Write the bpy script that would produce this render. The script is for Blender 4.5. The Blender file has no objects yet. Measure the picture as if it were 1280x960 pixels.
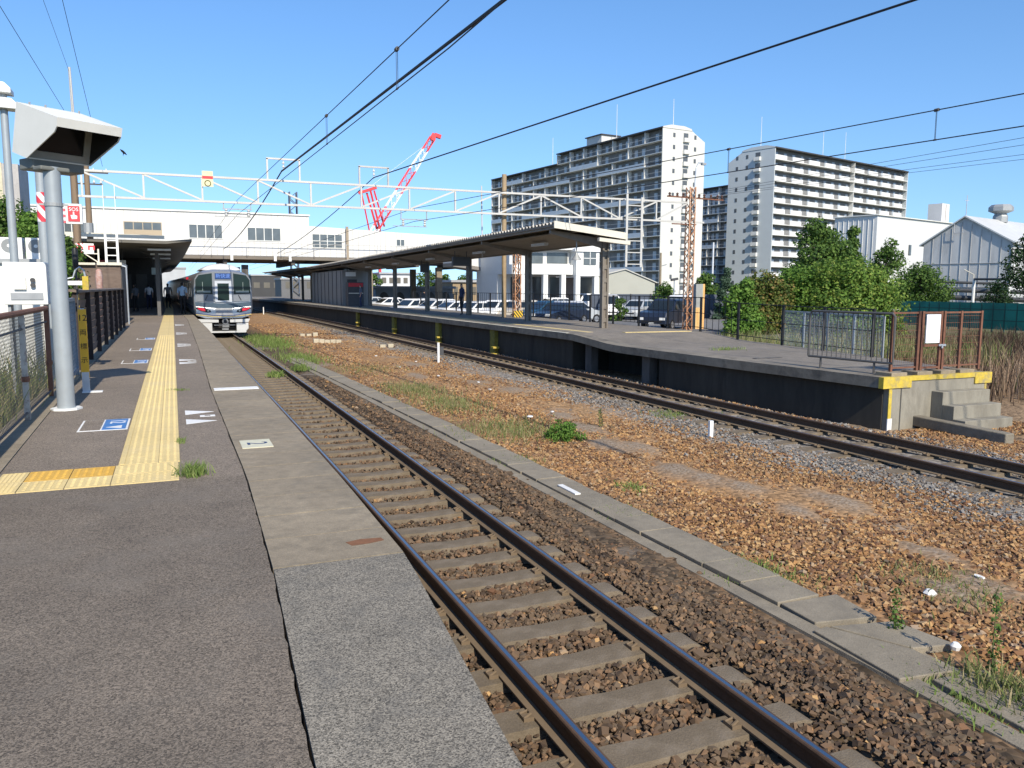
import bpy, bmesh, math, random
import numpy as np
from mathutils import Vector, Matrix, Euler
random.seed(7); rng = np.random.default_rng(7)
R = math.radians
scene = bpy.context.scene
COL = scene.collection

# ---------------------------------------------------------------- camera
FOC = 1000.0
CAM_H = 1.45
PITCH = math.atan(120 / FOC); YAW = math.atan(427 / math.hypot(FOC, 120)); ROLL = 0.004
_f = Vector((math.sin(YAW) * math.cos(PITCH), math.cos(YAW) * math.cos(PITCH), -math.sin(PITCH)))
_r = Vector((math.cos(YAW), -math.sin(YAW), 0)); _u = _r.cross(_f)
_R = math.cos(ROLL) * _r + math.sin(ROLL) * _u
_U = -math.sin(ROLL) * _r + math.cos(ROLL) * _u
cam_d = bpy.data.cameras.new('camera'); cam = bpy.data.objects.new('camera', cam_d); COL.objects.link(cam)
cam.matrix_world = Matrix(((_R.x, _U.x, -_f.x, 0), (_R.y, _U.y, -_f.y, 0), (_R.z, _U.z, -_f.z, CAM_H), (0, 0, 0, 1)))
cam_d.sensor_width = 36; cam_d.lens = 36 * FOC / 1280
cam_d.clip_start = 0.05; cam_d.clip_end = 6000
scene.camera = cam
EYE = Vector((0, 0, CAM_H))
def ray(px, py): return _f + (px - 640) / FOC * _R - (py - 480) / FOC * _U
def on_z(px, py, z):            # where the sight line of a photo pixel meets the level z
    d = ray(px, py); return EYE + d * ((z - CAM_H) / d.z)
def on_y(px, py, y):            # ... meets the upright plane across the tracks at distance y
    d = ray(px, py); return EYE + d * (y / d.y)
def at_d(px, py, d): return EYE + ray(px, py) * d

# ---------------------------------------------------------------- sky, sun, exposure
SUN_EL = 38.0
SUN_TRAVEL = Vector((0.02, 1.0, -math.tan(R(SUN_EL)))).normalized()
world = bpy.data.worlds.new("World"); scene.world = world; world.use_nodes = True
wn = world.node_tree.nodes; wl = world.node_tree.links
bg = wn['Background']
sky = wn.new('ShaderNodeTexSky'); sky.sky_type = 'NISHITA'; sky.sun_disc = False
sky.sun_elevation = R(SUN_EL); sky.sun_rotation = R(183); sky.altitude = 0
sky.air_density = 1.0; sky.dust_density = 0.3; sky.ozone_density = 3.0
hs = wn.new('ShaderNodeHueSaturation'); hs.inputs['Hue'].default_value = 0.504; hs.inputs['Saturation'].default_value = 1.2; wl.new(sky.outputs[0], hs.inputs['Color'])
wl.new(hs.outputs[0], bg.inputs[0]); bg.inputs[1].default_value = 0.15
stc = wn.new('ShaderNodeTexCoord'); smp = wn.new('ShaderNodeMapping'); smp.inputs['Scale'].default_value = (1, 1, 0.72); smp.inputs['Location'].default_value = (0, 0, 0.10)
wl.new(stc.outputs['Generated'], smp.inputs[0]); snm = wn.new('ShaderNodeVectorMath'); snm.operation = 'NORMALIZE'; wl.new(smp.outputs[0], snm.inputs[0]); wl.new(snm.outputs[0], sky.inputs[0])
sun_d = bpy.data.lights.new('sun', 'SUN'); sun_d.energy = 4.9; sun_d.angle = R(0.53); sun_d.color = (1.0, 0.92, 0.78)
sun = bpy.data.objects.new('sun', sun_d); COL.objects.link(sun)
sun.rotation_euler = SUN_TRAVEL.to_track_quat('-Z', 'Y').to_euler(); sun.location = (0, -20, 30)
scene.view_settings.view_transform = 'Standard'; scene.view_settings.look = 'None'
scene.view_settings.exposure = 0.32; scene.view_settings.gamma = 1.0
scene.view_settings.use_curve_mapping = False
scene.cycles.max_bounces = 6; scene.cycles.transparent_max_bounces = 12

# ---------------------------------------------------------------- materials
MATS = {}
def M(name, col, rough=0.7, metal=0.0, var=0.18, scale=6.0, big=0.6, bump=0.0, bscale=40.0, fleck=0.0, fscale=180.0,
      stain=None, stain_amt=0.5, stain_scale=1.2, stretch=(1, 1, 1), spec=0.4, emit=None, spots=None):
    """Weathered procedural paint/concrete/metal: two scales of noise over the base colour, optional stains, flecks and bump."""
    if name in MATS: return MATS[name]
    m = bpy.data.materials.new(name); m.use_nodes = True; MATS[name] = m
    nt = m.node_tree; N = nt.nodes; L = nt.links; b = N['Principled BSDF']
    b.inputs['Roughness'].default_value = rough; b.inputs['Metallic'].default_value = metal
    b.inputs['Specular IOR Level'].default_value = spec
    tc = N.new('ShaderNodeTexCoord'); mp = N.new('ShaderNodeMapping'); mp.inputs['Scale'].default_value = stretch
    L.new(tc.outputs['Object'], mp.inputs[0])
    n1 = N.new('ShaderNodeTexNoise'); n1.inputs['Scale'].default_value = scale; n1.inputs['Detail'].default_value = 5
    n1.inputs['Roughness'].default_value = 0.65; L.new(mp.outputs[0], n1.inputs['Vector'])
    n2 = N.new('ShaderNodeTexNoise'); n2.inputs['Scale'].default_value = big; n2.inputs['Detail'].default_value = 3; L.new(mp.outputs[0], n2.inputs['Vector'])
    ad = N.new('ShaderNodeMath'); ad.operation = 'ADD'; L.new(n1.outputs[0], ad.inputs[0]); L.new(n2.outputs[0], ad.inputs[1])
    mr = N.new('ShaderNodeMapRange'); mr.inputs[1].default_value = 0.65; mr.inputs[2].default_value = 1.35
    mr.inputs[3].default_value = 1 - var; mr.inputs[4].default_value = 1 + var; L.new(ad.outputs[0], mr.inputs[0])
    cur = mr.outputs[0]
    if fleck:
        vo = N.new('ShaderNodeTexVoronoi'); vo.inputs['Scale'].default_value = fscale; L.new(tc.outputs['Object'], vo.inputs['Vector'])
        sp = N.new('ShaderNodeSeparateColor'); L.new(vo.outputs['Color'], sp.inputs[0])
        m2 = N.new('ShaderNodeMapRange'); m2.inputs[3].default_value = 1 - fleck; m2.inputs[4].default_value = 1 + fleck; L.new(sp.outputs[0], m2.inputs[0])
        mu = N.new('ShaderNodeMath'); mu.operation = 'MULTIPLY'; L.new(cur, mu.inputs[0]); L.new(m2.outputs[0], mu.inputs[1]); cur = mu.outputs[0]
    vm = N.new('ShaderNodeVectorMath'); vm.operation = 'SCALE'; vm.inputs[0].default_value = col[:3]; L.new(cur, vm.inputs['Scale'])
    out = vm.outputs[0]
    if stain:
        n3 = N.new('ShaderNodeTexNoise'); n3.inputs['Scale'].default_value = stain_scale; n3.inputs['Detail'].default_value = 7; n3.inputs['Roughness'].default_value = 0.7
        L.new(mp.outputs[0], n3.inputs['Vector'])
        m3 = N.new('ShaderNodeMapRange'); m3.inputs[1].default_value = 0.5; m3.inputs[2].default_value = 0.68; m3.inputs[4].default_value = stain_amt; L.new(n3.outputs[0], m3.inputs[0])
        mx = N.new('ShaderNodeMix'); mx.data_type = 'RGBA'; L.new(m3.outputs[0], mx.inputs[0]); L.new(out, mx.inputs[6]); mx.inputs[7].default_value = (*stain, 1)
        out = mx.outputs[2]
    if spots:
        n5 = N.new('ShaderNodeTexNoise'); n5.inputs['Scale'].default_value = spots[1]; n5.inputs['Detail'].default_value = 3; L.new(tc.outputs['Object'], n5.inputs['Vector'])
        m6 = N.new('ShaderNodeMapRange'); m6.inputs[1].default_value = spots[2]; m6.inputs[2].default_value = spots[2] + .09; m6.inputs[4].default_value = spots[3]; L.new(n5.outputs[0], m6.inputs[0])
        mx5 = N.new('ShaderNodeMix'); mx5.data_type = 'RGBA'; L.new(m6.outputs[0], mx5.inputs[0]); L.new(out, mx5.inputs[6]); mx5.inputs[7].default_value = (*spots[0], 1); out = mx5.outputs[2]
    L.new(out, b.inputs['Base Color'])
    if bump:
        n4 = N.new('ShaderNodeTexNoise'); n4.inputs['Scale'].default_value = bscale; n4.inputs['Detail'].default_value = 4; L.new(mp.outputs[0], n4.inputs['Vector'])
        bp = N.new('ShaderNodeBump'); bp.inputs['Strength'].default_value = bump; bp.inputs['Distance'].default_value = 0.02
        L.new(n4.outputs[0], bp.inputs['Height']); L.new(bp.outputs[0], b.inputs['Normal'])
    if emit:
        b.inputs['Emission Color'].default_value = (*emit[0], 1); b.inputs['Emission Strength'].default_value = emit[1]
    return m

def island_mat(name, stops, rough=0.85, trans=0.0, dirt=None, dirt_amt=0.4):
    """A colour per separate stone or leaf, picked from a ramp."""
    if name in MATS: return MATS[name]
    m = bpy.data.materials.new(name); m.use_nodes = True; MATS[name] = m
    nt = m.node_tree; N = nt.nodes; L = nt.links; b = N['Principled BSDF']
    b.inputs['Roughness'].default_value = rough; b.inputs['Specular IOR Level'].default_value = 0.25
    g = N.new('ShaderNodeNewGeometry'); rp = N.new('ShaderNodeValToRGB')
    el = rp.color_ramp.elements
    while len(el) < len(stops): el.new(0.5)
    for e, (p, c) in zip(el, stops): e.position = p; e.color = (*c, 1)
    L.new(g.outputs['Random Per Island'], rp.inputs[0])
    out = rp.outputs[0]
    if dirt:
        tc = N.new('ShaderNodeTexCoord'); n3 = N.new('ShaderNodeTexNoise'); n3.inputs['Scale'].default_value = 0.9; n3.inputs['Detail'].default_value = 6
        L.new(tc.outputs['Object'], n3.inputs['Vector'])
        m3 = N.new('ShaderNodeMapRange'); m3.inputs[1].default_value = 0.42; m3.inputs[2].default_value = 0.62; m3.inputs[4].default_value = dirt_amt; L.new(n3.outputs[0], m3.inputs[0])
        mx = N.new('ShaderNodeMix'); mx.data_type = 'RGBA'; L.new(m3.outputs[0], mx.inputs[0]); L.new(out, mx.inputs[6]); mx.inputs[7].default_value = (*dirt, 1); out = mx.outputs[2]
    L.new(out, b.inputs['Base Color'])
    if trans:
        tr = N.new('ShaderNodeBsdfTranslucent'); L.new(out, tr.inputs[0]); ms = N.new('ShaderNodeMixShader'); ms.inputs[0].default_value = trans
        L.new(b.outputs[0], ms.inputs[1]); L.new(tr.outputs[0], ms.inputs[2]); L.new(ms.outputs[0], N['Material Output'].inputs[0])
    return m

def glass(name, col, rough=0.06, spec=0.8):
    if name in MATS: return MATS[name]
    m = bpy.data.materials.new(name); m.use_nodes = True; MATS[name] = m
    nt = m.node_tree; b = nt.nodes['Principled BSDF']
    n = nt.nodes.new('ShaderNodeTexNoise'); n.inputs['Scale'].default_value = 1.3
    mx = nt.nodes.new('ShaderNodeMix'); mx.data_type = 'RGBA'; mx.inputs[6].default_value = (*[c * .6 for c in col], 1); mx.inputs[7].default_value = (*[c * 1.4 for c in col], 1)
    tc = nt.nodes.new('ShaderNodeTexCoord'); nt.links.new(tc.outputs['Object'], n.inputs['Vector'])
    nt.links.new(n.outputs[0], mx.inputs[0]); nt.links.new(mx.outputs[2], b.inputs['Base Color'])
    b.inputs['Roughness'].default_value = rough; b.inputs['Specular IOR Level'].default_value = spec
    return m

# ---------------------------------------------------------------- mesh helpers
class MB:
    def __init__(s): s.v = []; s.f = []; s.mi = []
    def add(s, vs, fs, mi=0):
        o = len(s.v); s.v += [tuple(v) for v in vs]; s.f += [tuple(i + o for i in f) for f in fs]; s.mi += [mi] * len(fs); return s
    def box(s, x0, x1, y0, y1, z0, z1, mi=0):
        return s.add([(x0, y0, z0), (x1, y0, z0), (x1, y1, z0), (x0, y1, z0), (x0, y0, z1), (x1, y0, z1), (x1, y1, z1), (x0, y1, z1)],
                     [(0, 3, 2, 1), (4, 5, 6, 7), (0, 1, 5, 4), (1, 2, 6, 5), (2, 3, 7, 6), (3, 0, 4, 7)], mi)
    def bar(s, p, q, w, h=None, mi=0, up=(0, 0, 1)):
        """Box beam from p to q, w wide and h deep."""
        p = Vector(p); q = Vector(q); h = h or w; d = (q - p).normalized(); up = Vector(up)
        if abs(d.dot(up)) > 0.98: up = Vector((0, 1, 0))
        a = d.cross(up).normalized() * w / 2; b = a.cross(d).normalized() * h / 2
        vs = [e + i * a + j * b for e in (p, q) for i, j in ((-1, -1), (1, -1), (1, 1), (-1, 1))]
        return s.add(vs, [(0, 1, 2, 3), (7, 6, 5, 4), (0, 4, 5, 1), (1, 5, 6, 2), (2, 6, 7, 3), (3, 7, 4, 0)], mi)
    def tube(s, p, q, r0, r1=None, n=8, mi=0, cap=True):
        p = Vector(p); q = Vector(q); r1 = r0 if r1 is None else r1; d = (q - p).normalized()
        a = d.orthogonal().normalized(); b = d.cross(a)
        vs = [e + r * (math.cos(2 * math.pi * k / n) * a + math.sin(2 * math.pi * k / n) * b) for e, r in ((p, r0), (q, r1)) for k in range(n)]
        fs = [(k, (k + 1) % n, n + (k + 1) % n, n + k) for k in range(n)]
        if cap: fs += [tuple(range(n - 1, -1, -1)), tuple(range(n, 2 * n))]
        return s.add(vs, fs, mi)
    def path(s, pts, r, n=6, mi=0):
        pts = [Vector(p) for p in pts]; vs = []
        rr = r if isinstance(r, (list, tuple)) else [r] * len(pts)
        a0 = None
        for i, p in enumerate(pts):
            d = (pts[min(i + 1, len(pts) - 1)] - pts[max(i - 1, 0)]).normalized()
            a = d.orthogonal().normalized() if a0 is None else (a0 - d * a0.dot(d)).normalized()
            a0 = a; b = d.cross(a)
            vs += [p + rr[i] * (math.cos(2 * math.pi * k / n) * a + math.sin(2 * math.pi * k / n) * b) for k in range(n)]
        fs = [(i * n + k, i * n + (k + 1) % n, (i + 1) * n + (k + 1) % n, (i + 1) * n + k) for i in range(len(pts) - 1) for k in range(n)]
        fs += [tuple(range(n - 1, -1, -1)), tuple(range((len(pts) - 1) * n, len(pts) * n))]
        return s.add(vs, fs, mi)
    def poly(s, pts, mi=0): return s.add(pts, [tuple(range(len(pts)))], mi)
    def prism(s, pts, off, mi=0):
        """A flat outline (3D points) pushed along off."""
        n = len(pts); off = Vector(off); pts = [Vector(p) for p in pts]
        return s.add(pts + [p + off for p in pts], [tuple(range(n - 1, -1, -1)), tuple(range(n, 2 * n))] + [(k, (k + 1) % n, n + (k + 1) % n, n + k) for k in range(n)], mi)
    def lathe(s, prof, c=(0, 0, 0), n=12, mi=0):
        c = Vector(c); vs = [c + Vector((r * math.cos(2 * math.pi * k / n), r * math.sin(2 * math.pi * k / n), z)) for r, z in prof for k in range(n)]
        fs = [(i * n + k, i * n + (k + 1) % n, (i + 1) * n + (k + 1) % n, (i + 1) * n + k) for i in range(len(prof) - 1) for k in range(n)]
        fs += [tuple(range(n - 1, -1, -1)), tuple(range((len(prof) - 1) * n, len(prof) * n))]
        return s.add(vs, fs, mi)
    def sweep(s, sections, mi=0, cap=True):
        """Skin a list of equal-length closed outlines."""
        n = len(sections[0]); vs = [p for sec in sections for p in sec]
        fs = [(i * n + k, i * n + (k + 1) % n, (i + 1) * n + (k + 1) % n, (i + 1) * n + k) for i in range(len(sections) - 1) for k in range(n)]
        if cap: fs += [tuple(range(n - 1, -1, -1)), tuple(range((len(sections) - 1) * n, len(sections) * n))]
        return s.add(vs, fs, mi)
    def mesh(s, name, mats, smooth=False, fix=True):
        me = bpy.data.meshes.new(name); me.from_pydata(s.v, [], s.f)
        for m in (mats if isinstance(mats, (list, tuple)) else [mats]): me.materials.append(m)
        me.polygons.foreach_set('material_index', s.mi)
        if fix:
            bm = bmesh.new(); bm.from_mesh(me); bmesh.ops.recalc_face_normals(bm, faces=bm.faces); bm.to_mesh(me); bm.free()
        if smooth:
            me.polygons.foreach_set('use_smooth', [True] * len(me.polygons))
            try: me.set_sharp_from_angle(angle=R(38))
            except Exception: pass
        me.update(); return me
    def build(s, name, mats, parent=None, smooth=False, world=True, bevel=0.0, fix=True):
        return link(name, s.mesh(name, mats, smooth, fix), parent, world, bevel)

def wloc(o):
    v = Vector((0, 0, 0))
    while o is not None: v = v + o.location; o = o.parent
    return v
def link(name, me, parent=None, world=True, bevel=0.0):
    o = bpy.data.objects.new(name, me); COL.objects.link(o)
    if parent is not None:
        o.parent = parent
        if world: o.location = -wloc(parent)
    if bevel:
        b = o.modifiers.new('bevel', 'BEVEL'); b.width = bevel; b.segments = 2; b.limit_method = 'ANGLE'; b.angle_limit = R(40)
    return o
def tag(o, label=None, cat=None, group=None, kind=None):
    if label: o['label'] = label
    if cat: o['category'] = cat
    if group: o['group'] = group
    if kind: o['kind'] = kind
    return o
def thing(name, label, cat, loc=(0, 0, 0), group=None, rz=0.0):
    o = bpy.data.objects.new(name, None); COL.objects.link(o); o.location = loc; o.rotation_euler.z = rz
    o.empty_display_size = 0.2
    return tag(o, label, cat, group)
def struct(name, mb, mats, parent=None, **k):
    o = mb.build(name, mats, parent, **k)
    if parent is None: o['kind'] = 'structure'
    return o
def copy_tree(o, parent=None):
    c = o.copy(); COL.objects.link(c)
    if parent is not None: c.parent = parent
    for ch in list(o.children): copy_tree(ch, c)
    return c
def text_mesh(body, size, mat, depth=0.002, align='CENTER'):
    cu = bpy.data.curves.new('lettering', 'FONT'); cu.body = body; cu.size = size; cu.extrude = depth; cu.align_x = align; cu.align_y = 'CENTER'
    cu.resolution_u = 3
    o = bpy.data.objects.new('lettering', cu); COL.objects.link(o)
    dg = bpy.context.evaluated_depsgraph_get(); me = bpy.data.meshes.new_from_object(o.evaluated_get(dg))
    bpy.data.objects.remove(o); me.materials.clear(); me.materials.append(mat); return me
def text(body, size, mat, parent, origin, right, up, name='lettering', depth=0.002):
    """Lettering lying in the plane of right and up, its middle at origin (world)."""
    me = text_mesh(body, size, mat, depth); x = Vector(right).normalized(); y = Vector(up).normalized(); z = x.cross(y)
    me.transform(Matrix(((x.x, y.x, z.x, origin[0]), (x.y, y.y, z.y, origin[1]), (x.z, y.z, z.z, origin[2]), (0, 0, 0, 1))))
    return link(name, me, parent)
def np_mesh(name, V, F, mat, smooth=False):
    """Fast mesh from arrays; F is (n,k)."""
    me = bpy.data.meshes.new(name); k = F.shape[1]
    me.vertices.add(len(V)); me.vertices.foreach_set('co', V.astype(np.float32).ravel())
    me.loops.add(F.size); me.loops.foreach_set('vertex_index', F.astype(np.int32).ravel())
    me.polygons.add(len(F)); me.polygons.foreach_set('loop_start', np.arange(0, F.size, k, dtype=np.int32))
    me.polygons.foreach_set('loop_total', np.full(len(F), k, dtype=np.int32))
    me.materials.append(mat); me.update(calc_edges=True); me.validate(); me.polygons.foreach_set('use_smooth', [smooth] * len(me.polygons)); return me
def rand_rot(n):
    q = rng.normal(size=(n, 4)); q /= np.linalg.norm(q, axis=1)[:, None]; w, x, y, z = q.T
    return np.stack([np.stack([1 - 2 * (y * y + z * z), 2 * (x * y - z * w), 2 * (x * z + y * w)], -1),
                     np.stack([2 * (x * y + z * w), 1 - 2 * (x * x + z * z), 2 * (y * z - x * w)], -1),
                     np.stack([2 * (x * z - y * w), 2 * (y * z + x * w), 1 - 2 * (x * x + y * y)], -1)], 1)
# gently curving tracks
def c1(y): return 2.59 - 0.00013 * max(0.0, y - 6) ** 2
def c2(y): return 10.67 - 0.0003 * max(0.0, y - 25) ** 2
RAIL_Z = -1.05; SLP_Z = -1.21; BED_Z = -1.25
# ================================================================= SETTING
concrete = M('concrete', (0.240, 0.196, 0.136), 0.85, var=0.3, scale=9, big=1.1, bump=0.25, bscale=90, fleck=0.18, fscale=260, stain=(0.12, 0.105, 0.08), stain_amt=0.55, stain_scale=2.2, spots=((.17, .08, .04), 1.1, .735, .7))
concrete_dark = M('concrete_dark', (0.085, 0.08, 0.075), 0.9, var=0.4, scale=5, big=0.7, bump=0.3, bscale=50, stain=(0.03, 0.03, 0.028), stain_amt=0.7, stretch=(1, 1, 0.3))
asphalt_old = M('asphalt_old', (0.208, 0.168, 0.128), 0.9, var=0.16, scale=3.0, big=0.45, bump=0.5, bscale=240, fleck=0.5, fscale=150)
asphalt_new = M('asphalt_new', (0.165, 0.133, 0.100), 0.9, var=0.24, scale=2.2, big=0.5, bump=0.5, bscale=260, fleck=0.6, fscale=170, stain=(0.185, 0.16, 0.13), stain_amt=0.65, stain_scale=0.8, spots=((.21, .115, .07), 3.2, .70, .6))
granite = M('granite', (0.20, 0.176, 0.138), 0.85, var=0.2, scale=6, bump=0.35, bscale=200, fleck=0.7, fscale=190, stain=(0.10, 0.095, 0.085), stain_amt=0.4, stain_scale=5)
yellow_pale = M('tactile_pale', (0.60, 0.465, 0.21), 0.75, var=0.10, scale=7, big=1.0, fleck=0.10, fscale=120, stain=(0.50, 0.42, 0.28), stain_amt=0.28)
yellow_deep = M('tactile_deep', (0.58, 0.34, 0.06), 0.75, var=0.14, scale=8, fleck=0.12, stain=(0.4, 0.3, 0.15), stain_amt=0.35)
yellow_paint = M('yellow_paint', (0.50, 0.37, 0.05), 0.75, var=0.3, scale=12, stain=(0.24, 0.21, 0.14), stain_amt=0.9, stain_scale=4)
white_paint = M('white_paint', (0.72, 0.71, 0.68), 0.6, var=0.12, scale=14, stain=(0.4, 0.38, 0.34), stain_amt=0.4, stain_scale=6)
blue_paint = M('blue_paint', (0.05, 0.17, 0.42), 0.6, var=0.15, scale=14, stain=(0.2, 0.25, 0.3), stain_amt=0.3, stain_scale=8)
white_metal = M('white_metal', (0.72, 0.72, 0.69), 0.45, var=0.06, scale=5, stain=(0.5, 0.48, 0.42), stain_amt=0.25)
grey_metal = M('grey_metal', (0.33, 0.34, 0.34), 0.5, 0.3, var=0.12, scale=8, stain=(0.2, 0.19, 0.18), stain_amt=0.3)
galv = M('galvanised', (0.46, 0.49, 0.52), 0.45, 0.55, var=0.13, scale=10, stain=(0.3, 0.3, 0.3), stain_amt=0.3)
black_metal = M('black_metal', (0.02, 0.02, 0.022), 0.5, 0.2, var=0.2)
dark_grey = M('dark_grey', (0.06, 0.06, 0.062), 0.6, var=0.2)
rust_rail = M('rust_rail', (0.085, 0.05, 0.03), 0.75, 0.1, var=0.3, scale=14, bump=0.15, bscale=60)
rail_top = M('rail_top', (0.36, 0.34, 0.34), 0.3, 1.0, var=0.08, scale=4, stretch=(1, 0.1, 1))
rail_foot = M('rail_foot', (0.155, 0.112, 0.070), 0.9, var=0.2, scale=9)
sleeper_m = M('sleeper_concrete', (0.145, 0.113, 0.076), 0.9, var=0.22, scale=7, big=1.2, bump=0.3, bscale=80, fleck=0.15, stain=(0.24, 0.2, 0.155), stain_amt=0.4, stain_scale=4)
trough_m = M('trough_concrete', (0.225, 0.192, 0.142), 0.88, var=0.2, scale=8, big=1.3, bump=0.25, bscale=90, fleck=0.15, stain=(0.12, 0.105, 0.085), stain_amt=0.4, stain_scale=2.5)
rust_m = M('rusty_steel', (0.17, 0.075, 0.045), 0.8, var=0.35, scale=18, stain=(0.09, 0.045, 0.03), stain_amt=0.6, stain_scale=7)
wood_m = M('weathered_wood', (0.17, 0.115, 0.075), 0.85, var=0.3, scale=6, stretch=(6, 6, 0.6), bump=0.2)
insul = M('porcelain', (0.6, 0.6, 0.58), 0.25, var=0.05)
cable_m = M('cable', (0.02, 0.022, 0.03), 0.6, var=0.2)

# ground out to the horizon
def ground_mat():
    m = bpy.data.materials.new('ground'); m.use_nodes = True; nt = m.node_tree; N = nt.nodes; L = nt.links; b = N['Principled BSDF']
    b.inputs['Roughness'].default_value = 0.95; b.inputs['Specular IOR Level'].default_value = 0.1
    tc = N.new('ShaderNodeTexCoord'); n = N.new('ShaderNodeTexNoise'); n.inputs['Scale'].default_value = 0.4; n.inputs['Detail'].default_value = 9
    L.new(tc.outputs['Object'], n.inputs['Vector']); rp = N.new('ShaderNodeValToRGB'); e = rp.color_ramp.elements
    e[0].position = 0.35; e[0].color = (0.16, 0.13, 0.08, 1); e[1].position = 0.65; e[1].color = (0.10, 0.12, 0.05, 1)
    L.new(n.outputs[0], rp.inputs[0]); L.new(rp.outputs[0], b.inputs['Base Color']); return m
g = MB(); g.poly([(-3000, -3000, -1.4), (3000, -3000, -1.4), (3000, 3000, -1.4), (-3000, 3000, -1.4)])
struct('ground', g, ground_mat())

# the ballast bed: one uneven sheet under the stones, brown by the first track, orange in the middle, grey along the second track
def bed_mat():
    m = bpy.data.materials.new('bed'); m.use_nodes = True; nt = m.node_tree; N = nt.nodes; L = nt.links; b = N['Principled BSDF']
    b.inputs['Roughness'].default_value = 0.95; b.inputs['Specular IOR Level'].default_value = 0.15
    tc = N.new('ShaderNodeTexCoord'); sx = N.new('ShaderNodeSeparateXYZ'); L.new(tc.outputs['Object'], sx.inputs[0])
    nz = N.new('ShaderNodeTexNoise'); nz.inputs['Scale'].default_value = 0.7; nz.inputs['Detail'].default_value = 8; L.new(tc.outputs['Object'], nz.inputs['Vector'])
    ma = N.new('ShaderNodeMath'); ma.operation = 'MULTIPLY_ADD'; ma.inputs[1].default_value = 1.5; L.new(nz.outputs[0], ma.inputs[0]); L.new(sx.outputs[0], ma.inputs[2])
    mr = N.new('ShaderNodeMapRange'); mr.inputs[1].default_value = 0.0; mr.inputs[2].default_value = 20.0; L.new(ma.outputs[0], mr.inputs[0])
    rp = N.new('ShaderNodeValToRGB'); L.new(mr.outputs[0], rp.inputs[0]); el = rp.color_ramp.elements
    stops = [(0.0, (0.09, 0.065, 0.042)), (0.255, (0.095, 0.068, 0.043)), (0.30, (0.26, 0.15, 0.075)), (0.46, (0.31, 0.19, 0.095)), (0.50, (0.215, 0.19, 0.16)), (0.62, (0.20, 0.18, 0.155)), (0.70, (0.22, 0.15, 0.09)), (1.0, (0.22, 0.15, 0.09))]
    while len(el) < len(stops): el.new(0.5)
    for e, (p, c) in zip(el, stops): e.position = p; e.color = (*c, 1)
    vo = N.new('ShaderNodeTexVoronoi'); vo.inputs['Scale'].default_value = 17; L.new(tc.outputs['Object'], vo.inputs['Vector'])
    sc = N.new('ShaderNodeSeparateColor'); L.new(vo.outputs['Color'], sc.inputs[0])
    m2 = N.new('ShaderNodeMapRange'); m2.inputs[3].default_value = 0.45; m2.inputs[4].default_value = 1.5; L.new(sc.outputs[1], m2.inputs[0])
    vm = N.new('ShaderNodeVectorMath'); vm.operation = 'SCALE'; L.new(rp.outputs[0], vm.inputs[0]); L.new(m2.outputs[0], vm.inputs['Scale'])
    n3 = N.new('ShaderNodeTexNoise'); n3.inputs['Scale'].default_value = 0.55; n3.inputs['Detail'].default_value = 9; L.new(tc.outputs['Object'], n3.inputs['Vector'])
    m3 = N.new('ShaderNodeMapRange'); m3.inputs[1].default_value = 0.58; m3.inputs[2].default_value = 0.68; m3.inputs[4].default_value = 0.55; L.new(n3.outputs[0], m3.inputs[0])
    mx = N.new('ShaderNodeMix'); mx.data_type = 'RGBA'; L.new(m3.outputs[0], mx.inputs[0]); L.new(vm.outputs[0], mx.inputs[6]); mx.inputs[7].default_value = (0.25, 0.215, 0.18, 1)
    an = N.new('ShaderNodeAttribute'); an.attribute_name = 'sand'; m5 = N.new('ShaderNodeMapRange'); m5.inputs[1].default_value = .12; m5.inputs[2].default_value = .85; L.new(an.outputs['Fac'], m5.inputs[0])
    n6 = N.new('ShaderNodeTexNoise'); n6.inputs['Scale'].default_value = 30; n6.inputs['Detail'].default_value = 6; L.new(tc.outputs['Object'], n6.inputs['Vector']); r6 = N.new('ShaderNodeValToRGB'); r6.color_ramp.elements[0].position = .35; r6.color_ramp.elements[0].color = (.17, .115, .07, 1); r6.color_ramp.elements[1].position = .65; r6.color_ramp.elements[1].color = (.33, .265, .20, 1); L.new(n6.outputs[0], r6.inputs[0])
    mx2 = N.new('ShaderNodeMix'); mx2.data_type = 'RGBA'; L.new(m5.outputs[0], mx2.inputs[0]); L.new(mx.outputs[2], mx2.inputs[6]); L.new(r6.outputs[0], mx2.inputs[7])
    L.new(mx2.outputs[2], b.inputs['Base Color'])
    bp = N.new('ShaderNodeBump'); bp.inputs['Strength'].default_value = 0.55; bp.inputs['Distance'].default_value = 0.02; bp.invert = True
    L.new(vo.outputs['Distance'], bp.inputs['Height']); L.new(bp.outputs[0], b.inputs['Normal']); return m
BEDM = bed_mat()
xs = np.concatenate([np.arange(0.7, 13, 0.16), np.arange(13, 42, 0.5)]); ys = np.concatenate([np.arange(0.5, 20, 0.2), np.arange(20, 160, 0.8)])
X, Y = np.meshgrid(xs, ys); Z = np.full_like(X, BED_Z) + rng.normal(0, 0.008, X.shape)
Z += 0.02 * np.sin(X * 1.7 + Y * 0.6) * np.sin(Y * 0.9 - X * 0.4) - 0.01
Z -= 0.03 * ((X < 3.7) & (X > 1.5))
SANDS = [(on_z(a, c, BED_Z), s) for a, c, s in ((845, 588, .8), (880, 598, .6), (760, 556, .9), (730, 535, 1), (800, 560, .7), (700, 520, .8), (640, 488, .9), (600, 478, 1), (565, 470, .9), (520, 455, 1), (490, 446, 1), (455, 437, 1.1), (430, 425, 1.2), (400, 412, 1.2), (372, 402, 1.2), (350, 396, 1.2), (1050, 628, .7), (1000, 640, .5), (1190, 742, .5), (1230, 735, .5), (1160, 690, .5), (930, 610, .6), (520, 470, 1))]
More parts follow.
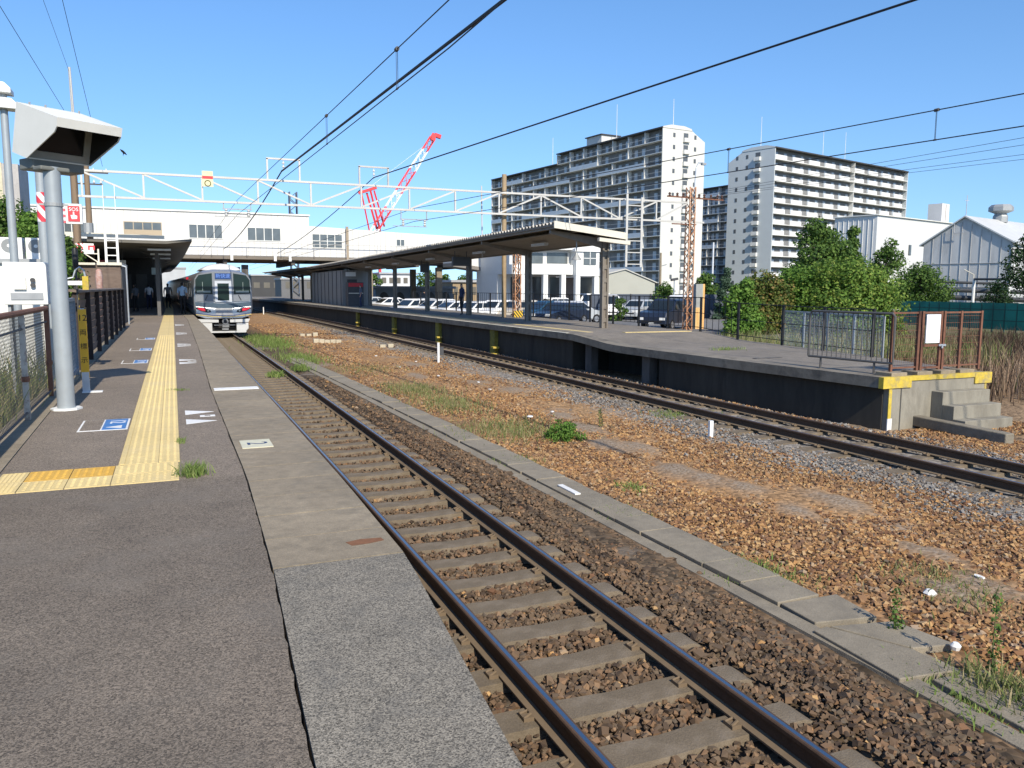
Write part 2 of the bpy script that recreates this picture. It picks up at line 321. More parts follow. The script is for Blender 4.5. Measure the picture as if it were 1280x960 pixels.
def sand(x, y):
    s = np.zeros_like(x)
    for p, r in SANDS: s = np.maximum(s, np.exp(-((x - p.x) / (.38 * r)) ** 2 - ((y - p.y) / (.75 * r)) ** 2))
    return np.clip(s + 0.16 * np.sin(x * 9 + np.sin(y * 7)) * np.sin(y * 8 + x * 3), 0, 1)
SM = sand(X, Y); Z += 0.055 * np.clip(SM - .15, 0, 1)
Z[(X > 12.3)] -= 0.05
V = np.stack([X.ravel(), Y.ravel(), Z.ravel()], 1); nx = len(xs); ny = len(ys)
i0 = (np.arange(ny - 1)[:, None] * nx + np.arange(nx - 1)[None, :]).ravel()
bedo = link('gravel_ground', np_mesh('gravel_ground', V, np.stack([i0, i0 + 1, i0 + nx + 1, i0 + nx], 1), BEDM, True)); bedo['kind'] = 'structure'
at_ = bedo.data.attributes.new('sand', 'FLOAT', 'POINT'); at_.data.foreach_set('value', SM.ravel().astype(np.float32))

# ---------------------------------------------------------------- near platform
def lerp(tab, y):
    return float(np.interp(y, [t[0] for t in tab], [t[1] for t in tab]))
EDGE = [(-3, 0.62), (2.08, 0.92), (2.8, 0.99), (4.05, 1.115), (6, 1.14), (30, 1.12), (45, 1.02), (130, -0.4)]
SEAM = [(-3, 0.16), (2.33, 0.335), (4.18, 0.42), (6.3, 0.47), (12, 0.46), (20, 0.54), (38, 0.62), (130, -0.9)]
CURB = [(-3, -1.0), (2, -1.12), (6.4, -1.27), (11, -1.36), (16, -1.42), (30, -1.5), (42, -2.1), (46, -4.6), (130, -6.2)]
def strip(mb, fl, fr, y0, y1, z0, z1, step=1.0, mi=0):
    yy = [y0]
    while yy[-1] < y1 - 1e-6: yy.append(min(y1, yy[-1] + step))
    mb.sweep([[(fl(y), y, z0), (fr(y), y, z0), (fr(y), y, z1), (fl(y), y, z1)] for y in yy], mi)
plat = bpy.data.objects.new('platform', None); COL.objects.link(plat); plat['kind'] = 'structure'; plat.location = (0, 5, 0)
e_ = lambda y: lerp(EDGE, y); s_ = lambda y: lerp(SEAM, y); c_ = lambda y: lerp(CURB, y)
_sj = [random.uniform(-.007, .004) for _ in range(2000)]
sr_ = lambda y: s_(y) + _sj[int((y + 3) * 14) % 2000]
m = MB(); strip(m, lambda y: c_(y), sr_, -3, 6.42, -0.3, 0.0, 0.07); m.build('dark_asphalt', asphalt_new, plat)
m = MB(); strip(m, lambda y: c_(y), sr_, 6.425, 130, -0.3, -0.002, 0.3); m.build('asphalt', asphalt_old, plat)
m = MB(); strip(m, lambda y: c_(y) - 0.32, lambda y: c_(y) - 0.004, -3, 130, -1.38, 0.006, 1.0); m.build('kerb', concrete, plat)
m = MB(); y = 4.16
while y < 128:
    ln = 0.5 if y < 60 else 2.0
    zz = random.uniform(-0.0012, 0.0012)
    m.sweep([[(s_(q) + 0.006, q, -0.22), (e_(q), q, -0.22), (e_(q), q, zz + 0.006), (s_(q) + 0.006, q, zz + 0.006)] for q in (y, y + ln - 0.012)])
    y += ln
m.build('edge_slab', concrete, plat)
m = MB(); qs = [on_z(px, py, .0076) for px, py in ((432, 678), (450, 674), (476, 672), (480, 675), (462, 679), (440, 682))]; m.prism(qs, (0, 0, .0008)); m.build('rust_stain', M('rust_stain', (.19, .085, .04), .9, var=.3, scale=20), plat)
m = MB(); strip(m, lambda y: s_(y) + 0.008, lambda y: e_(y) - 0.004, 4.17, 60, -0.05, 0.001, 0.5); m.build('joint_filler', M('joint_dirt', (0.05, 0.042, 0.032), 0.95, var=.2), plat)
m = MB(); strip(m, lambda y: s_(y) + 0.008, e_, -3, 4.15, -0.22, 0.004, 0.4); m.build('granite_edge', granite, plat)
m = MB(); strip(m, lambda y: c_(y) + 0.02, lambda y: e_(y) - 0.28, -3, 130, -1.38, -0.301, 1.0); m.build('platform_wall', concrete_dark, plat)

def dots(mb, x0, x1, y0, y1, z, n, pitch=None, r=0.014, h=0.004, mi=0):
    nxx = n; px_ = (x1 - x0) / nxx; ny_ = max(1, round((y1 - y0) / px_)); py_ = (y1 - y0) / ny_
    for i in range(nxx):
        for j in range(ny_):
            cx = x0 + (i + .5) * px_; cy = y0 + (j + .5) * py_; q = r * 0.55
            mb.add([(cx - r, cy - r, z), (cx + r, cy - r, z), (cx + r, cy + r, z), (cx - r, cy + r, z), (cx - q, cy - q, z + h), (cx + q, cy - q, z + h), (cx + q, cy + q, z + h), (cx - q, cy + q, z + h)],
                   [(4, 5, 6, 7), (0, 1, 5, 4), (1, 2, 6, 5), (2, 3, 7, 6), (3, 0, 4, 7)], mi)
tac = MB()
yl = lambda y: -0.455 + 0.0016 * (y - 7) if y < 60 else -0.455 + 0.0016 * 53 - (y - 60) * 0.014
y = 7.12
while y < 126:
    ln = 0.30 if y < 40 else 1.2
    xx = yl(y); yy = y + ln - 0.004
    tac.box(xx, xx + 0.298, y, yy, -0.05, 0.006); tac.box(xx + 0.302, xx + 0.462, y, yy, -0.05, 0.006)
    tac.bar((xx + 0.03, y, 0.008), (xx + 0.03, yy, 0.008), 0.03, 0.010)
    if y < 26:
        dots(tac, xx + 0.06, xx + 0.455, y, y + ln, 0.006, 7)
    else:
        for k in range(7): tac.bar((xx + 0.09 + k * 0.056, y, 0.0062), (xx + 0.09 + k * 0.056, yy, 0.0062), 0.022, 0.005)
    y += ln
tac.build('tactile_strip', yellow_pale, plat, fix=False)
tp = MB(); x = -0.002
k = 0
while x > -1.26:
    w = 0.47 if k == 0 else 0.30
    x0 = max(x - w, -1.26)
    for r, (ya, yb) in enumerate(((6.43, 6.76), (6.765, 7.115))):
        deep = r == 1 and k in (1, 2)
        tp.box(x0 + 0.003, x - 0.003, ya, yb - 0.006, -0.05, 0.005 + 0.001 * ((k + r) % 2), 1 if deep else 0)
        dots(tp, x0 + 0.02, x - 0.02, ya + 0.02, yb - 0.02, 0.006, 8 if k == 0 else 5, mi=1 if deep else 0)
    x = x0; k += 1
tp.build('tactile_tiles', [yellow_pale, yellow_deep], plat, fix=False)

# painted and stuck-on floor marks
def quad_on(mb, x0, x1, y0, y1, z, mi=0): mb.box(x0, x1, y0, y1, z - 0.003, z, mi)
for i, (yy, lab) in enumerate([(9.35, 'large blue floor sticker marked 12 beside the yellow strip, closest to the thick pole'), (17.1, 'blue floor sticker second from the camera along the yellow strip'), (20.4, 'small blue floor sticker third from the camera beside the yellow strip'), (24.6, 'tiny blue floor sticker farthest along the yellow strip')]):
    st = thing('floor_sticker', lab, 'floor sticker', (-0.7, yy, 0), 'blue floor stickers')
    b = MB(); quad_on(b, -0.93, -0.47, yy - 0.40, yy + 0.33, 0.004, 0); b.build('border', white_paint, st)
    b = MB(); quad_on(b, -0.71, -0.49, yy - 0.36, yy + 0.31, 0.0065, 0); b.build('blue_panel', blue_paint, st)
    b = MB(); quad_on(b, -0.91, -0.725, yy - 0.36, yy + 0.31, 0.0065, 0); b.build('grey_panel', asphalt_old, st)
    text('12', 0.22, white_paint, st, (-0.59, yy + 0.12, 0.007), (0, -1, 0), (1, 0, 0), depth=0.001)
    b = MB(); b.prism([(-0.53, yy - 0.14, 0.0068), (-0.53, yy - 0.32, 0.0068), (-0.68, yy - 0.23, 0.0068)], (0, 0, 0.0015)); b.build('arrow', white_paint, st)
for i, (yy, lab) in enumerate([(9.55, 'pair of white floor triangles with a small square, closest on the asphalt'), (16.8, 'white floor mark second from the camera on the asphalt by the yellow strip'), (21.6, 'white floor mark third from the camera on the asphalt by the yellow strip'), (27.0, 'white floor mark fourth from the camera by the yellow strip'), (33.0, 'small white floor mark close to the canopy shadow by the yellow strip')]):
    fm = thing('floor_marking', lab, 'floor marking', (0.24, yy, 0), 'white waiting marks along the platform')
    for dy in (-0.33, 0.35):
        b = MB(); b.prism([(0.09, yy + dy + 0.17, 0.0005), (0.09, yy + dy - 0.17, 0.0005), (0.40, yy + dy - 0.02, 0.0005)], (0, 0, 0.003)); b.build('triangle', white_paint, fm)
    b = MB(); b.box(0.24, 0.40, yy - 0.03, yy + 0.08, 0.0005, 0.0035); b.box(0.29, 0.35, yy + 0.0, yy + 0.05, 0.003, 0.0045, 1); b.build('small_square', [white_paint, asphalt_old], fm)
b = MB(); b.box(0.50, 1.10, 11.85, 12.12, 0.005, 0.0125); tag(b.build('painted_bar', white_paint), 'white painted bar across the platform edge slabs', 'floor marking')
np_ = thing('number_plate', 'cream plate with the number 2 on the concrete edge slabs', 'floor plate', (0.66, 7.6, 0))
b = MB(); b.box(0.53, 0.80, 7.44, 7.82, 0.006, 0.014); b.build('plate', M('cream', (0.58, 0.55, 0.40), 0.6, stain=(0.35, 0.32, 0.25), stain_scale=6), np_)
text('2', 0.26, M('navy', (0.03, 0.05, 0.12), 0.6), np_, (0.665, 7.63, 0.0145), (0, -1, 0), (1, 0, 0), depth=0.001)

# ---------------------------------------------------------------- tracks
def rail_section(cx, z0, side):
    """Flat-bottomed rail outline, 153 mm tall."""
    return [(-.064, 0), (.064, 0), (.064, .012), (.012, .03), (.010, .108), (.0325, .122), (.0325, .145), (.026, .153), (.014, .1535), (-.012, .1535), (-.026, .153), (-.0325, .145), (-.0325, .122), (-.010, .108), (-.012, .03), (-.064, .012)]
def track(label, cf, y0, y1, spacing, n_sl, group, deep_until, bury=0.0):
    t = thing('railway_track', label, 'railway track', (cf(y0 + 3), y0 + 3, SLP_Z), 'railway tracks')
    yy = np.concatenate([np.arange(y0, min(y1, 45), 1.0), np.arange(min(y1, 45), y1 + 0.1, 3.0)])
    for sgn in (-1, 1):
        mb = MB(); sec = rail_section(0, 0, sgn); n = len(sec); base = RAIL_Z - 0.153
        secs = [[(cf(q) + sgn * 0.566 + px, q, base + pz) for px, pz in sec] for q in yy]
        mb.sweep(secs)
        mi = []
        for i in range(len(secs) - 1):
            for k in range(n):
                mi.append(1 if k == 8 else (2 if k in (1, 2, 14, 15) else 0))
        mb.mi = mi + [0, 0]
        mb.build('rail', [rust_rail, rail_top, rail_foot], t)
    # sleepers: one mesh, copied
    def sl_mesh(seed):
        rr = random.Random(seed); mb = MB(); h = 0.15
        a = [0.115 + rr.uniform(-.006, .006) for _ in range(4)]
        mb.sweep([[(x, -w - 0.02, -h), (x, w + 0.02, -h), (x, w, z), (x, -w, z)] for x, w, z in ((-1.0, a[0], -0.03), (-0.94, a[0], -.004), (-0.35, a[1], -.002), (0, a[1] * .93, -0.014), (0.35, a[2], -.002), (0.94, a[3], -.004), (1.0, a[3], -0.03))])
        return mb.mesh('sleeper', sleeper_m)
    def clip_mesh():
        mb = MB()
        mb.box(-.035, .035, -.045, .045, -0.005, 0.02)
        mb.path([(.03, -.03, .016), (-.02, -.02, .033), (-.02, .02, .033), (.03, .03, .016)], 0.010, 5)
        return mb.mesh('rail_clip', rail_foot)
    sm = [sl_mesh(s) for s in range(4)]; cm = clip_mesh()
    rest = MB(); off = Vector(t.location)
    y = y0 + 0.1; i = 0
    while y < y1:
        if i < n_sl:
            o = bpy.data.objects.new('sleeper', sm[i % 4]); COL.objects.link(o); o.parent = t
            o.location = Vector((cf(y), y + random.uniform(-.012, .012), SLP_Z - bury)) - off; o.rotation_euler = (0, 0, random.uniform(-.008, .008))
            if y < deep_until:
                for sgn in (-1, 1):
                    for q_ in (-0.098, 0.098):
                        c = bpy.data.objects.new('rail_clip', cm); COL.objects.link(c); c.parent = o; c.location = (sgn * .566 + q_, 0, 0.002 + bury); c.rotation_euler.z = 0 if q_ > 0 else math.pi
        else: rest.box(cf(y) - 1, cf(y) + 1, y - .115, y + .115, SLP_Z - 0.15, SLP_Z - 0.003)
        i += 1; y += spacing
    if rest.v:
        o = rest.build('sleepers', sleeper_m, t); o['kind'] = 'stuff'
    return t
track('shiny topped railway track beside the platform where the train stands', c1, 1.9, 125, 0.575, 98, None, 22)
track('brown rusted railway track running along the far platform wall', c2, 3.0, 125, 0.60, 96, None, 30, bury=0.012)

# ---------------------------------------------------------------- cable trough
tr = thing('cable_trough', 'row of grey concrete cable trough lids along the gravel', 'cable trough', (4.8, 8, BED_Z))
tx = lambda y: 4.90 - 0.0006 * max(0, y - 6) ** 2 - 0.012 * max(0, y - 4)
y = 5.15; lids = []
while y < 31:
    ln = random.choice((0.5, 0.5, 0.55)); w = 0.23; a = random.uniform(-.02, .02); dz = random.uniform(-.008, .01); ox = random.uniform(-.012, .012)
    mb = MB(); c = Vector((tx(y + ln / 2) + ox, y + ln / 2, -1.205 + dz)); Rm = Matrix.Rotation(a + math.atan2(tx(y) - tx(y + ln), ln), 3, 'Z') @ Matrix.Rotation(random.uniform(-.015, .015), 3, 'Y')
    hx, hy = w, ln / 2 - 0.002
    vs = [c + Rm @ Vector(p) for p in ((-hx, -hy, -.05), (hx, -hy, -.05), (hx, hy, -.05), (-hx, hy, -.05), (-hx, -hy, 0), (hx, -hy, 0), (hx, hy, 0), (-hx, hy, 0))]
    mb.add(vs, [(0, 3, 2, 1), (4, 5, 6, 7), (0, 1, 5, 4), (1, 2, 6, 5), (2, 3, 7, 6), (3, 0, 4, 7)]); mb.build('lid', trough_m, tr, bevel=0.006); y += ln
mb = MB(); mb.sweep([[(tx(q) - 0.40, q, -1.4), (tx(q) - 0.235, q, -1.4), (tx(q) - 0.235, q, -1.235), (tx(q) - 0.38, q, -1.245)] for q in np.arange(1.2, 31, 0.9)]); mb.build('side_wall', trough_m, tr)
mb = MB(); mb.sweep([[(tx(q) - 0.22, q, -1.4), (tx(q) + 0.22, q, -1.4), (tx(q) + 0.22, q, -1.27), (tx(q) - 0.22, q, -1.27)] for q in np.arange(1.2, 31, 0.9)]); mb.build('trough_base', trough_m, tr)
for pts, z in (([(4.66, 4.72), (5.22, 4.62), (5.28, 5.12), (4.68, 5.14)], -1.212), ([(4.52, 3.78), (4.98, 3.72), (5.0, 4.08), (4.70, 4.64), (4.55, 4.62)], -1.218), ([(5.02, 4.10), (5.38, 4.02), (5.30, 4.52), (4.74, 4.64)], -1.222), ([(4.72, 2.95), (5.18, 2.9), (5.2, 3.66), (4.74, 3.7)], -1.225), ([(4.76, 2.0), (5.2, 2.0), (5.2, 2.88), (4.74, 2.92)], -1.23)):
    mb = MB(); mb.prism([(a, b, z) for a, b in pts], (0, 0, -0.06)); mb.build('lid', trough_m, tr, bevel=0.008)
b = MB(); b.box(4.70, 4.78, 8.98, 9.5, -1.205, -1.188); b.build('white_plate', white_paint, tr)

# ---------------------------------------------------------------- loose stones
def in_view(P, m=140):
    v = P - np.array(EYE); z = v @ np.array(_f); u = 640 + FOC * (v @ np.array(_R)) / z; w = 480 - FOC * (v @ np.array(_U)) / z
    return (z > 0.3) & (u > -m) & (u < 1280 + m) & (w < 960 + m)
_ph = (1 + 5 ** .5) / 2
ICO_V = np.array([(-1, _ph, 0), (1, _ph, 0), (-1, -_ph, 0), (1, -_ph, 0), (0, -1, _ph), (0, 1, _ph), (0, -1, -_ph), (0, 1, -_ph), (_ph, 0, -1), (_ph, 0, 1), (-_ph, 0, -1), (-_ph, 0, 1)]) / 1.9
ICO_F = np.array([(0, 11, 5), (0, 5, 1), (0, 1, 7), (0, 7, 10), (0, 10, 11), (1, 5, 9), (5, 11, 4), (11, 10, 2), (10, 7, 6), (7, 1, 8), (3, 9, 4), (3, 4, 2), (3, 2, 6), (3, 6, 8), (3, 8, 9), (4, 9, 5), (2, 4, 11), (6, 2, 10), (8, 6, 7), (9, 8, 1)])
OCT_V = np.array([(1, 0, 0), (-1, 0, 0), (0, 1, 0), (0, -1, 0), (0, 0, 1), (0, 0, -1)], float)
OCT_F = np.array([(0, 2, 4), (2, 1, 4), (1, 3, 4), (3, 0, 4), (2, 0, 5), (1, 2, 5), (3, 1, 5), (0, 3, 5)])
CUB_V = np.array([(-1, -1, -1), (1, -1, -1), (1, 1, -1), (-1, 1, -1), (-1, -1, 1), (1, -1, 1), (1, 1, 1), (-1, 1, 1)]) * .66
CUB_F = np.array([(0, 3, 2), (0, 2, 1), (4, 5, 6), (4, 6, 7), (0, 1, 5), (0, 5, 4), (1, 2, 6), (1, 6, 5), (2, 3, 7), (2, 7, 6), (3, 0, 4), (3, 4, 7)])
def stones_arr(P, rad, coarse=False):
    bv, bf = (OCT_V, OCT_F) if coarse else (CUB_V, CUB_F); n = len(P)
    sc = rng.uniform(0.65, 1.25, (n, 1, 3)) * rad[:, None, None]
    V = bv[None] * (rng.uniform(0.72, 1.2, (n, len(bv), 1)) if coarse else rng.uniform(0.55, 1.3, (n, len(bv), 3))) * sc
    V = np.einsum('nij,nkj->nki', rand_rot(n), V) * np.array([1, 1, .78]) + P[:, None, :]
    F = bf[None] + (np.arange(n) * len(bv))[:, None, None]
    return V.reshape(-1, 3), F.reshape(-1, 3)
def scatter(x0, x1, y0, y1, s):
    gx, gy = np.meshgrid(np.arange(x0, x1, s), np.arange(y0, y1, s)); n = gx.size
    return np.stack([gx.ravel() + rng.uniform(-.5, .5, n) * s, gy.ravel() + rng.uniform(-.5, .5, n) * s, np.full(n, BED_Z)], 1)
C1 = np.vectorize(c1); C2 = np.vectorize(c2); TX = np.vectorize(tx)
def lump(P): return np.sin(P[:, 0] * 1.3 + 2 * np.sin(P[:, 1] * .6)) * np.sin(P[:, 1] * 0.8 + np.sin(P[:, 0] * .9)) + 0.5 * np.sin(P[:, 0] * 3.1 + P[:, 1] * 2.3)
zones = {'a': [], 'b': [], 'c': []}   # brown, orange, grey
def place(P, rad, coarse=False):
    if not len(P): return
    x, y = P[:, 0], P[:, 1]; k = in_view(P)
    d1 = np.abs(x - C1(y)); d2 = np.abs(x - C2(y)); sy = (y - 2.0 + 0.2875) % 0.575 - 0.2875
    k &= ~((d1 < 1.03) & (np.abs(sy) < 0.125) & (y < 56)); k &= ~(np.abs(d1 - 0.566) < 0.085); k &= ~(np.abs(d2 - 0.566) < 0.09)
    k &= ~((np.abs(x - TX(y) + 0.07) < 0.33) & (y < 31.3)); k &= ~((x > 4.42) & (x < 5.42) & (y < 5.2))
    k &= ~((x > 12.35) & (y > 11.15)); k &= x > 1.2
    k &= ~((sand(x, y) > .42) & (rng.uniform(size=len(P)) < .6))
    P = P[k].copy(); rad = rad[k] * np.clip(rng.lognormal(-.06, .28, int(k.sum())), .5, 1.7); x, y = P[:, 0], P[:, 1]
    P[:, 2] += rng.uniform(-0.014, 0.008, len(P)); d1 = np.abs(x - C1(y))
    P[:, 2] += np.where((d1 < 1.02), 0.002, 0) + np.where((d1 > 1.02) & (d1 < 1.5), 0.03, 0) + 0.012 * np.sin(x * 1.7 + y * .6)
    d2s = x - C2(y)
    P[:, 2] += np.where(np.abs(d2s) < 0.48, -0.045, 0) + np.where((np.abs(d2s) > .64) & (np.abs(d2s) < 1.3), 0.0, 0)
    l = lump(P); pg = 1 / (1 + np.exp(-(x - 9.05 - 0.45 * l) * 4)) * (1 / (1 + np.exp((x - 12.3) * 5))) * 0.92
    pb = np.where(x < 4.75, 0.97, np.where(x < 6.0, 0.28 * (6.0 - x) / 1.25, 0.05)); u = rng.uniform(size=len(P))
    kind = np.where(u < pb, 0, np.where(rng.uniform(size=len(P)) < pg, 2, 1))
    for i, key in enumerate('abc'):
        s = kind == i
        if s.any(): zones[key].append(stones_arr(P[s], rad[s], coarse))
P = scatter(1.2, 5.4, 1.6, 7.2, 0.035); place(P, rng.uniform(.015, .031, len(P)))
P = scatter(5.2, 14, 3.0, 10.0, 0.038); place(P, rng.uniform(.014, .030, len(P)))
P = scatter(1.2, 5.4, 7.2, 14, 0.045); place(P, rng.uniform(.017, .036, len(P)), True)
P = scatter(5.2, 16, 10.0, 19, 0.056); place(P, rng.uniform(.018, .036, len(P)), True)
P = scatter(1.2, 5.4, 14, 24, 0.09); place(P, rng.uniform(.022, .04, len(P)), True)
P = scatter(5.2, 13, 19, 34, 0.10); place(P, rng.uniform(.022, .042, len(P)), True)
P = scatter(5.0, 12, 34, 62, 0.2); place(P, rng.uniform(.03, .055, len(P)), True)
for key, nm, stops in (('a', 'brown gravel', [(0, (.05, .034, .024)), (.2, (.09, .06, .038)), (.45, (.13, .082, .048)), (.65, (.115, .09, .064)), (.85, (.165, .095, .052)), (1, (.24, .15, .085))]),
                       ('b', 'orange gravel', [(0, (.085, .045, .030)), (.2, (.165, .084, .044)), (.45, (.265, .138, .058)), (.7, (.345, .192, .078)), (.88, (.43, .275, .125)), (1, (.28, .21, .15))]),
                       ('c', 'grey gravel', [(0, (.075, .072, .07)), (.35, (.15, .143, .135)), (.7, (.23, .215, .195)), (.9, (.31, .285, .25)), (1, (.26, .18, .11))])):
    arrs = zones[key]; Vs = []; Fs = []; o = 0
    for v, f in arrs: Vs.append(v); Fs.append(f + o); o += len(v)
    ob = link('gravel', np_mesh('gravel', np.concatenate(Vs), np.concatenate(Fs), island_mat(nm, stops, 0.9, dirt=(.14, .098, .062) if key == 'a' else (.19, .125, .075) if key != 'c' else (.2, .17, .14), dirt_amt=0.45 if key == 'a' else 0.35)))
    tag(ob, {'a': 'brown and dark ballast stones between the rails of the near track', 'b': 'orange brown ballast stones spread between the two tracks', 'c': 'grey ballast stones beside the rusted far track'}[key], 'gravel', kind='stuff')
# ================================================================= FAR PLATFORM
p2 = bpy.data.objects.new('far_platform', None); COL.objects.link(p2); p2['kind'] = 'structure'; p2.location = (14, 20, -1.25)
P2E = [(11.45, 12.62), (16, 12.32), (21.2, 12.2), (23.3, 12.14), (30, 12.08), (45, 11.95), (60, 11.75), (80, 11.1), (100, 10.2), (130, 8.6)]
P2R = [(11.45, 15.62), (17, 16.75), (20, 17.35), (60, 17.4), (130, 17.0)]
P2Z = [(11.45, -0.25), (20.6, -0.25), (21.2, -0.24), (23.4, -0.06), (24, -0.05), (130, -0.05)]
pe = lambda y: lerp(P2E, y); pr = lambda y: lerp(P2R, y); pz = lambda y: lerp(P2Z, y)
p2_top = M('far_platform_top', (0.19, 0.165, 0.135), 0.9, var=0.25, scale=3, big=0.5, bump=0.3, bscale=120, fleck=0.2, stain=(0.10, 0.09, 0.08), stain_amt=0.6, stain_scale=1.0)
yy = list(np.concatenate([np.arange(11.45, 26, 0.55), np.arange(26, 131, 2.0)]))
m = MB(); m.sweep([[(pe(y) + 0.62, y, pz(y) - 0.3), (pr(y), y, pz(y) - 0.3), (pr(y), y, pz(y)), (pe(y) + 0.62, y, pz(y))] for y in yy]); m.build('asphalt', p2_top, p2)
m = MB(); m.sweep([[(pe(y), y, pz(y) - 0.21), (pe(y) + 0.615, y, pz(y) - 0.21), (pe(y) + 0.615, y, pz(y) + 0.005), (pe(y), y, pz(y) + 0.005)] for y in yy]); m.build('coping', M('coping', (0.19, 0.165, 0.13), 0.9, var=0.3, scale=5, bump=0.2, stain=(0.06, 0.056, 0.05), stain_amt=0.8, stain_scale=1.6), p2)
wall_m = M('shaded_wall', (0.045, 0.040, 0.032), 0.92, var=0.35, scale=4, stain=(0.013, 0.013, 0.012), stain_amt=0.7, stretch=(1, 1, 0.25))  # near-black wall colour carries the shade on the track side
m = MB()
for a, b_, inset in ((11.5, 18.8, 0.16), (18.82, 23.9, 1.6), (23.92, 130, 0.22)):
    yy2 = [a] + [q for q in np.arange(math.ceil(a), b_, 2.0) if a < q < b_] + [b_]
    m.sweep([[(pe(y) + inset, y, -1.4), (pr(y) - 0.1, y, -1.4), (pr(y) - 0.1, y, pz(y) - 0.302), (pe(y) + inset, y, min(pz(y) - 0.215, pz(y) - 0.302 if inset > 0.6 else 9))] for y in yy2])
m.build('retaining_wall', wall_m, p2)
m = MB()
for y in (19.6, 22.9): m.box(pe(y) + 0.25, pe(y) + 0.5, y - .2, y + .2, -1.4, pz(y) - 0.213)
m.build('support_pier', concrete_dark, p2)
end_m = M('end_wall', (0.25, 0.23, 0.185), 0.88, var=0.25, scale=5, big=1.0, bump=0.25, stain=(0.13, 0.115, 0.09), stain_amt=0.6, stain_scale=1.5, stretch=(1, 1, 0.4))
m = MB(); m.box(12.80, 15.52, 11.36, 11.498, -1.4, -0.32); m.build('end_wall', end_m, p2)
m = MB(); m.box(13.10, 13.125, 11.352, 11.37, -1.4, -0.33); m.build('wall_joint', concrete_dark, p2)
m = MB(); m.box(12.60, 13.35, 11.33, 11.448, -0.462, -0.24); m.box(15.15, 15.64, 11.33, 11.448, -0.462, -0.24); m.box(13.352, 15.148, 11.335, 11.445, -0.33, -0.238)
m.box(12.79, 12.87, 11.354, 11.37, -1.06, -0.464); m.box(15.47, 15.53, 11.354, 11.37, -1.25, -0.464); m.build('yellow_edge', yellow_paint, p2)
m = MB(); m.box(12.785, 12.90, 11.350, 11.372, -1.36, -1.062); m.build('white_patch', white_paint, p2)
st_ = MB()
for k in range(3): st_.box(13.95, 15.30, 11.355 - 0.26 * (k + 1), 11.355 - 0.26 * k - (0.002 if k else 0), -1.4, -0.56 - 0.25 * k)
st_.build('steps', end_m, p2, bevel=0.01)
ym = M('moss_yellow', (0.19, 0.17, 0.03), 0.85, var=0.4, scale=10, stain=(0.06, 0.06, 0.03), stain_amt=0.6, stain_scale=4)
for y in (30.9, 38.2, 46.5, 56.0):
    m = MB(); m.box(pe(y) + 0.06, pe(y) + 0.3, y - .42, y + .1, -1.38, pz(y) - 0.214); m.build('yellow_post', ym, p2)
    m = MB(); m.box(pe(y) - 0.12, pe(y) + 0.14, y - .75, y - .43, -1.3, -1.2); m.box(pe(y) - 0.1, pe(y) + 0.16, y - .7, y - .45, -1.0, -0.93); m.build('yellow_bracket', yellow_paint, p2)
m = MB()
for y in np.arange(24.3, 60, 2.0): m.box(pe(y) + 0.95, pe(y) + 1.2, y, y + 1.97, pz(y), pz(y) + 0.006)
m.box(14.2, 16.9, 23.6, 23.85, pz(23.7), pz(23.7) + 0.02)
m.build('tactile_line', yellow_pale, p2)
m = MB(); m.sweep([[(pe(y) + .004, y, pz(y) + .002), (pe(y) + .13, y, pz(y) + .002), (pe(y) + .13, y, pz(y) + .012), (pe(y) + .004, y, pz(y) + .012)] for y in np.arange(24, 128, 2.0)]); m.build('sunlit_edge_strip', M('sunlit_edge_cream', (.68, .63, .50), .7, var=.2, stain=(.25, .22, .17), stain_amt=.5, stain_scale=3), p2)  # added strip; its pale cream stands in for sunlight on the coping edge
m = MB(); m.box(13.1, 13.9, 15.6, 15.75, -0.25, -0.235); m.build('patch', concrete_dark, p2)

# railing, gate fence at the platform end
def onx(px, py, X): d = ray(px, py); return EYE + d * (X / d.x)
steel = M('steel_tube', (0.10, 0.095, 0.09), 0.5, 0.2, var=0.2, scale=14)
ra = Vector((12.84, 13.6, 0)); rb = Vector((13.02, 11.52, 0)); zt = 0.98; zb = 0.0
rl = thing('tubular_railing', 'grey tubular steel railing along the end of the far platform', 'railing', (12.87, 12.4, -0.25))
b = MB(); b.path([(ra.x, ra.y, zb), (ra.x, ra.y, zt - .06), (ra.x, ra.y - .06, zt), (rb.x, rb.y + .06, zt), (rb.x, rb.y, zt - .06), (rb.x, rb.y, zb), (ra.x, ra.y, zb)], 0.026, 8); b.build('frame', steel, rl, smooth=True)
for k in range(1, 17):
    q = ra.lerp(rb, k / 17); b = MB(); b.tube((q.x, q.y, zb), (q.x, q.y, zt), 0.011, n=6); b.build('bar', steel, rl)
for f in (0.16, 0.80):
    q = ra.lerp(rb, f); b = MB(); b.tube((q.x, q.y, -0.25), (q.x, q.y, 0), 0.022, n=8); b.lathe([(.06, -0.25), (.06, -0.235)], (q.x, q.y, 0)); b.build('leg', steel, rl)
gf = thing('mesh_gate_fence', 'rust brown wire mesh fence with a gate and white notice', 'gate fence', (14.1, 11.62, -0.25))
GY = 11.62; SH = 0.16
posts = [(x + SH, w) for x, w in [(12.92, .05), (13.62, .06), (13.72, .06), (14.24, .055), (14.33, .055), (14.82, .05), (15.42, .05)]]
for x, w in posts:
    b = MB(); b.bar((x, GY, -0.2), (x, GY, 1.02), w, w); b.build('post', rust_m, gf)
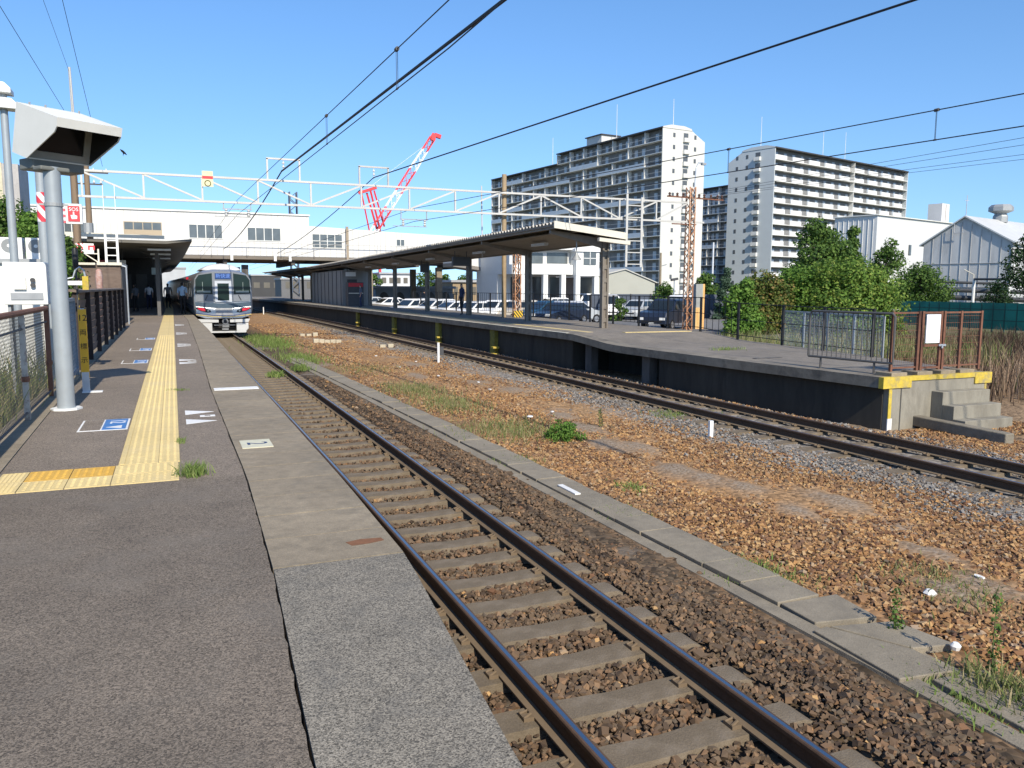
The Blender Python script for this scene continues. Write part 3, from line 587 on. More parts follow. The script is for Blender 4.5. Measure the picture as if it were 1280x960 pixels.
for a, c in ((12.92, 13.62), (14.33, 14.82), (14.82, 15.42)):
    a += SH; c += SH
    b = MB(); b.bar((a + .026, GY, 0.99), (c - .032, GY, 0.99), .035); b.build('rail', rust_m, gf); b = MB(); b.bar((a + .026, GY, -0.1), (c - .032, GY, -0.1), .03); b.build('rail', rust_m, gf)
    b = MB()
    for z in np.arange(0.08, 0.95, 0.14): b.bar((a + .025, GY, z), (c - .03, GY, z), .006)
    for x in np.arange(a + .07, c - .05, 0.055): b.bar((x, GY + .005, -0.1), (x, GY + .005, 0.98), .004)
    b.build('wire_mesh', rust_m, gf)
gt = MB(); gt.bar((13.752 + SH, GY - .01, 0.99), (14.21 + SH, GY - .01, 0.99), .04); gt.bar((13.752 + SH, GY - .01, 0.33), (14.21 + SH, GY - .01, 0.33), .05); gt.bar((13.752 + SH, GY - .01, -0.12), (14.21 + SH, GY - .01, -0.12), .04)
for x in np.arange(13.80 + SH, 14.2 + SH, 0.055): gt.bar((x, GY, -0.1), (x, GY, 0.97), .004)
for z in np.arange(-0.05, 0.95, 0.1): gt.bar((13.752 + SH, GY, z), (14.21 + SH, GY, z), .005)
gate = gt.build('gate', rust_m, gf)
b = MB(); b.box(13.78 + SH, 14.17 + SH, GY - .055, GY - .035, 0.38, 0.955); b.build('notice_board', M('notice_white', (0.8, 0.8, 0.82), 0.5, var=.03), gate)
b = MB(); b.box(14.16 + SH, 14.36 + SH, GY - .06, GY - .03, 0.31, 0.35); b.tube((14.24 + SH, GY - .07, 0.27), (14.24 + SH, GY - .07, 0.33), .02); b.build('latch', galv, gate)
for x in (13.1, 13.8, 14.45, 15.0):
    b = MB(); b.box(x - .22, x + .2, GY - .22, GY - .02 + .2, -0.25, -0.17); b.build('block_foot', concrete, gf, bevel=0.01)
cb = MB(); qa = on_z(1143, 533, -1.27); qb = on_z(1262, 556, -1.27)
cb.bar((qa.x, qa.y, -1.14), (qb.x, qb.y, -1.17), 0.22, 0.2)
tag(cb.build('concrete_beam', M('old_beam', (0.19, 0.165, 0.125), 0.9, var=0.3, scale=7, bump=0.5, bscale=30, stain=(0.08, 0.07, 0.05), stain_amt=0.6), bevel=0.02), 'mossy old concrete beam lying on gravel before the platform end', 'beam')

# black car park fence along the back of the far platform
bf = thing('black_fence', 'thin black post and wire fence behind the far platform', 'fence', (17.2, 30, -0.05))
fy = list(np.arange(15.0, 21, 2.1)) + list(np.arange(21.5, 62, 2.05))
fx = lambda y: pr(y) - 0.12
for y in fy:
    zb_ = pz(y); b = MB(); b.bar((fx(y), y, zb_ - .3), (fx(y), y, zb_ + 1.22), .065); b.build('post', black_metal, bf)
for dz, w in ((1.2, .03), (0.66, .018), (0.15, .022)):
    b = MB(); b.path([(fx(y), y, pz(y) + dz) for y in fy], w / 2 + .004, 4); b.build('rail', black_metal, bf)
b = MB()
for y in np.arange(21.5, 60, 0.34): b.bar((fx(y), y, pz(y) + .15), (fx(y), y, pz(y) + 1.2), .014)
b.build('wire_infill', black_metal, bf)
sf = thing('wire_fence_panel', 'silver framed wire mesh fence in front of the green trees', 'fence', (18.6, 19.5, -0.6))
A, B = Vector((17.9, 16.2, 0)), Vector((19.0, 21.4, 0))
for k in range(5):
    q = A.lerp(B, k / 4); b = MB(); b.bar((q.x, q.y, -1.3), (q.x, q.y, 0.72), .05); b.build('post', galv, sf)
b = MB(); b.bar((A.x, A.y, .72), (B.x, B.y, .72), .04); b.build('rail', galv, sf); b = MB(); b.bar((A.x, A.y, -.5), (B.x, B.y, -.5), .04); b.build('rail', galv, sf)
b = MB()
for k in range(80):
    q = A.lerp(B, (k + .5) / 80); b.bar((q.x, q.y, -.5), (q.x, q.y, .72), .007)
for z in np.arange(-.4, .7, .09): b.bar((A.x, A.y, z), (B.x, B.y, z), .007)
b.build('wire_mesh', galv, sf)

# ---------------------------------------------------------------- far platform canopy
roof_under = M('roof_steel', (0.23, 0.20, 0.16), 0.7, 0.1, var=0.2, scale=3, stretch=(1, 0.3, 1))
cream_m = M('cream_fascia', (0.62, 0.58, 0.48), 0.55, var=0.08, scale=4, stain=(0.4, 0.34, 0.25), stain_amt=0.3)
col_m = M('column_paint', (0.19, 0.165, 0.135), 0.6, 0.1, var=0.2, scale=7, stain=(0.1, 0.07, 0.05), stain_amt=0.5)
CY0, CY1 = 26.2, 112.0
ez = lambda y: 3.78 - 0.0072 * (min(y, 82) - 26.2)
ex = lambda y: 12.72 - 0.006 * (y - 26.2) - (0.00035 * (y - 60) ** 2 if y > 60 else 0)
cn = thing('platform_canopy', 'long brown corrugated canopy over the far platform', 'canopy', (14.5, 27, -0.05))
b = MB(); vs = []; ns = 0
for y in np.arange(CY0, CY1, 0.075):
    w = 0.042 * (1 if math.sin((y - CY0) * 2 * math.pi / 0.30) > 0 else -1)
    for s_x, dz in ((0, 0), (2.98, -0.34)):
        vs.append((ex(y) + s_x, y, ez(y) + dz + w))
    ns += 1
b.add(vs, [(2 * i, 2 * i + 1, 2 * i + 3, 2 * i + 2) for i in range(ns - 1)])
ro = b.build('roof', M('roof_sheet', (0.52, 0.48, 0.41), 0.6, 0.2, var=0.15, scale=2, stain=(0.2, 0.17, 0.13), stain_amt=0.4), cn, fix=False)
so = ro.modifiers.new('thick', 'SOLIDIFY'); so.thickness = 0.012; so.offset = -1
b = MB()
for s_x in (0.12, 1.0, 2.0, 2.9):
    b.sweep([[(ex(y) + s_x - .05, y, ez(y) - s_x * .11 - .19), (ex(y) + s_x + .05, y, ez(y) - s_x * .11 - .19), (ex(y) + s_x + .05, y, ez(y) - s_x * .11 - .045), (ex(y) + s_x - .05, y, ez(y) - s_x * .11 - .045)] for y in np.arange(CY0 + .1, CY1, 3.0)])
b.build('purlin', roof_under, cn)
b = MB(); b.sweep([[(ex(y) + .02, y, ez(y) - .12), (ex(y) + .07, y, ez(y) - .12), (ex(y) + .07, y, ez(y) - .04), (ex(y) + .02, y, ez(y) - .04)] for y in np.arange(CY0 + .02, CY1, 3.0)]); b.build('eave_board', roof_under, cn)
b = MB(); b.prism([(ex(CY0) - .02, CY0 - .06, ez(CY0) - .19), (ex(CY0) + 3.0, CY0 - .06, ez(CY0) - .52), (ex(CY0) + 3.0, CY0 - .06, ez(CY0) - .28), (ex(CY0) - .02, CY0 - .06, ez(CY0) + .06)], (0, .05, 0)); b.build('front_fascia', cream_m, cn)
b = MB(); b.bar((ex(CY0) + 1.75, CY0 - .12, ez(CY0) - .55), (ex(CY0) + 3.05, CY0 - .12, ez(CY0) - .66), .16, .13); b.build('gutter', cream_m, cn)
b = MB(); b.sweep([[(ex(y) + 2.72, y, ez(y) - .62), (ex(y) + 2.95, y, ez(y) - .62), (ex(y) + 2.95, y, ez(y) - .42), (ex(y) + 2.72, y, ez(y) - .42)] for y in np.arange(CY0, CY1, 3.0)]); b.build('valley_beam', roof_under, cn)
# flat dark ceiling lining
b = MB(); b.sweep([[(ex(y) + .5, y, ez(y) - .32), (ex(y) + 2.7, y, ez(y) - .58), (ex(y) + 2.7, y, ez(y) - .55), (ex(y) + .5, y, ez(y) - .29)] for y in np.arange(CY0 + .6, CY1, 3.0)]); b.build('ceiling_lining', M('lining', (0.22, 0.19, 0.15), 0.8, var=0.2, stretch=(1, .2, 1)), cn)
for y in (26.75, 33.8, 41.8, 49.6, 57.5, 65.2, 73, 81, 89, 97, 105):
    x = 15.12 - (0.0003 * (y - 45) ** 2 if y > 45 else 0); zt_ = ez(y) - 0.52
    b = MB()
    for dx in (-.10, .10): b.bar((x + dx, y, -0.05), (x + dx, y, zt_), .07, .20)
    b.bar((x, y + .02, -0.05), (x, y + .02, zt_), .128, .10)
    for z in np.arange(0.25, 2.9, 0.5): b.bar((x - .07, y - .06, z), (x + .07, y - .06, z), .02, .16)
    b.build('column', col_m, cn)
    b = MB(); b.prism([(x + .3, y - .06, zt_), (x - 2.3, y - .06, zt_ + .30), (x - 2.3, y - .06, zt_ + .17), (x - .15, y - .06, zt_ - .30)], (0, .12, 0)); b.build('bracket', col_m, cn)
    if y < 90:
        lf = MB(); lf.box(x - 1.3, x - 1.12, y + 2.6, y + 3.9, ez(y) - .62, ez(y) - .52); lf.build('light_fitting', M('fitting', (0.5, 0.5, 0.48), .5), cn)
def hang(name, label, cat, x, y, z, w, h, mat, d=.12, group=None, drop=None):
    t = thing(name, label, cat, (x, y, z), group); b = MB(); b.box(x - w / 2, x + w / 2, y - d / 2, y + d / 2, z, z + h); b.build('sign_box', mat, t)
    b = MB(); b.tube((x - w * .35, y, z + h), (x - w * .35, y, drop or z + h + .5), .02, n=6); b.tube((x + w * .35, y, z + h), (x + w * .35, y, drop or z + h + .5), .02, n=6); b.build('hanger', dark_grey, t); return t
hang('hanging_sign', 'dark hanging sign box under the canopy nearest the wide opening', 'hanging sign', 13.6, 38.8, 2.55, 0.9, .45, dark_grey, .25, drop=3.3)
hang('hanging_sign', 'dark square clock case hanging under the canopy', 'hanging sign', 14.6, 48.5, 2.4, .5, .5, dark_grey, .2, drop=3.2)
hang('hanging_sign', 'white hanging sign by the grey waiting room', 'hanging sign', 13.6, 66, 2.35, .8, .35, white_metal, .15, drop=3.1)
t = thing('speaker', 'grey horn speaker hanging at the front end of the far canopy', 'speaker', (14.0, 26.9, 2.5)); b = MB(); b.tube((14, 26.9, 2.75), (14, 26.9, 3.25), .025, n=6); b.build('stem', grey_metal, t)
b = MB(); b.lathe([(.19, 2.5), (.16, 2.56), (.07, 2.68), (.05, 2.76)], (14, 26.9, 0)); b.build('horn', grey_metal, t, smooth=True)
# grey waiting room further along the far platform
wr = thing('waiting_room', 'grey panelled waiting room under the far canopy', 'waiting room', (14, 72, -0.05)); panel_m = M('grey_panel', (0.23, 0.225, 0.21), .6, var=.12, scale=3, stretch=(4, 4, .3))
b = MB(); b.box(13.0, 15.4, 66.5, 82, -0.05, 2.85); b.build('wall', panel_m, wr)
for y in np.arange(67, 82, 1.9):
    b = MB(); b.box(12.965, 13.0, y, y + .09, -.04, 2.84); b.build('rib', dark_grey, wr)
b = MB(); b.box(13.4, 14.2, 66.46, 66.5, -.04, 2.1); b.build('door', dark_grey, wr)
vend = thing('vending_machine', 'dark vending machine with pale shelf against the waiting room', 'vending machine', (13.3, 64.4, -0.05))
b = MB(); b.box(12.95, 14.2, 64, 64.9, -.05, 1.85); b.build('body', dark_grey, vend); b = MB(); b.box(13.0, 14.15, 63.97, 64.0, .95, 1.02); b.build('shelf', cream_m, vend)
b = MB(); b.box(13.0, 14.15, 63.97, 64.0, 1.5, 1.8); b.build('sign_panel', M('red_paint', (0.5, 0.03, 0.04), .5), vend)

# ---------------------------------------------------------------- people (one skinned body each)
skin_m = M('skin', (0.42, 0.25, 0.18), 0.6, var=.06); hair_m = M('hair', (0.02, 0.017, 0.015), .6); 
def cloth(name, c): return M('cloth_' + name, c, 0.85, var=.12, scale=9)
def person(label, x, y, z, face, shirt, trousers, h=1.68, arm='down', group=None, bag=False):
    """Skinned human figure standing at x, y with feet on z, facing the angle face (0 looks along +X)."""
    s = h / 1.70
    J = {'pel': (0, 0, .93), 'waist': (0, 0, 1.07), 'chest': (0.0, 0, 1.28), 'neck': (.0, 0, 1.45), 'head0': (.015, 0, 1.53), 'head': (.03, 0, 1.60), 'crown': (.02, 0, 1.67)}
    Rr = {'pel': (.145, .115), 'waist': (.13, .10), 'chest': (.155, .115), 'neck': (.05, .05), 'head0': (.068, .07), 'head': (.078, .09), 'crown': (.055, .065)}
    E_ = [('pel', 'waist'), ('waist', 'chest'), ('chest', 'neck'), ('neck', 'head0'), ('head0', 'head'), ('head', 'crown')]
    for sg, n in ((1, 'l'), (-1, 'r')):
        st = .06 * sg
        J.update({'hip' + n: (0, .09 * sg, .86), 'knee' + n: (.03 + st * .3, .095 * sg, .48), 'ank' + n: (-.02 + st, .10 * sg, .09), 'toe' + n: (.13 + st, .115 * sg, .035)})
        Rr.update({'hip' + n: (.085, .085), 'knee' + n: (.058, .058), 'ank' + n: (.042, .042), 'toe' + n: (.035, .03)})
        E_ += [('pel', 'hip' + n), ('hip' + n, 'knee' + n), ('knee' + n, 'ank' + n), ('ank' + n, 'toe' + n)]
        J['sh' + n] = (0, .19 * sg, 1.38); Rr['sh' + n] = (.06, .06)
        if arm == 'phone' and n == 'r': J['el' + n] = (.06, .22 * sg, 1.12); J['wr' + n] = (.26, .12 * sg, 1.22); J['hd' + n] = (.33, .10 * sg, 1.26)
        else: J['el' + n] = (-.02, .235 * sg, 1.10); J['wr' + n] = (.05, .24 * sg, .86); J['hd' + n] = (.07, .235 * sg, .77)
        Rr.update({'el' + n: (.042, .042), 'wr' + n: (.03, .03), 'hd' + n: (.036, .022)})
        E_ += [('chest', 'sh' + n), ('sh' + n, 'el' + n), ('el' + n, 'wr' + n), ('wr' + n, 'hd' + n)]
    keys = list(J); me = bpy.data.meshes.new('person'); me.from_pydata([tuple(c * s for c in J[k]) for k in keys], [(keys.index(a), keys.index(b)) for a, b in E_], [])
    o = bpy.data.objects.new('person', me); COL.objects.link(o)
    o.modifiers.new('skin', 'SKIN'); sub = o.modifiers.new('sub', 'SUBSURF'); sub.levels = 2; sub.render_levels = 2
    for i, k in enumerate(keys):
        v = me.skin_vertices[0].data[i]; v.radius = (Rr[k][0] * s, Rr[k][1] * s); v.use_root = (k == 'pel')
    dg = bpy.context.evaluated_depsgraph_get(); nm = bpy.data.meshes.new_from_object(o.evaluated_get(dg)); bpy.data.objects.remove(o)
    for mm in (skin_m, shirt, trousers, hair_m, dark_grey): nm.materials.append(mm)
    for p in nm.polygons:
        c = p.center / s; r_ = abs(c.y)
        if c.z > 1.47: mi = 3 if (c.z > 1.625 or c.x < -.005) else 0
        elif c.z > .98 or (r_ > .19 and c.z > .95): mi = 1 if not (r_ > .205 and c.z < 1.12) and not (c.x > .2) else 0
        elif r_ > .19 and c.z > .68: mi = 0
        elif c.z > .09: mi = 2
        else: mi = 4
        p.material_index = mi; p.use_smooth = True
    ob = link('person', nm); ob.location = (x, y, z); ob.rotation_euler.z = face; tag(ob, label, 'person', group); return ob
BL, WH, NV, BK, GR = cloth('pale_blue', (.35, .5, .68)), cloth('white', (.7, .7, .7)), cloth('navy', (.03, .04, .09)), cloth('black', (.02, .02, .022)), cloth('grey', (.2, .2, .2))
person('person in a pale blue shirt and dark trousers beside the train doors', 0.55, 46.0, 0, 1.2, BL, BK, 1.72)
person('person in a white shirt and dark trousers deepest in the shaded platform', -1.3, 56, 0, 1.8, WH, NV, 1.65)
person('person in pale blue shirt under the near canopy beside the wall', -3.0, 53, 0, 0.4, cloth('sky', (.3, .45, .6)), BK, 1.7, 'phone')
person('person in a black top and black skirt length trousers under near canopy', -1.9, 51.0, 0, 2.4, cloth('soft_grey', (.12, .13, .15)), BK, 1.62)
person('person in grey clothes standing near the tactile strip in shade', -0.2, 58, 0, 1.4, GR, BK, 1.7)
person('person in dark clothes standing between columns of the far platform', 14.6, 41.5, -0.05, 3.3, NV, BK, 1.75)
person('person in grey top leaning near the vending machine on far platform', 13.2, 60.5, -0.05, 3.0, cloth('slate', (.1, .12, .16)), NV, 1.7)
person('person in black holding a phone by the fence of the far platform', 15.9, 52, -0.05, 2.8, BK, BK, 1.6, 'phone')
# ================================================================= LEFT SIDE OF THE NEAR PLATFORM
pole_m = M('pole_grey', (0.33, 0.36, 0.375), 0.45, 0.25, var=0.10, scale=5, stain=(0.3, 0.31, 0.31), stain_amt=0.5, stain_scale=1.6)
off_white = M('off_white', (0.68, 0.67, 0.62), 0.5, var=0.06, scale=3, stain=(0.5, 0.47, 0.4), stain_amt=0.3, stain_scale=2)
hood_dark = M('hood_inside', (0.018, 0.017, 0.016), 0.7)
mp_ = thing('platform_monitor', 'white hooded train monitor on a thick grey pole', 'platform monitor', (-1.2, 10.7, 0))
b = MB(); b.lathe([(.096, 0.02), (.094, 1.2), (.09, 2.35), (.09, 2.80)], (-1.2, 10.7, 0), 20); pl = b.build('pole', pole_m, mp_, smooth=True)
b = MB(); b.lathe([(.10, 2.36), (.10, 2.40)], (-1.2, 10.7, 0), 20)
for sg in (-1, 1): b.box(-1.2 + sg * .12 - .03, -1.2 + sg * .12 + .03, 10.68, 10.70, 2.37, 2.39)
b.build('collar', grey_metal, pl)
b = MB(); b.lathe([(.17, 0.0), (.17, 0.022)], (-1.2, 10.7, 0), 8); b.build('base_plate', white_metal, mp_)
az = R(56); W_ = Vector((math.sin(az), math.cos(az), 0)); Nh = Vector((math.sin(az + math.pi / 2), math.cos(az + math.pi / 2), 0)); tl = R(17)
D_ = (Nh * math.cos(tl) + Vector((0, 0, -1)) * math.sin(tl)); U_ = W_.cross(-D_).normalized()
if U_.z < 0: U_ = -U_
C0 = at_d(20, 127, 9.15)
def hp(w, d, h): return C0 + W_ * w + D_ * d + U_ * h
HW = 0.745; prof = [(0, 0), (0, -.57), (.33, -.57), (.86, -.17), (.90, -.10), (.90, 0.0)]
b = MB()
for w0 in (0.0, HW - .012): b.prism([hp(w0, d, h) for d, h in prof], W_ * .012)
b.prism([hp(.012, 0, 0), hp(.012, .9, 0), hp(.012, .9, -.10), hp(.012, .885, -.10), hp(.012, .885, -.014), hp(.012, 0, -.014)], W_ * (HW - .024))
b.prism([hp(.012, 0, -.014), hp(.012, .012, -.014), hp(.012, .012, -.556), hp(.012, .0, -.556)], W_ * (HW - .024))
b.prism([hp(.012, 0.012, -.556), hp(.012, .33, -.556), hp(.012, .33, -.57), hp(.012, 0.012, -.57)], W_ * (HW - .024))
hood = b.build('hood', off_white, mp_)
b = MB(); sd = .30
for (w0, w1, h0, h1) in ((.02, .755, -.555, -.47), (.65, .755, -.47, -.02), (.02, .10, -.47, -.02), (.10, .65, -.10, -.02)): b.prism([hp(w0, sd, h0), hp(w1, sd, h0), hp(w1, sd, h1), hp(w0, sd, h1)], D_ * .02)
b.build('screen_frame', M('frame_grey', (0.28, 0.27, 0.24), .6), hood)
b = MB(); b.prism([hp(.10, sd - .02, -.47), hp(.65, sd - .02, -.47), hp(.65, sd - .02, -.10), hp(.10, sd - .02, -.10)], D_ * .018); b.build('screen', glass('screen_glass', (.012, .012, .013), .15, .4), hood)
b = MB()
b.prism([hp(.0125, .32, -.555), hp(.0125, .845, -.17), hp(.0125, .88, -.10), hp(.0125, .88, -.02), hp(.0125, .32, -.02)], W_ * .003)
b.prism([hp(HW - .0155, .32, -.555), hp(HW - .0155, .845, -.17), hp(HW - .0155, .88, -.10), hp(HW - .0155, .88, -.02), hp(HW - .0155, .32, -.02)], W_ * .003)
b.prism([hp(.016, .32, -.0145), hp(HW - .016, .32, -.0145), hp(HW - .016, .884, -.0145), hp(.016, .884, -.0145)], U_ * -.003); b.build('lining', hood_dark, hood)
for (w, d) in ((.12, .05), (.3, .05), (.70, .04)):
    b = MB(); c = hp(w, d, 0); b.tube(c, c + U_ * .03, .012, n=6); b.build('bolt', grey_metal, hood)
b = MB(); br = hp(HW / 2, .17, -.62); bl = [br + W_ * a * .3 + Nh * c * .16 for a, c in ((-1, -1), (1, -1), (1, 1), (-1, 1))]
zt_, zb_ = 2.93, 2.80
for p in bl: pass
b.prism([Vector((p.x, p.y, zb_)) for p in bl], (0, 0, zt_ - zb_))
b.prism([Vector((-1.2 + (p.x - br.x) * .55, 10.7 + (p.y - br.y) * .55, zb_ - .05)) for p in bl], (0, 0, .05)); b.build('bracket', M('bracket_grey', (0.16, 0.165, 0.15), .6), mp_, bevel=.015)

# stop marker post
sp = thing('stop_marker', 'slim yellow stop marker post lettered with 12 and kanji', 'marker post', (-1.1, 12.35, 0)); mx_, my_ = -1.13, 12.35
amber = M('amber_plate', (0.66, 0.36, 0.02), .55, var=.12, stain=(.3, .2, .08), stain_amt=.3)
b = MB(); b.box(mx_ - .05, mx_ + .05, my_ - .012, my_ + .012, .2, 1.14); b.build('plate', amber, sp)
b = MB(); b.bar((mx_, my_ + .03, 0), (mx_, my_ + .03, 1.15), .05); b.bar((mx_, my_, 0.01), (mx_, my_, 0.28), .09, .04); b.build('post', galv, sp)
b = MB(); b.box(mx_ - .05, mx_ + .2, my_ - .07, my_ + .07, 0, .012); b.build('foot', white_metal, sp)
ink = M('ink', (0.02, 0.015, 0.01), .6)
text('12', .12, ink, sp, (mx_, my_ - .013, 1.02), (1, 0, 0), (0, 0, 1))
for i, ch in enumerate('両標示'): text(ch, .09, ink, sp, (mx_, my_ - .013, .82 - i * .19), (1, 0, 0), (0, 0, 1))

# chain link fence with rusty rails
def chain(mb, a, b_, z0, z1, pitch=.07, r=.0016):
    a = Vector(a); b_ = Vector(b_); L_ = (b_ - a).length; d = (b_ - a) / L_; n = int((L_ + (z1 - z0)) / pitch)
    for i in range(n):
        for sg in (1, -1):
            s0 = i * pitch - (z1 - z0) if sg == 1 else i * pitch; 
            t0, t1 = s0, s0 + sg * (z1 - z0); zz0, zz1 = z0, z1
            if t0 < 0: zz0 = z0 + (0 - t0) / (t1 - t0) * (z1 - z0); t0 = 0
            if t1 > L_: zz1 = z0 + (L_ - s0) / (t1 - s0) * (z1 - z0); t1 = L_
            if t1 < 0: zz1 = z0 + (0 - s0) / (t1 - s0) * (z1 - z0); t1 = 0
            if t0 > L_: zz0 = z0 + (L_ - s0) / (t1 - s0) * (z1 - z0); t0 = L_
            if abs(t1 - t0) < .01: continue
            mb.bar((a + d * t0) + Vector((0, 0, zz0)), (a + d * t1) + Vector((0, 0, zz1)), r * 2)
cf = thing('chain_link_fence', 'chain link fence with rusty brown rails along the platform side', 'fence', (-1.55, 9.5, 0))
FX = lambda y: -1.47 - .012 * (y - 8)
for y in (5.9, 7.95, 9.98, 12.05):
    b = MB(); b.bar((FX(y), y, -.4), (FX(y), y, 1.14), .055); b.build('post', M('peeling_post', (.42, .38, .32), .7, var=.2, scale=10, stain=(.13, .06, .04), stain_amt=.9, stain_scale=7) if y < 11 else rust_m, cf)
b = MB(); b.path([(FX(5), 5, 1.165), (FX(12.07), 12.07, 1.165)], .032, 8); b.build('top_rail', rust_m, cf)
b = MB(); b.path([(FX(5), 5, .99), (FX(12.0), 12.0, .99)], .012, 6); b.path([(FX(5), 5, .08), (FX(12), 12, .08)], .014, 6); b.build('rail', dark_grey, cf)
b = MB(); chain(b, (FX(5.9) - .03, 5.9, 0), (FX(12) - .03, 12, 0), .03, 1.14); b.build('wire_mesh', M('old_wire', (.11, .105, .09), .6, .2, var=.2), cf)
for y in (9.98, 12.05):
    b = MB(); b.lathe([(.04, .42), (.045, .45), (.04, .48)], (FX(y), y, 0), 8); b.build('clamp', rust_m, cf)
gp = thing('mesh_gate', 'grey framed wire mesh gate behind the thick pole', 'gate', (-1.42, 13.3, 0))
g0, g1 = Vector((-1.40, 12.55, 0)), Vector((-1.46, 14.7, 0)); steelb = M('blue_grey_steel', (.2, .24, .28), .5, .3, var=.15)
b = MB()
for q in (g0, g1): b.bar((q.x, q.y, 0.02), (q.x, q.y, 1.24), .05)
b.bar((g0.x, g0.y, 1.24), (g1.x, g1.y, 1.24), .05); b.bar((g0.x, g0.y, .12), (g1.x, g1.y, .12), .05); b.build('frame', steelb, gp)
b = MB()
for k in range(40): q = g0.lerp(g1, (k + .5) / 40); b.bar((q.x, q.y, .12), (q.x, q.y, 1.24), .005)
for z in np.arange(.2, 1.22, .06): b.bar((g0.x, g0.y, z), (g1.x, g1.y, z), .006)
b.build('wire_mesh', steelb, gp)
# plank fence of old brown boards
wf = thing('plank_fence', 'dark brown slatted plank fence along the platform edge', 'fence', (-1.5, 23, 0))
plank = M('brown_plank', (.135, .098, .078), .8, var=.35, scale=5, stretch=(1, .25, 3), stain=(.16, .13, .11), stain_amt=.4)
WX = lambda y: -1.53 - .004 * (y - 16)
for y in np.arange(15.6, 31.5, 2.24):
    b = MB(); b.bar((WX(y) + .02, y, 0), (WX(y) + .02, y, 1.36), .09, .08); b.build('post', M('dark_post', (.035, .025, .022), .8, var=.2), wf)
for k in range(8):
    z = .10 + k * .158; b = MB()
    b.sweep([[(WX(y) - .05, y, z), (WX(y) - .028, y, z), (WX(y) - .004, y, z + .150), (WX(y) - .03, y, z + .150)] for y in (15.6, 20, 25, 31.3)]); b.build('board', plank, wf)
b = MB(); b.sweep([[(WX(y) - .09, y, 1.36), (WX(y) + .10, y, 1.34), (WX(y) + .10, y, 1.38), (WX(y) - .09, y, 1.40)] for y in (15.5, 22, 31.4)]); b.build('cap_rail', M('cap_wood', (.15, .115, .09), .8, var=.3, stretch=(1, .3, 1)), wf)

# cabinet, air conditioners on a hut, lamp, striped pole, SOS sign
hut = thing('equipment_hut', 'low white hut carrying two air conditioner units', 'hut', (-2.9, 16.5, -1.2)); b = MB(); b.box(-4.2, -1.95, 15.6, 17.6, -1.3, 1.82); b.build('wall', off_white, hut); b = MB(); b.box(-4.26, -1.9, 15.54, 17.66, 1.822, 1.90); b.build('roof', grey_metal, hut)
for i, px in enumerate((17, 50)):
    q = on_y(px, 327, 16.0); t = thing('air_conditioner', ['white air conditioner unit on the hut roof by the lamp pole', 'white air conditioner unit on the hut roof behind the striped pole'][i], 'air conditioner', (q.x, 16.0, 1.9), 'air conditioner units')
    w = .17; b = MB(); b.box(q.x - w, q.x + w, 15.8, 16.1, 1.90, 2.26); b.build('case', white_metal, t)
    b = MB(); b.tube((q.x - .02, 15.795, 2.12), (q.x - .02, 15.80, 2.12), .115, n=20); b.build('fan_grille', M('grille_grey', (.22, .23, .23), .5), t)
    b = MB(); b.tube((q.x - .02, 15.785, 2.12), (q.x - .02, 15.795, 2.12), .03, n=10); b.build('hub', white_metal, t)
cbn = thing('meter_cabinet', 'white steel cabinet with a meter window beside the chain link fence', 'cabinet', (-2.1, 12.6, -.6))
qa = on_y(6, 381, 12.6); qb = on_y(57, 328, 12.6); b = MB(); b.box(qa.x, qb.x, 12.6, 12.9, qa.z, qb.z); b.build('body', white_metal, cbn, bevel=.01)
cw = qb.x - qa.x; ch_ = qb.z - qa.z
b = MB(); b.box(qa.x + .15 * cw, qa.x + .9 * cw, 12.585, 12.6, qa.z + .12 * ch_, qa.z + .28 * ch_); b.build('window', M('cab_window', (.32, .33, .34), .3), cbn)
b = MB(); b.box(qa.x + .24 * cw, qa.x + .52 * cw, 12.56, 12.6, qa.z + .36 * ch_, qa.z + .64 * ch_); b.build('meter_box', off_white, cbn)
for k in range(2):
    z = qa.z + (.46 + .12 * k) * ch_; b = MB(); b.tube((qa.x + .68 * cw, 12.55, z), (qa.x + .68 * cw, 12.6, z), .03, n=12); b.build('dial', dark_grey, cbn)
b = MB(); b.box(qa.x + .05 * cw, qa.x + .12 * cw, 12.65, 12.85, -1.3, qa.z); b.box(qa.x + .88 * cw, qa.x + .95 * cw, 12.65, 12.85, -1.3, qa.z); b.build('leg', grey_metal, cbn)
lp = thing('street_lamp', 'grey lamp pole with two flat white heads at the photo edge', 'street lamp', (-2.15, 14, -1.2))
b = MB(); b.tube((-2.13, 14, -1.3), (-2.13, 14, 4.3), .065, .05, 14); b.build('pole', pole_m, lp, smooth=True)
for z, l in ((4.24, .12), (4.02, .20)):
    b = MB(); b.prism([(-2.13 - .4, 13.86, z), (-2.13 + l, 13.86, z - .02), (-2.13 + l, 13.86, z + .05), (-2.13 + l - .08, 13.86, z + .13), (-2.13 - .4, 13.86, z + .15)], (0, .28, 0)); b.build('lamp_head', white_metal, lp, bevel=.01)
sp2 = thing('striped_pole', 'grey steel pole with a red and white striped band', 'pole', (-1.76, 14.2, -1.2)); b = MB(); b.tube((-1.75, 14.2, -1.3), (-1.75, 14.2, 3.35), .07, n=14); b.build('pole', pole_m, sp2, smooth=True)
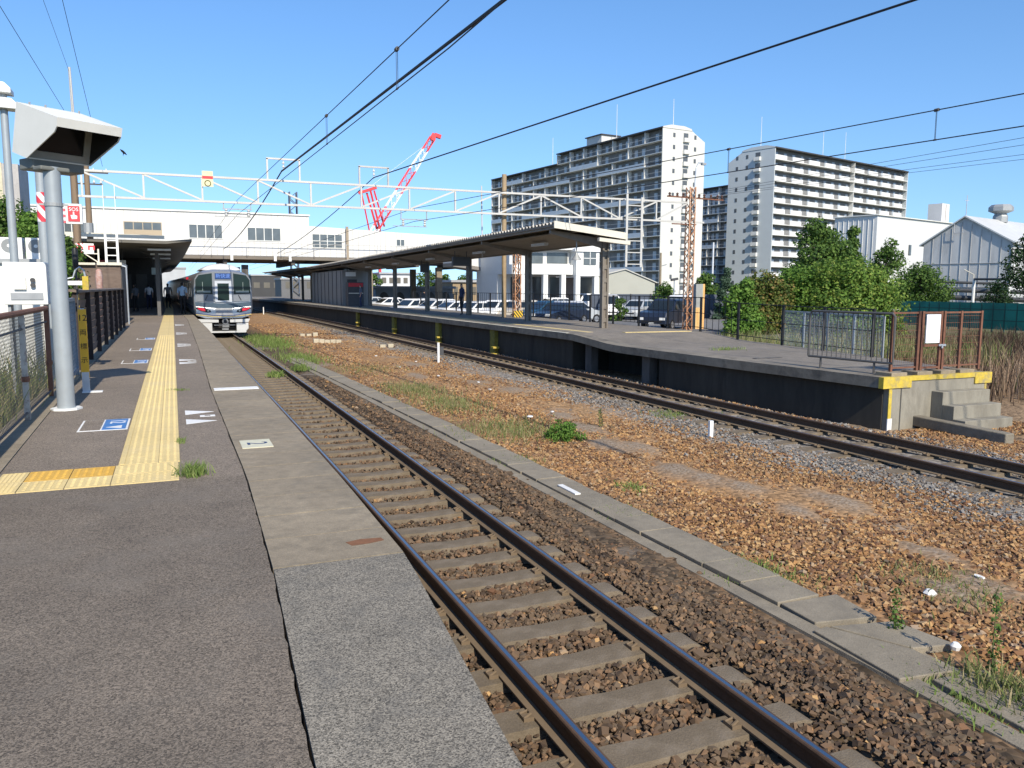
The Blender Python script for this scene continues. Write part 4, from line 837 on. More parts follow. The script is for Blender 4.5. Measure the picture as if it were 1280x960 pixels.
def stripes(name, c1_, c2_, sc, rot):
    m = bpy.data.materials.new(name); m.use_nodes = True; nt = m.node_tree; N = nt.nodes; L = nt.links
    tc = N.new('ShaderNodeTexCoord'); mp = N.new('ShaderNodeMapping'); mp.inputs['Rotation'].default_value = rot; w = N.new('ShaderNodeTexWave'); w.inputs['Scale'].default_value = sc
    L.new(tc.outputs['Object'], mp.inputs[0]); L.new(mp.outputs[0], w.inputs[0]); r = N.new('ShaderNodeValToRGB'); r.color_ramp.interpolation = 'CONSTANT'
    r.color_ramp.elements[0].color = (*c1_, 1); r.color_ramp.elements[1].position = .5; r.color_ramp.elements[1].color = (*c2_, 1)
    L.new(w.outputs[0], r.inputs[0]); L.new(r.outputs[0], N['Principled BSDF'].inputs['Base Color']); N['Principled BSDF'].inputs['Roughness'].default_value = .5; return m
RW = stripes('red_white', (.6, .04, .06), (.75, .72, .72), 2.3, (0, R(38), 0)); YB = stripes('yellow_black', (.02, .02, .02), (.7, .45, .02), 2.6, (0, R(40), 0))
b = MB(); b.tube((-1.75, 14.2, 2.42), (-1.75, 14.2, 2.86), .073, n=14, cap=False); b.build('striped_band', RW, sp2, smooth=True)
sos = thing('emergency_sign', 'red SOS sign with a white pressing hand beside the thick pole', 'sign', (-1.35, 14.2, 2.6)); q0 = on_y(83, 279.5, 14.1); q1 = on_y(102, 255.5, 14.1)
red_m = M('sign_red', (.62, .05, .06), .5, var=.05)
b = MB(); b.box(q0.x, q1.x, 14.08, 14.20, q0.z, q1.z); b.build('case', white_metal, sos)
b = MB(); b.box(q0.x - .075, q0.x - .004, 14.1, 14.14, q0.z + .01, q1.z - .01); b.build('side_panel', stripes('pink_stripe', (.6, .1, .12), (.8, .75, .75), 3.5, (0, R(90), 0)), sos)
b = MB(); b.box(q0.x + .03, q1.x - .03, 14.07, 14.08, q0.z + .035, q1.z - .03); b.build('red_face', red_m, sos)
cx = (q0.x + q1.x) / 2; cz = (q0.z + q1.z) / 2; wfc = M('white_face', (.85, .85, .85), .5)
text('SOS', .075, wfc, sos, (cx, 14.069, cz + .065), (1, 0, 0), (0, 0, 1))
b = MB(); b.prism([(cx - .045, 14.066, cz - .02), (cx - .012, 14.066, cz - .02), (cx - .012, 14.066, cz + .03), (cx + .006, 14.066, cz + .03), (cx + .006, 14.066, cz - .015), (cx + .045, 14.066, cz - .03), (cx + .04, 14.066, cz - .075), (cx - .03, 14.066, cz - .08)], (0, .004, 0)); b.build('hand_symbol', wfc, sos)
b = MB(); b.bar((-1.75, 14.2, 2.7), (q1.x - .05, 14.2, 2.7), .025); b.build('arm', grey_metal, sos)
# yellow telephone box on a white stand, black horn, hazard post
yb = thing('call_box', 'small yellow call box on a white arm with a curved hose', 'call box', (-1.5, 15.0, 0)); q = on_y(107, 353, 15.0)
b = MB(); b.box(q.x - .045, q.x + .045, 14.95, 15.05, q.z - .12, q.z + .10); b.build('box', yellow_paint, yb)
b = MB(); b.bar((q.x - .36, 15, q.z - .01), (q.x - .05, 15, q.z - .01), .03, .07); b.bar((q.x - .34, 15.05, -.2), (q.x - .34, 15.05, q.z + .1), .03); b.build('stand', white_metal, yb)
b = MB(); b.path([(q.x - .3, 15, q.z + .05), (q.x - .18, 15, q.z + .08), (q.x - .14, 15, q.z + .2), (q.x - .08, 15, q.z + .25), (q.x - .02, 15, q.z + .2), (q.x, 15, q.z + .1)], .014, 7); b.build('hose', galv, yb)
bh = thing('signal_lamp', 'black cylindrical signal lamp on a thin post above the fence', 'lamp', (-1.75, 15.2, 0)); q = on_y(94, 323, 15.2)
b = MB(); b.lathe([(.035, q.z - .17), (.045, q.z - .15), (.045, q.z + .13), (.03, q.z + .17)], (q.x, 15.2, 0), 12); b.build('case', black_metal, bh, smooth=True); b = MB(); b.tube((q.x, 15.2, -1.2), (q.x, 15.2, q.z - .16), .015, n=6); b.build('post', dark_grey, bh)
hz = thing('hazard_post', 'yellow and black striped hazard post behind the grey mesh gate', 'post', (-1.75, 15.6, 0)); q = on_y(95, 358, 15.6); b = MB(); b.bar((q.x, 15.6, -.2), (q.x, 15.6, q.z), .07, .03); b.build('striped_post', YB, hz)
# shed with ladder, red standpipe
sh = thing('equipment_shed', 'dark brown shed beside the start of the near canopy', 'shed', (-2.5, 36, 0)); b = MB(); b.box(-4.3, -1.75, 34.5, 38.6, -.3, 2.25); b.build('wall', plank, sh)
b = MB(); b.box(-4.4, -2.6, 34.35, 38.7, 2.255, 2.34); b.box(-2.55, -1.7, 34.4, 38.7, 2.255, 2.36); b.build('roof', cream_m, sh)
b = MB(); b.box(-1.745, -1.72, 34.6, 38.5, 0, 2.2); b.build('side_panel', dark_grey, sh)
b = MB(); b.bar((-1.7, 34.4, 2.25), (-1.55, 34.4, 2.2), .05); b.tube((-1.55, 34.4, 0), (-1.55, 34.4, 2.2), .03, n=6); b.build('downpipe', galv, sh)
ld = thing('ladder', 'white steel ladder standing on the dark brown shed roof', 'ladder', (-1.9, 37.5, 2.3)); b = MB(); l0 = on_y(133.5, 332, 37.5); l1 = on_y(148, 332, 37.5)
for q in (l0, l1): b.bar((q.x, 37.5, 2.3), (q.x, 37.5, 3.72), .09, .05); b.bar((q.x, 37.5, 3.7), (q.x, 37.5, 5.6), .025)
b.build('stile', white_metal, ld)
for k in range(4):
    z = 2.42 + k * .31; b = MB(); b.bar((l0.x + .04, 37.5, z), (l1.x - .04, 37.5, z), .05, .04); b.build('rung', white_metal, ld)
rp_ = thing('standpipe', 'weathered red and pale standpipe in front of the brown shed', 'standpipe', (-2.1, 26, -.2)); q = on_y(124, 352, 26); b = MB(); b.lathe([(.05, -.6), (.05, 1.0), (.08, 1.1), (.10, 1.7), (.08, 1.9), (.03, 1.95)], (q.x, 26, 0), 10); b.build('pipe', M('pink_rust', (.35, .2, .16), .7, var=.3, stain=(.5, .45, .42), stain_amt=.7, stain_scale=5), rp_, smooth=True)
ws = thing('warning_board', 'small red and white striped warning board above the brown shed', 'sign', (-3, 36.5, 3)); q0 = on_y(94.5, 317, 36.5); q1 = on_y(117, 304.5, 36.5); xm = q0.x + (q1.x - q0.x) * .42
b = MB(); b.box(q0.x, xm, 36.45, 36.5, q0.z, q1.z); b.build('striped_panel', RW, ws); b = MB(); b.box(xm + .005, q1.x, 36.45, 36.5, q0.z, q1.z); b.build('panel', white_metal, ws)
b = MB(); b.box(xm + .18, xm + .24, 36.44, 36.45, q0.z + .15, q1.z - .08); b.box(xm + .24, xm + .36, 36.44, 36.45, q1.z - .14, q1.z - .08); b.box(xm + .36, xm + .42, 36.44, 36.45, q0.z + .15, q1.z - .08); b.build('red_symbol', red_m, ws)
b = MB()
for x in (q0.x + .1, q1.x + .15): b.bar((x, 36.5, 2.33), (x, 36.5, q0.z + .2), .06)
b.bar((q0.x + .1, 36.5, 2.9), (q1.x + .15, 36.5, 2.4), .04); b.bar((q0.x + .1, 36.5, 2.75), (q1.x + .15, 36.5, 2.75), .04); b.build('frame', cream_m, ws)

# ---------------------------------------------------------------- near canopy
nc = thing('platform_canopy', 'dark underside canopy over the near platform under the bridge', 'canopy', (-1.8, 41, 0)); NY0, NY1 = 40.0, 126.0
q = on_y(240, 306, NY0); NXR = q.x; ql = on_y(203, 304, NY0)
nx = lambda y: NXR - (0.00013 * (y - 40) ** 2); und = M('canopy_soffit', (.13, .12, .10), .75, var=.2, scale=2, stretch=(1, .3, 1))
b = MB(); b.sweep([[(nx(y) - 1.1, y, 3.38), (nx(y), y, 3.52), (nx(y), y, 3.62), (nx(y) - 1.1, y, 3.50)] for y in np.arange(NY0, NY1, 4.)])
b.sweep([[(nx(y) - 6.6, y, 3.42), (nx(y) - 1.102, y, 3.38), (nx(y) - 1.102, y, 3.50), (nx(y) - 6.6, y, 3.55)] for y in np.arange(NY0, NY1, 4.)]); b.build('roof', und, nc)
b = MB(); b.prism([(NXR - 5.6, NY0 - .08, 3.62), (NXR - 1.15, NY0 - .08, 3.58), (NXR - 1.15, NY0 - .08, 3.74), (NXR - 5.6, NY0 - .08, 3.80)], (0, .07, 0)); b.build('front_fascia', cream_m, nc)
for i, y in enumerate(np.arange(43.5, 122, 7.0)):
    x = nx(y) - 1.55; b = MB(); b.bar((x, y, 0), (x, y, 3.4), .16, .2); b.prism([(x - .9, y - .05, 3.38), (x + .7, y - .05, 3.38), (x, y - .05, 3.05)], (0, .1, 0)); b.build('column', M('dark_column', (.1, .095, .09), .6), nc)
for y in (41.2, 47, 54):
    b = MB(); b.box(nx(y) - 1.9, nx(y) - .9, y, y + .18, 3.12, 3.2); b.build('light_fitting', white_metal, nc)
se = thing('stair_enclosure', 'dark stair enclosure standing under the near canopy', 'stair enclosure', (-2.8, 64, 0)); b = MB(); b.box(-4.69, -1.0, 62, 79, -.02, 3.37); b.build('wall', M('stair_dark', (.045, .043, .04), .8, var=.3), se)
for x in (-4.2, -3.2, -2.2): b = MB(); b.box(x, x + .7, 61.95, 61.995, .02, 2.3); b.build('panel', M('stair_panel', (.09, .088, .08), .7), se)
bw = thing('station_building', 'dark grey station wall at the back of the near platform', 'building', (-5.5, 60, 0)); b = MB(); b.box(-7.2, -4.75, 47, 126, -1.3, 3.4); b.build('wall', M('station_wall', (.10, .095, .088), .8, var=.3), bw)
for y in (48.5, 53, 58, 64): b = MB(); b.box(-4.745, -4.7, y, y + 1.6, .8, 2.2); b.build('window', glass('dark_glass', (.02, .025, .03)), bw)
hang('hanging_sign', 'small pale green hanging platform sign under the near canopy', 'hanging sign', -.75, 52, 2.15, .5, .4, M('pale_sign', (.5, .6, .58), .5), .1, drop=3.4)
hang('hanging_sign', 'white hanging board deep under the near canopy', 'hanging sign', -2.6, 46.5, 2.5, 1.0, .3, white_metal, .1, drop=3.4)
hang('hanging_sign', 'red and dark hanging board deep under the near canopy', 'hanging sign', -3.1, 45.0, 2.35, .5, .4, M('dull_red', (.3, .03, .04), .5), .1, drop=3.4)

# ---------------------------------------------------------------- train
TY = 44.5; TX_ = c1(TY) + .10; B0 = RAIL_Z
steel_m = M('stainless', (.50, .51, .53), .32, .75, var=.06, scale=2, stretch=(1, .05, 3)); face_m = M('train_face', (.20, .215, .235), .4, .2, var=.05)
tr_white = M('train_white', (.50, .50, .49), .4, var=.05, stain=(.4, .38, .35), stain_amt=.3); tglass = glass('train_glass', (.012, .024, .022), .10, .25)
def tsec(y, sx, sz0, sz1, zoff=0):
    """Rounded train cross-section at y."""
    hw = 1.47 * sx; pts = []
    zb, zw, zt = B0 + .95 + sz0, B0 + 2.9, B0 + 3.45 + sz1
    prof_ = [(-hw * .93, zb), (-hw, zb + .35), (-hw, zb + 1.1), (-hw * .985, zw - .35), (-hw * .94, zw), (-hw * .84, zt - .28), (-hw * .62, zt - .1), (-hw * .3, zt - .02)]
    for x, z in prof_: pts.append((x, z))
    for x, z in reversed(prof_): pts.append((-x, z))
    return pts
t = thing('commuter_train', 'stainless steel commuter train with red tail lamps stopped at the near platform', 'train', (TX_, TY + 5, B0))
def tc_(y): return c1(y) + .10
b = MB(); secs = []
for dy, sx, a, c in ((0.02, .90, .30, -.35), (.06, .95, .12, -.2), (.16, .985, .03, -.1), (.4, 1, 0, -.03), (1.0, 1, 0, 0), (10, 1, 0, 0), (20, 1, 0, 0), (40, 1, 0, 0), (60, 1, 0, 0), (80, 1, 0, 0)):
    y = TY + dy; secs.append([(tc_(y) + x, y, z) for x, z in tsec(y, sx, a, c)])
b.sweep(secs); body = b.build('body', steel_m, t, smooth=True)
fx_ = lambda x, y=TY: TX_ + x
def plate(mb, pts, y0=-.05, d=.05): mb.prism([(TX_ + x, TY + y0, B0 + z) for x, z in pts], (0, d, 0))
b = MB(); plate(b, [(-1.30, 1.75), (-1.38, 2.2), (-1.36, 2.9), (-1.22, 3.12), (-.6, 3.26), (0, 3.29), (.6, 3.26), (1.22, 3.12), (1.36, 2.9), (1.38, 2.2), (1.30, 1.75)], -.02, .06); b.build('front_face', face_m, t)
for sg, lab in ((-1, 'windscreen'), (1, 'windscreen')):
    b = MB(); plate(b, [(sg * .52, 2.12), (sg * .52, 3.2), (sg * 1.16, 3.10), (sg * 1.33, 2.86), (sg * 1.35, 2.16)], -.035, .02); ws_ = b.build('windscreen', tglass, t)
    b = MB(); plate(b, [(sg * .62, 2.2), (sg * .62, 2.3), (sg * 1.28, 2.3), (sg * 1.28, 2.2)], -.045, .012); plate(b, [(sg * .98, 2.3), (sg * .98, 2.75), (sg * 1.0, 2.75), (sg * 1.0, 2.3)], -.045, .012); b.build('cab_detail', M('cab_pale', (.25, .3, .28), .5), ws_)
    b = MB(); b.bar((TX_ + sg * .75, TY - .06, B0 + 2.08), (TX_ + sg * .88, TY - .06, B0 + 1.82), .025); b.build('wiper', black_metal, t)
b = MB(); plate(b, [(-.40, 1.72), (-.40, 2.80), (.42, 2.80), (.42, 1.72)], -.045, .03); dr = b.build('front_door', M('door_face', (.5, .52, .55), .4, .3), t)
b = MB(); plate(b, [(-.27, 1.8), (-.27, 2.68), (.29, 2.68), (.29, 1.8)], -.055, .012); b.build('window', tglass, dr)
b = MB(); plate(b, [(-.38, 2.9), (-.38, 3.2), (.40, 3.2), (.40, 2.9)], -.045, .03); ds = b.build('destination_sign', M('sign_blue_dark', (.02, .05, .16), .3), t)
text('新快速', .24, M('led_blue', (.12, .22, .55), .4, emit=((.12, .28, .8), .12)), ds, (TX_ + .01, TY - .047, B0 + 3.05), (1, 0, 0), (0, 0, 1))
b = MB(); plate(b, [(-1.38, 1.72), (-.5, 1.66), (0, 1.62), (.5, 1.66), (1.38, 1.72), (1.36, 1.5), (.6, 1.42), (0, 1.40), (-.6, 1.42), (-1.36, 1.5)], -.05, .06); b.build('dark_band', M('dark_band', (.07, .10, .13), .35, .3), t)
b = MB(); plate(b, [(-1.37, 1.5), (-.5, 1.40), (0, 1.385), (.5, 1.40), (1.37, 1.5), (1.36, 1.02), (.9, .86), (-.9, .86), (-1.36, 1.02)], -.10, .12); ns_ = b.build('nose_panel', steel_m, t, bevel=.03)
b = MB(); plate(b, [(-.4, 1.4), (.42, 1.4), (.42, 1.05), (-.4, 1.05)], -.125, .03); b.build('coupling_cover', M('cover_grey', (.36, .36, .36), .4), t)
for sg in (-1, 1):
    b = MB(); plate(b, [(sg * .62, 1.20), (sg * .66, 1.30), (sg * 1.0, 1.44), (sg * 1.30, 1.47), (sg * 1.36, 1.38), (sg * 1.1, 1.25), (sg * .8, 1.17)], -.135, .04); hl = b.build('lamp_housing', M('lamp_dark', (.03, .03, .03), .2), t)
    b = MB(); plate(b, [(sg * .90, 1.245), (sg * .93, 1.38), (sg * 1.25, 1.43), (sg * 1.28, 1.37), (sg * 1.08, 1.265)], -.145, .012); b.build('tail_lamp', M('tail_red', (.7, .03, .05), .3, emit=((1, .04, .06), .5)), hl)
    b = MB(); b.tube((TX_ + sg * .77, TY - .145, B0 + 1.265), (TX_ + sg * .77, TY - .13, B0 + 1.265), .05, n=12); b.build('head_lamp', M('lens', (.6, .6, .5), .15), hl)
b = MB(); plate(b, [(-1.37, 1.17), (-.5, 1.06), (.5, 1.06), (1.37, 1.17), (1.37, 1.13), (.5, 1.01), (-.5, 1.01), (-1.37, 1.13)], -.13, .03); b.build('blue_line', M('line_blue', (.07, .08, .15), .4), t)
b = MB(); plate(b, [(-1.36, 1.10), (-.5, .98), (.5, .98), (1.36, 1.10), (1.36, 1.05), (.5, .94), (-.5, .94), (-1.36, 1.05)], -.13, .03); b.build('gold_line', M('line_gold', (.45, .33, .1), .4), t)
b = MB(); plate(b, [(-1.28, .84), (-.28, .80), (-.28, .66), (-1.2, .66)], -.12, .14); plate(b, [(1.28, .84), (.28, .80), (.28, .66), (1.2, .66)], -.12, .14); b.build('bumper', tr_white, t)
for sg in (-1, 1):
    b = MB(); plate(b, [(sg * 1.2, .62), (sg * .60, .62), (sg * .60, .20), (sg * 1.05, .18), (sg * 1.2, .32)], -.10, .5); b.build('skirt', tr_white, t, bevel=.02)
b = MB(); plate(b, [(-1.1, .2), (1.1, .2), (1.05, .12), (-1.05, .12)], -.10, .3); b.build('rail_guard', tr_white, t)
b = MB(); plate(b, [(-.6, .9), (.6, .9), (.6, .2), (-.6, .2)], .25, .3); plate(b, [(-1.3, .9), (1.3, .9), (1.2, .35), (-1.2, .35)], .7, 75.0); b.build('underframe', M('under_black', (.015, .014, .013), .8), t)
cp = MB(); cp.tube((TX_ + .05, TY - .18, B0 + .7), (TX_ + .05, TY + .25, B0 + .7), .16, n=14); cp.box(TX_ - .10, TX_ + .22, TY - .14, TY + .2, B0 + .4, B0 + .58); cp.bar((TX_ - .5, TY - .02, B0 + .52), (TX_ + .55, TY - .02, B0 + .52), .06, .05); cp.box(TX_ - .12, TX_ + .2, TY - .1, TY + .2, B0 + .25, B0 + .36)
cpo = cp.build('coupler', M('coupler_grey', (.2, .2, .2), .5, .5), t)
b = MB(); b.tube((TX_ + .05, TY - .19, B0 + .7), (TX_ + .05, TY - .18, B0 + .7), .09, n=12); b.build('coupler_face', black_metal, cpo)
b = MB(); b.sweep([[(tc_(y) + x * s, y, B0 + 3.38 + (z - 3.38) * s) for x, z in ((-1.05, 3.38), (-.92, 3.50), (-.70, 3.62), (-.4, 3.70), (0, 3.73), (.4, 3.70), (.70, 3.62), (.92, 3.50), (1.05, 3.38))] for y, s in ((TY + .9, .92), (TY + 1.2, 1), (TY + 6, 1))]); b.build('roof_unit', tr_white, t, smooth=True)
for k in range(7):
    y = TY + 1.6 + k * 2.7
    for sg in (-1, 1):
        b = MB(); b.box(tc_(y) + sg * 1.474 - .008, tc_(y) + sg * 1.474 + .008, y, y + 1.5, B0 + 1.9, B0 + 2.75); b.build('side_window', tglass, t)
for sg in (-1, 1):
    b = MB(); b.sweep([[(tc_(y) + sg * 1.472, y, B0 + 1.3), (tc_(y) + sg * 1.480, y, B0 + 1.3), (tc_(y) + sg * 1.480, y, B0 + 1.5), (tc_(y) + sg * 1.472, y, B0 + 1.5)] for y in (TY + .5, TY + 20, TY + 40, TY + 60)]); b.build('side_stripe', M('line_blue', (.07, .08, .15), .4), t)
for y in (TY + 6.5, TY + 8.6):
    b = MB(); b.tube((tc_(y) - 1.52, y, B0 + 3.0), (tc_(y) - 1.46, y, B0 + 3.0), .07, n=10); b.build('side_lamp', M('tail_red', (.7, .03, .05)), t)
for y in (TY + 2.6, TY + 4.6):
    for sg in (-1, 1):
        b = MB(); b.tube((tc_(y) + sg * .52, y, B0 + .43), (tc_(y) + sg * .60, y, B0 + .43), .43, n=20); b.build('wheel', M('wheel_dark', (.05, .04, .035), .6, .4), t)
# ================================================================= STATION BRIDGE
clad = M('white_cladding', (0.61, 0.60, 0.57), 0.5, var=.04, scale=2, stain=(.6, .57, .5), stain_amt=.3, stain_scale=.5)
win_grey = glass('office_glass', (.10, .115, .12), .12, .7); tan_panel = M('tan_panel', (.40, .32, .22), .5, var=.06)
BY = 80.0
br_ = thing('bridge_building', 'long white station building bridging over the tracks', 'station bridge', (4, BY, 4.1))
zb0, zt0 = 4.35, 8.25; xl = -16.0; xs_ = on_y(386, 275, BY).x; xr_ = 34.0
b = MB(); b.box(xl, xs_, BY, BY + 13, zb0, zt0); b.prism([(xs_ + .003, BY + .01, zb0), (xr_, BY + .01, zb0), (xr_, BY + .01, 6.55), (xs_ + 9, BY + .01, 6.95), (xs_ + .003, BY + .01, 7.32)], (0, 12.5, 0)); bwall = b.build('wall', clad, br_)
b = MB()
for x in np.arange(xl + .3, xr_, .55):
    b.box(x, x + .035, BY - .018, BY - .001, zb0 + .02, (zt0 if x < xs_ else 7.3 - max(0, x - xs_) * .037) - .06)
b.build('cladding_joint', M('clad_joint', (.44, .425, .39), .5, var=.05), bwall)
b = MB(); b.box(xl - .1, xs_ + .1, BY - .12, BY + 13.1, zt0 + .002, zt0 + .14); b.build('parapet', off_white, br_)
b = MB(); b.box(xl, xr_, BY - .25, BY + 12.8, zb0 - .32, zb0 - .003); b.build('floor_slab', M('slab_brown', (.17, .145, .115), .8, var=.15, stretch=(.3, 1, 1)), br_)
for x in np.arange(xl + 2, xr_, 6.2):
    b = MB(); b.box(x, x + .35, BY + .1, BY + 12.5, zb0 - .8, zb0 - .323); b.build('cross_beam', M('beam_dark', (.09, .08, .07), .8), br_)
for x in (xl + .6, -5.6, 6.6, 14.6, 18.6, 26, 33):
    for y in (BY + 1.2, BY + 11):
        b = MB(); b.box(x - .3, x + .3, y - .3, y + .3, -1.35, zb0 - .80); b.build('pier', concrete_dark if x < 14 else concrete, br_)
for k, (xa, xb, ya, yb) in enumerate([(80, 118, 278, 291), (155, 202, 278, 295), (236, 278, 281, 298), (309, 351, 285, 301), (390, 428, 293, 310), (495, 506, 299, 308)]):
    a = on_y(xa, yb, BY); c = on_y(xb, ya, BY); w = MB(); fr = .07
    w.box(a.x, c.x, BY - .05, BY - .022, a.z, a.z + fr); w.box(a.x, c.x, BY - .05, BY - .022, c.z - fr, c.z); n = 4 if k < 5 else 2
    for i in range(n + 1):
        x = a.x + (c.x - a.x - fr) * i / n; w.box(x, x + fr, BY - .055, BY - .021, a.z + fr + .001, c.z - fr - .001)
    if k == 4: w.box(a.x + fr, c.x - fr, BY - .048, BY - .023, (a.z + c.z) / 2 - .03, (a.z + c.z) / 2 + .03)
    fo = w.build('window', off_white if k != 1 else tan_panel, br_)
    p = MB(); zm = a.z + (c.z - a.z) * (.46 if k == 1 else .03); p.box(a.x + .03, c.x - .03, BY - .03, BY - .019, zm, c.z - .03); p.build('pane', win_grey, fo)
    if k == 1: p = MB(); p.box(a.x + .03, c.x - .03, BY - .032, BY - .019, a.z + .02, zm - .005); p.build('lower_panel', tan_panel, fo)
b = MB(); b.bar((xl, BY - .55, 5.55), (xr_ - 6, BY - .55, 5.55), .045); b.bar((xl, BY - .5, 4.75), (xr_ - 6, BY - .5, 4.75), .035)
for x in np.arange(xl + 1, xr_ - 6, 3.1): b.bar((x, BY - .55, 4.4), (x, BY - .55, 5.6), .04); b.bar((x, BY - .55, 4.4), (x, BY - .1, 4.3), .05)
b.build('maintenance_rail', M('rail_grey', (.42, .41, .39), .5), br_)
for px in (218, 289.5, 343.5, 362):
    q = on_y(px, 326, BY); b = MB(); b.box(q.x - .12, q.x + .12, BY - .5, BY - .28, zb0 - .45, zb0 + .25); b.build('support_bracket', white_metal, br_)
b = MB(); q = on_y(433, 300, BY); b.bar((q.x, BY - .4, 3.9), (q.x, BY - .4, 7.35), .24); b.build('cable_duct', M('duct_brown', (.30, .24, .17), .7), br_)

# ================================================================= CATENARY GANTRY
GYY = 38.0; gm = M('gantry_white', (.52, .505, .47), .5, .1, var=.07, scale=6, stain=(.4, .36, .3), stain_amt=.35, stain_scale=3)
ga = thing('catenary_gantry', 'white steel truss gantry spanning all the tracks on lattice masts', 'gantry', (-3.45, GYY, -1.3)); ZT, ZB = 6.2, 5.15; xL, xR = -3.4, 27.6
b = MB(); b.bar((xL, GYY, ZT), (xR - 1.0, GYY, ZT), .11, .09); b.bar((xL, GYY + .28, ZT + .03), (xR - 1, GYY + .28, ZT + .03), .08); b.build('top_chord', gm, ga)
b = MB(); b.bar((xL, GYY, ZB), (xR + .2, GYY, ZB), .11, .09); b.build('bottom_chord', gm, ga)
xv = [xL + .2 + 2.32 * k for k in range(14)]
for k, x in enumerate(xv[:13]):
    b = MB(); b.bar((x, GYY, ZB + .046), (x, GYY, ZT - .046), .075); b.build('vertical_strut', gm, ga)
    x2 = xv[k + 1]
    if x2 > xR - .9: x2 = xR - .95
    up_first = (x < 5.3) or (15.8 < x < 21.2)
    b = MB(); b.bar((x + .05, GYY - .01, ZT - .06 if up_first else ZB + .06), (x2 - .05, GYY - .01, ZB + .06 if up_first else ZT - .06), .075); b.build('diagonal_strut', gm, ga)
brown_pole = M('brown_pole', (.20, .14, .09), .75, var=.2, scale=6, stretch=(1, 1, .3), stain=(.1, .07, .05), stain_amt=.5)
b = MB(); b.lathe([(.17, -1.35), (.15, 3), (.13, 8.1)], (xL - .08, GYY, 0), 12); ml = b.build('mast', brown_pole, ga, smooth=True)
q0 = on_y(86.5, 84, GYY); b = MB(); b.tube((q0.x + .05, GYY, 7.7), (q0.x, GYY, q0.z), .065, .05, 8); b.build('lightning_rod', gm, ml)
def lattice(mb, x, y, z0, z1, w, n, r=.03):
    h = w / 2
    for a, c in ((-h, -h), (h, -h), (h, h), (-h, h)): mb.bar((x + a, y + c, z0), (x + a, y + c, z1), r * 2)
    dz = (z1 - z0) / n
    for k in range(n):
        za, zb = z0 + k * dz, z0 + (k + 1) * dz; s = 1 if k % 2 else -1
        mb.bar((x - h * s, y - h, za), (x + h * s, y - h, zb), r * 1.3); mb.bar((x - h * s, y + h, za), (x + h * s, y + h, zb), r * 1.3)
        mb.bar((x - h, y - h * s, za), (x - h, y + h * s, zb), r * 1.3); mb.bar((x + h, y - h * s, za), (x + h, y + h * s, zb), r * 1.3)
orange_r = M('orange_rust', (.42, .20, .10), .75, var=.3, scale=8, stain=(.72, .6, .48), stain_amt=.8, stain_scale=2.5)
q = on_y(862, 300, GYY); MX = q.x; b = MB(); lattice(b, MX, GYY, -.95, 7.05, .36, 20, .026); mr_ = b.build('lattice_mast', orange_r, ga)
q = on_y(646, 360, GYY); M2X = q.x; b = MB(); lattice(b, M2X, GYY, -.05, 3.3, .30, 9, .024); b.build('lattice_mast', orange_r, ga)
q = on_y(633, 300, GYY); b = MB(); b.tube((q.x, GYY + .3, -.05), (q.x, GYY + .3, 7.15), .12, n=12); b.build('mast', M('mid_pole', (.30, .22, .13), .75, var=.2), ga, smooth=True)
q = on_y(611, 300, GYY); b = MB(); b.tube((q.x, GYY + .9, 3.0), (q.x - .05, GYY + .9, 6.6), .035, n=6); b.build('conduit', gm, ga)
b = MB(); b.box(M2X - .24, M2X + .24, GYY - .24, GYY - .2, -.04, .30); b.build('hazard_plate', YB, ga)
for k, (pa, pb, yt) in enumerate(((333.5, 374, 197), (449, 485, 207))):
    a = on_y(pa, yt, GYY); c = on_y(pb, yt + 4, GYY); z = (a.z + c.z) / 2; b = MB()
    b.bar((a.x, GYY, ZT), (a.x, GYY, z), .075); b.bar((c.x, GYY, ZT), (c.x, GYY, z), .075); b.bar((a.x - .04, GYY, z), (c.x + .04, GYY, z), .075); fr = b.build('feeder_frame', gm if k == 0 else M('gantry_grey', (.42, .41, .38), .5), ga)
    x = a.x + (c.x - a.x) * .5; b = MB(); b.lathe([(.02, z), (.02, z - .12), (.06, z - .14), (.06, z - .2), (.02, z - .22), (.02, z - .28), (.06, z - .3), (.06, z - .36), (.02, z - .38), (.02, z - .52)], (x, GYY, 0), 8); b.build('insulator', insul, fr)
for k, (pa, pb, y0, y1) in enumerate(((283, 311, 252, 272), (504, 531, 264, 284))):
    a = on_y(pa, y1, GYY); c = on_y(pb, y1, GYY); z = a.z; b = MB()
    b.bar((a.x - .1, GYY, ZB), (a.x - .1, GYY, z + .35), .04); b.bar((c.x + .1, GYY, ZB), (c.x + .1, GYY, z + .35), .04); b.bar((a.x - .15, GYY, z + .38), (c.x + .15, GYY, z + .38), .045); b.bar((a.x - .5, GYY, z + .05), (c.x + .1, GYY, z + .05), .035)
    fr = b.build('drop_bracket', grey_metal, ga)
    for x in (a.x, c.x): b = MB(); b.lathe([(.03, z + .36), (.08, z + .33), (.03, z + .27), (.08, z + .23), (.03, z + .17), (.08, z + .13), (.03, z + .05)], (x, GYY, 0), 8); b.build('insulator', insul, fr)
b = MB(); l0 = on_y(783, 300, GYY - .4); l1 = on_y(801.5, 300, GYY - .4)
for q, zz in ((l0, 6.45), (l1, 6.3)): b.bar((q.x, GYY - .4, 2.6), (q.x, GYY - .4, zz), .12, .06)
for z in np.arange(2.75, 6.0, .62): b.bar((l0.x, GYY - .4, z), (l1.x, GYY - .4, z), .05)
b.bar((l0.x, GYY - .4, ZB), (l0.x, GYY, ZB), .05); b.bar((l1.x, GYY - .4, ZB), (l1.x, GYY, ZB), .05); b.build('ladder', gm, ga)
b = MB(); b.bar((MX - 1.55, GYY, 6.50), (MX + 2.2, GYY, 6.44), .07); b.bar((MX - 1.2, GYY, 5.02), (MX + .4, GYY, 5.02), .06); cr = b.build('cross_arm', rust_m, ga)
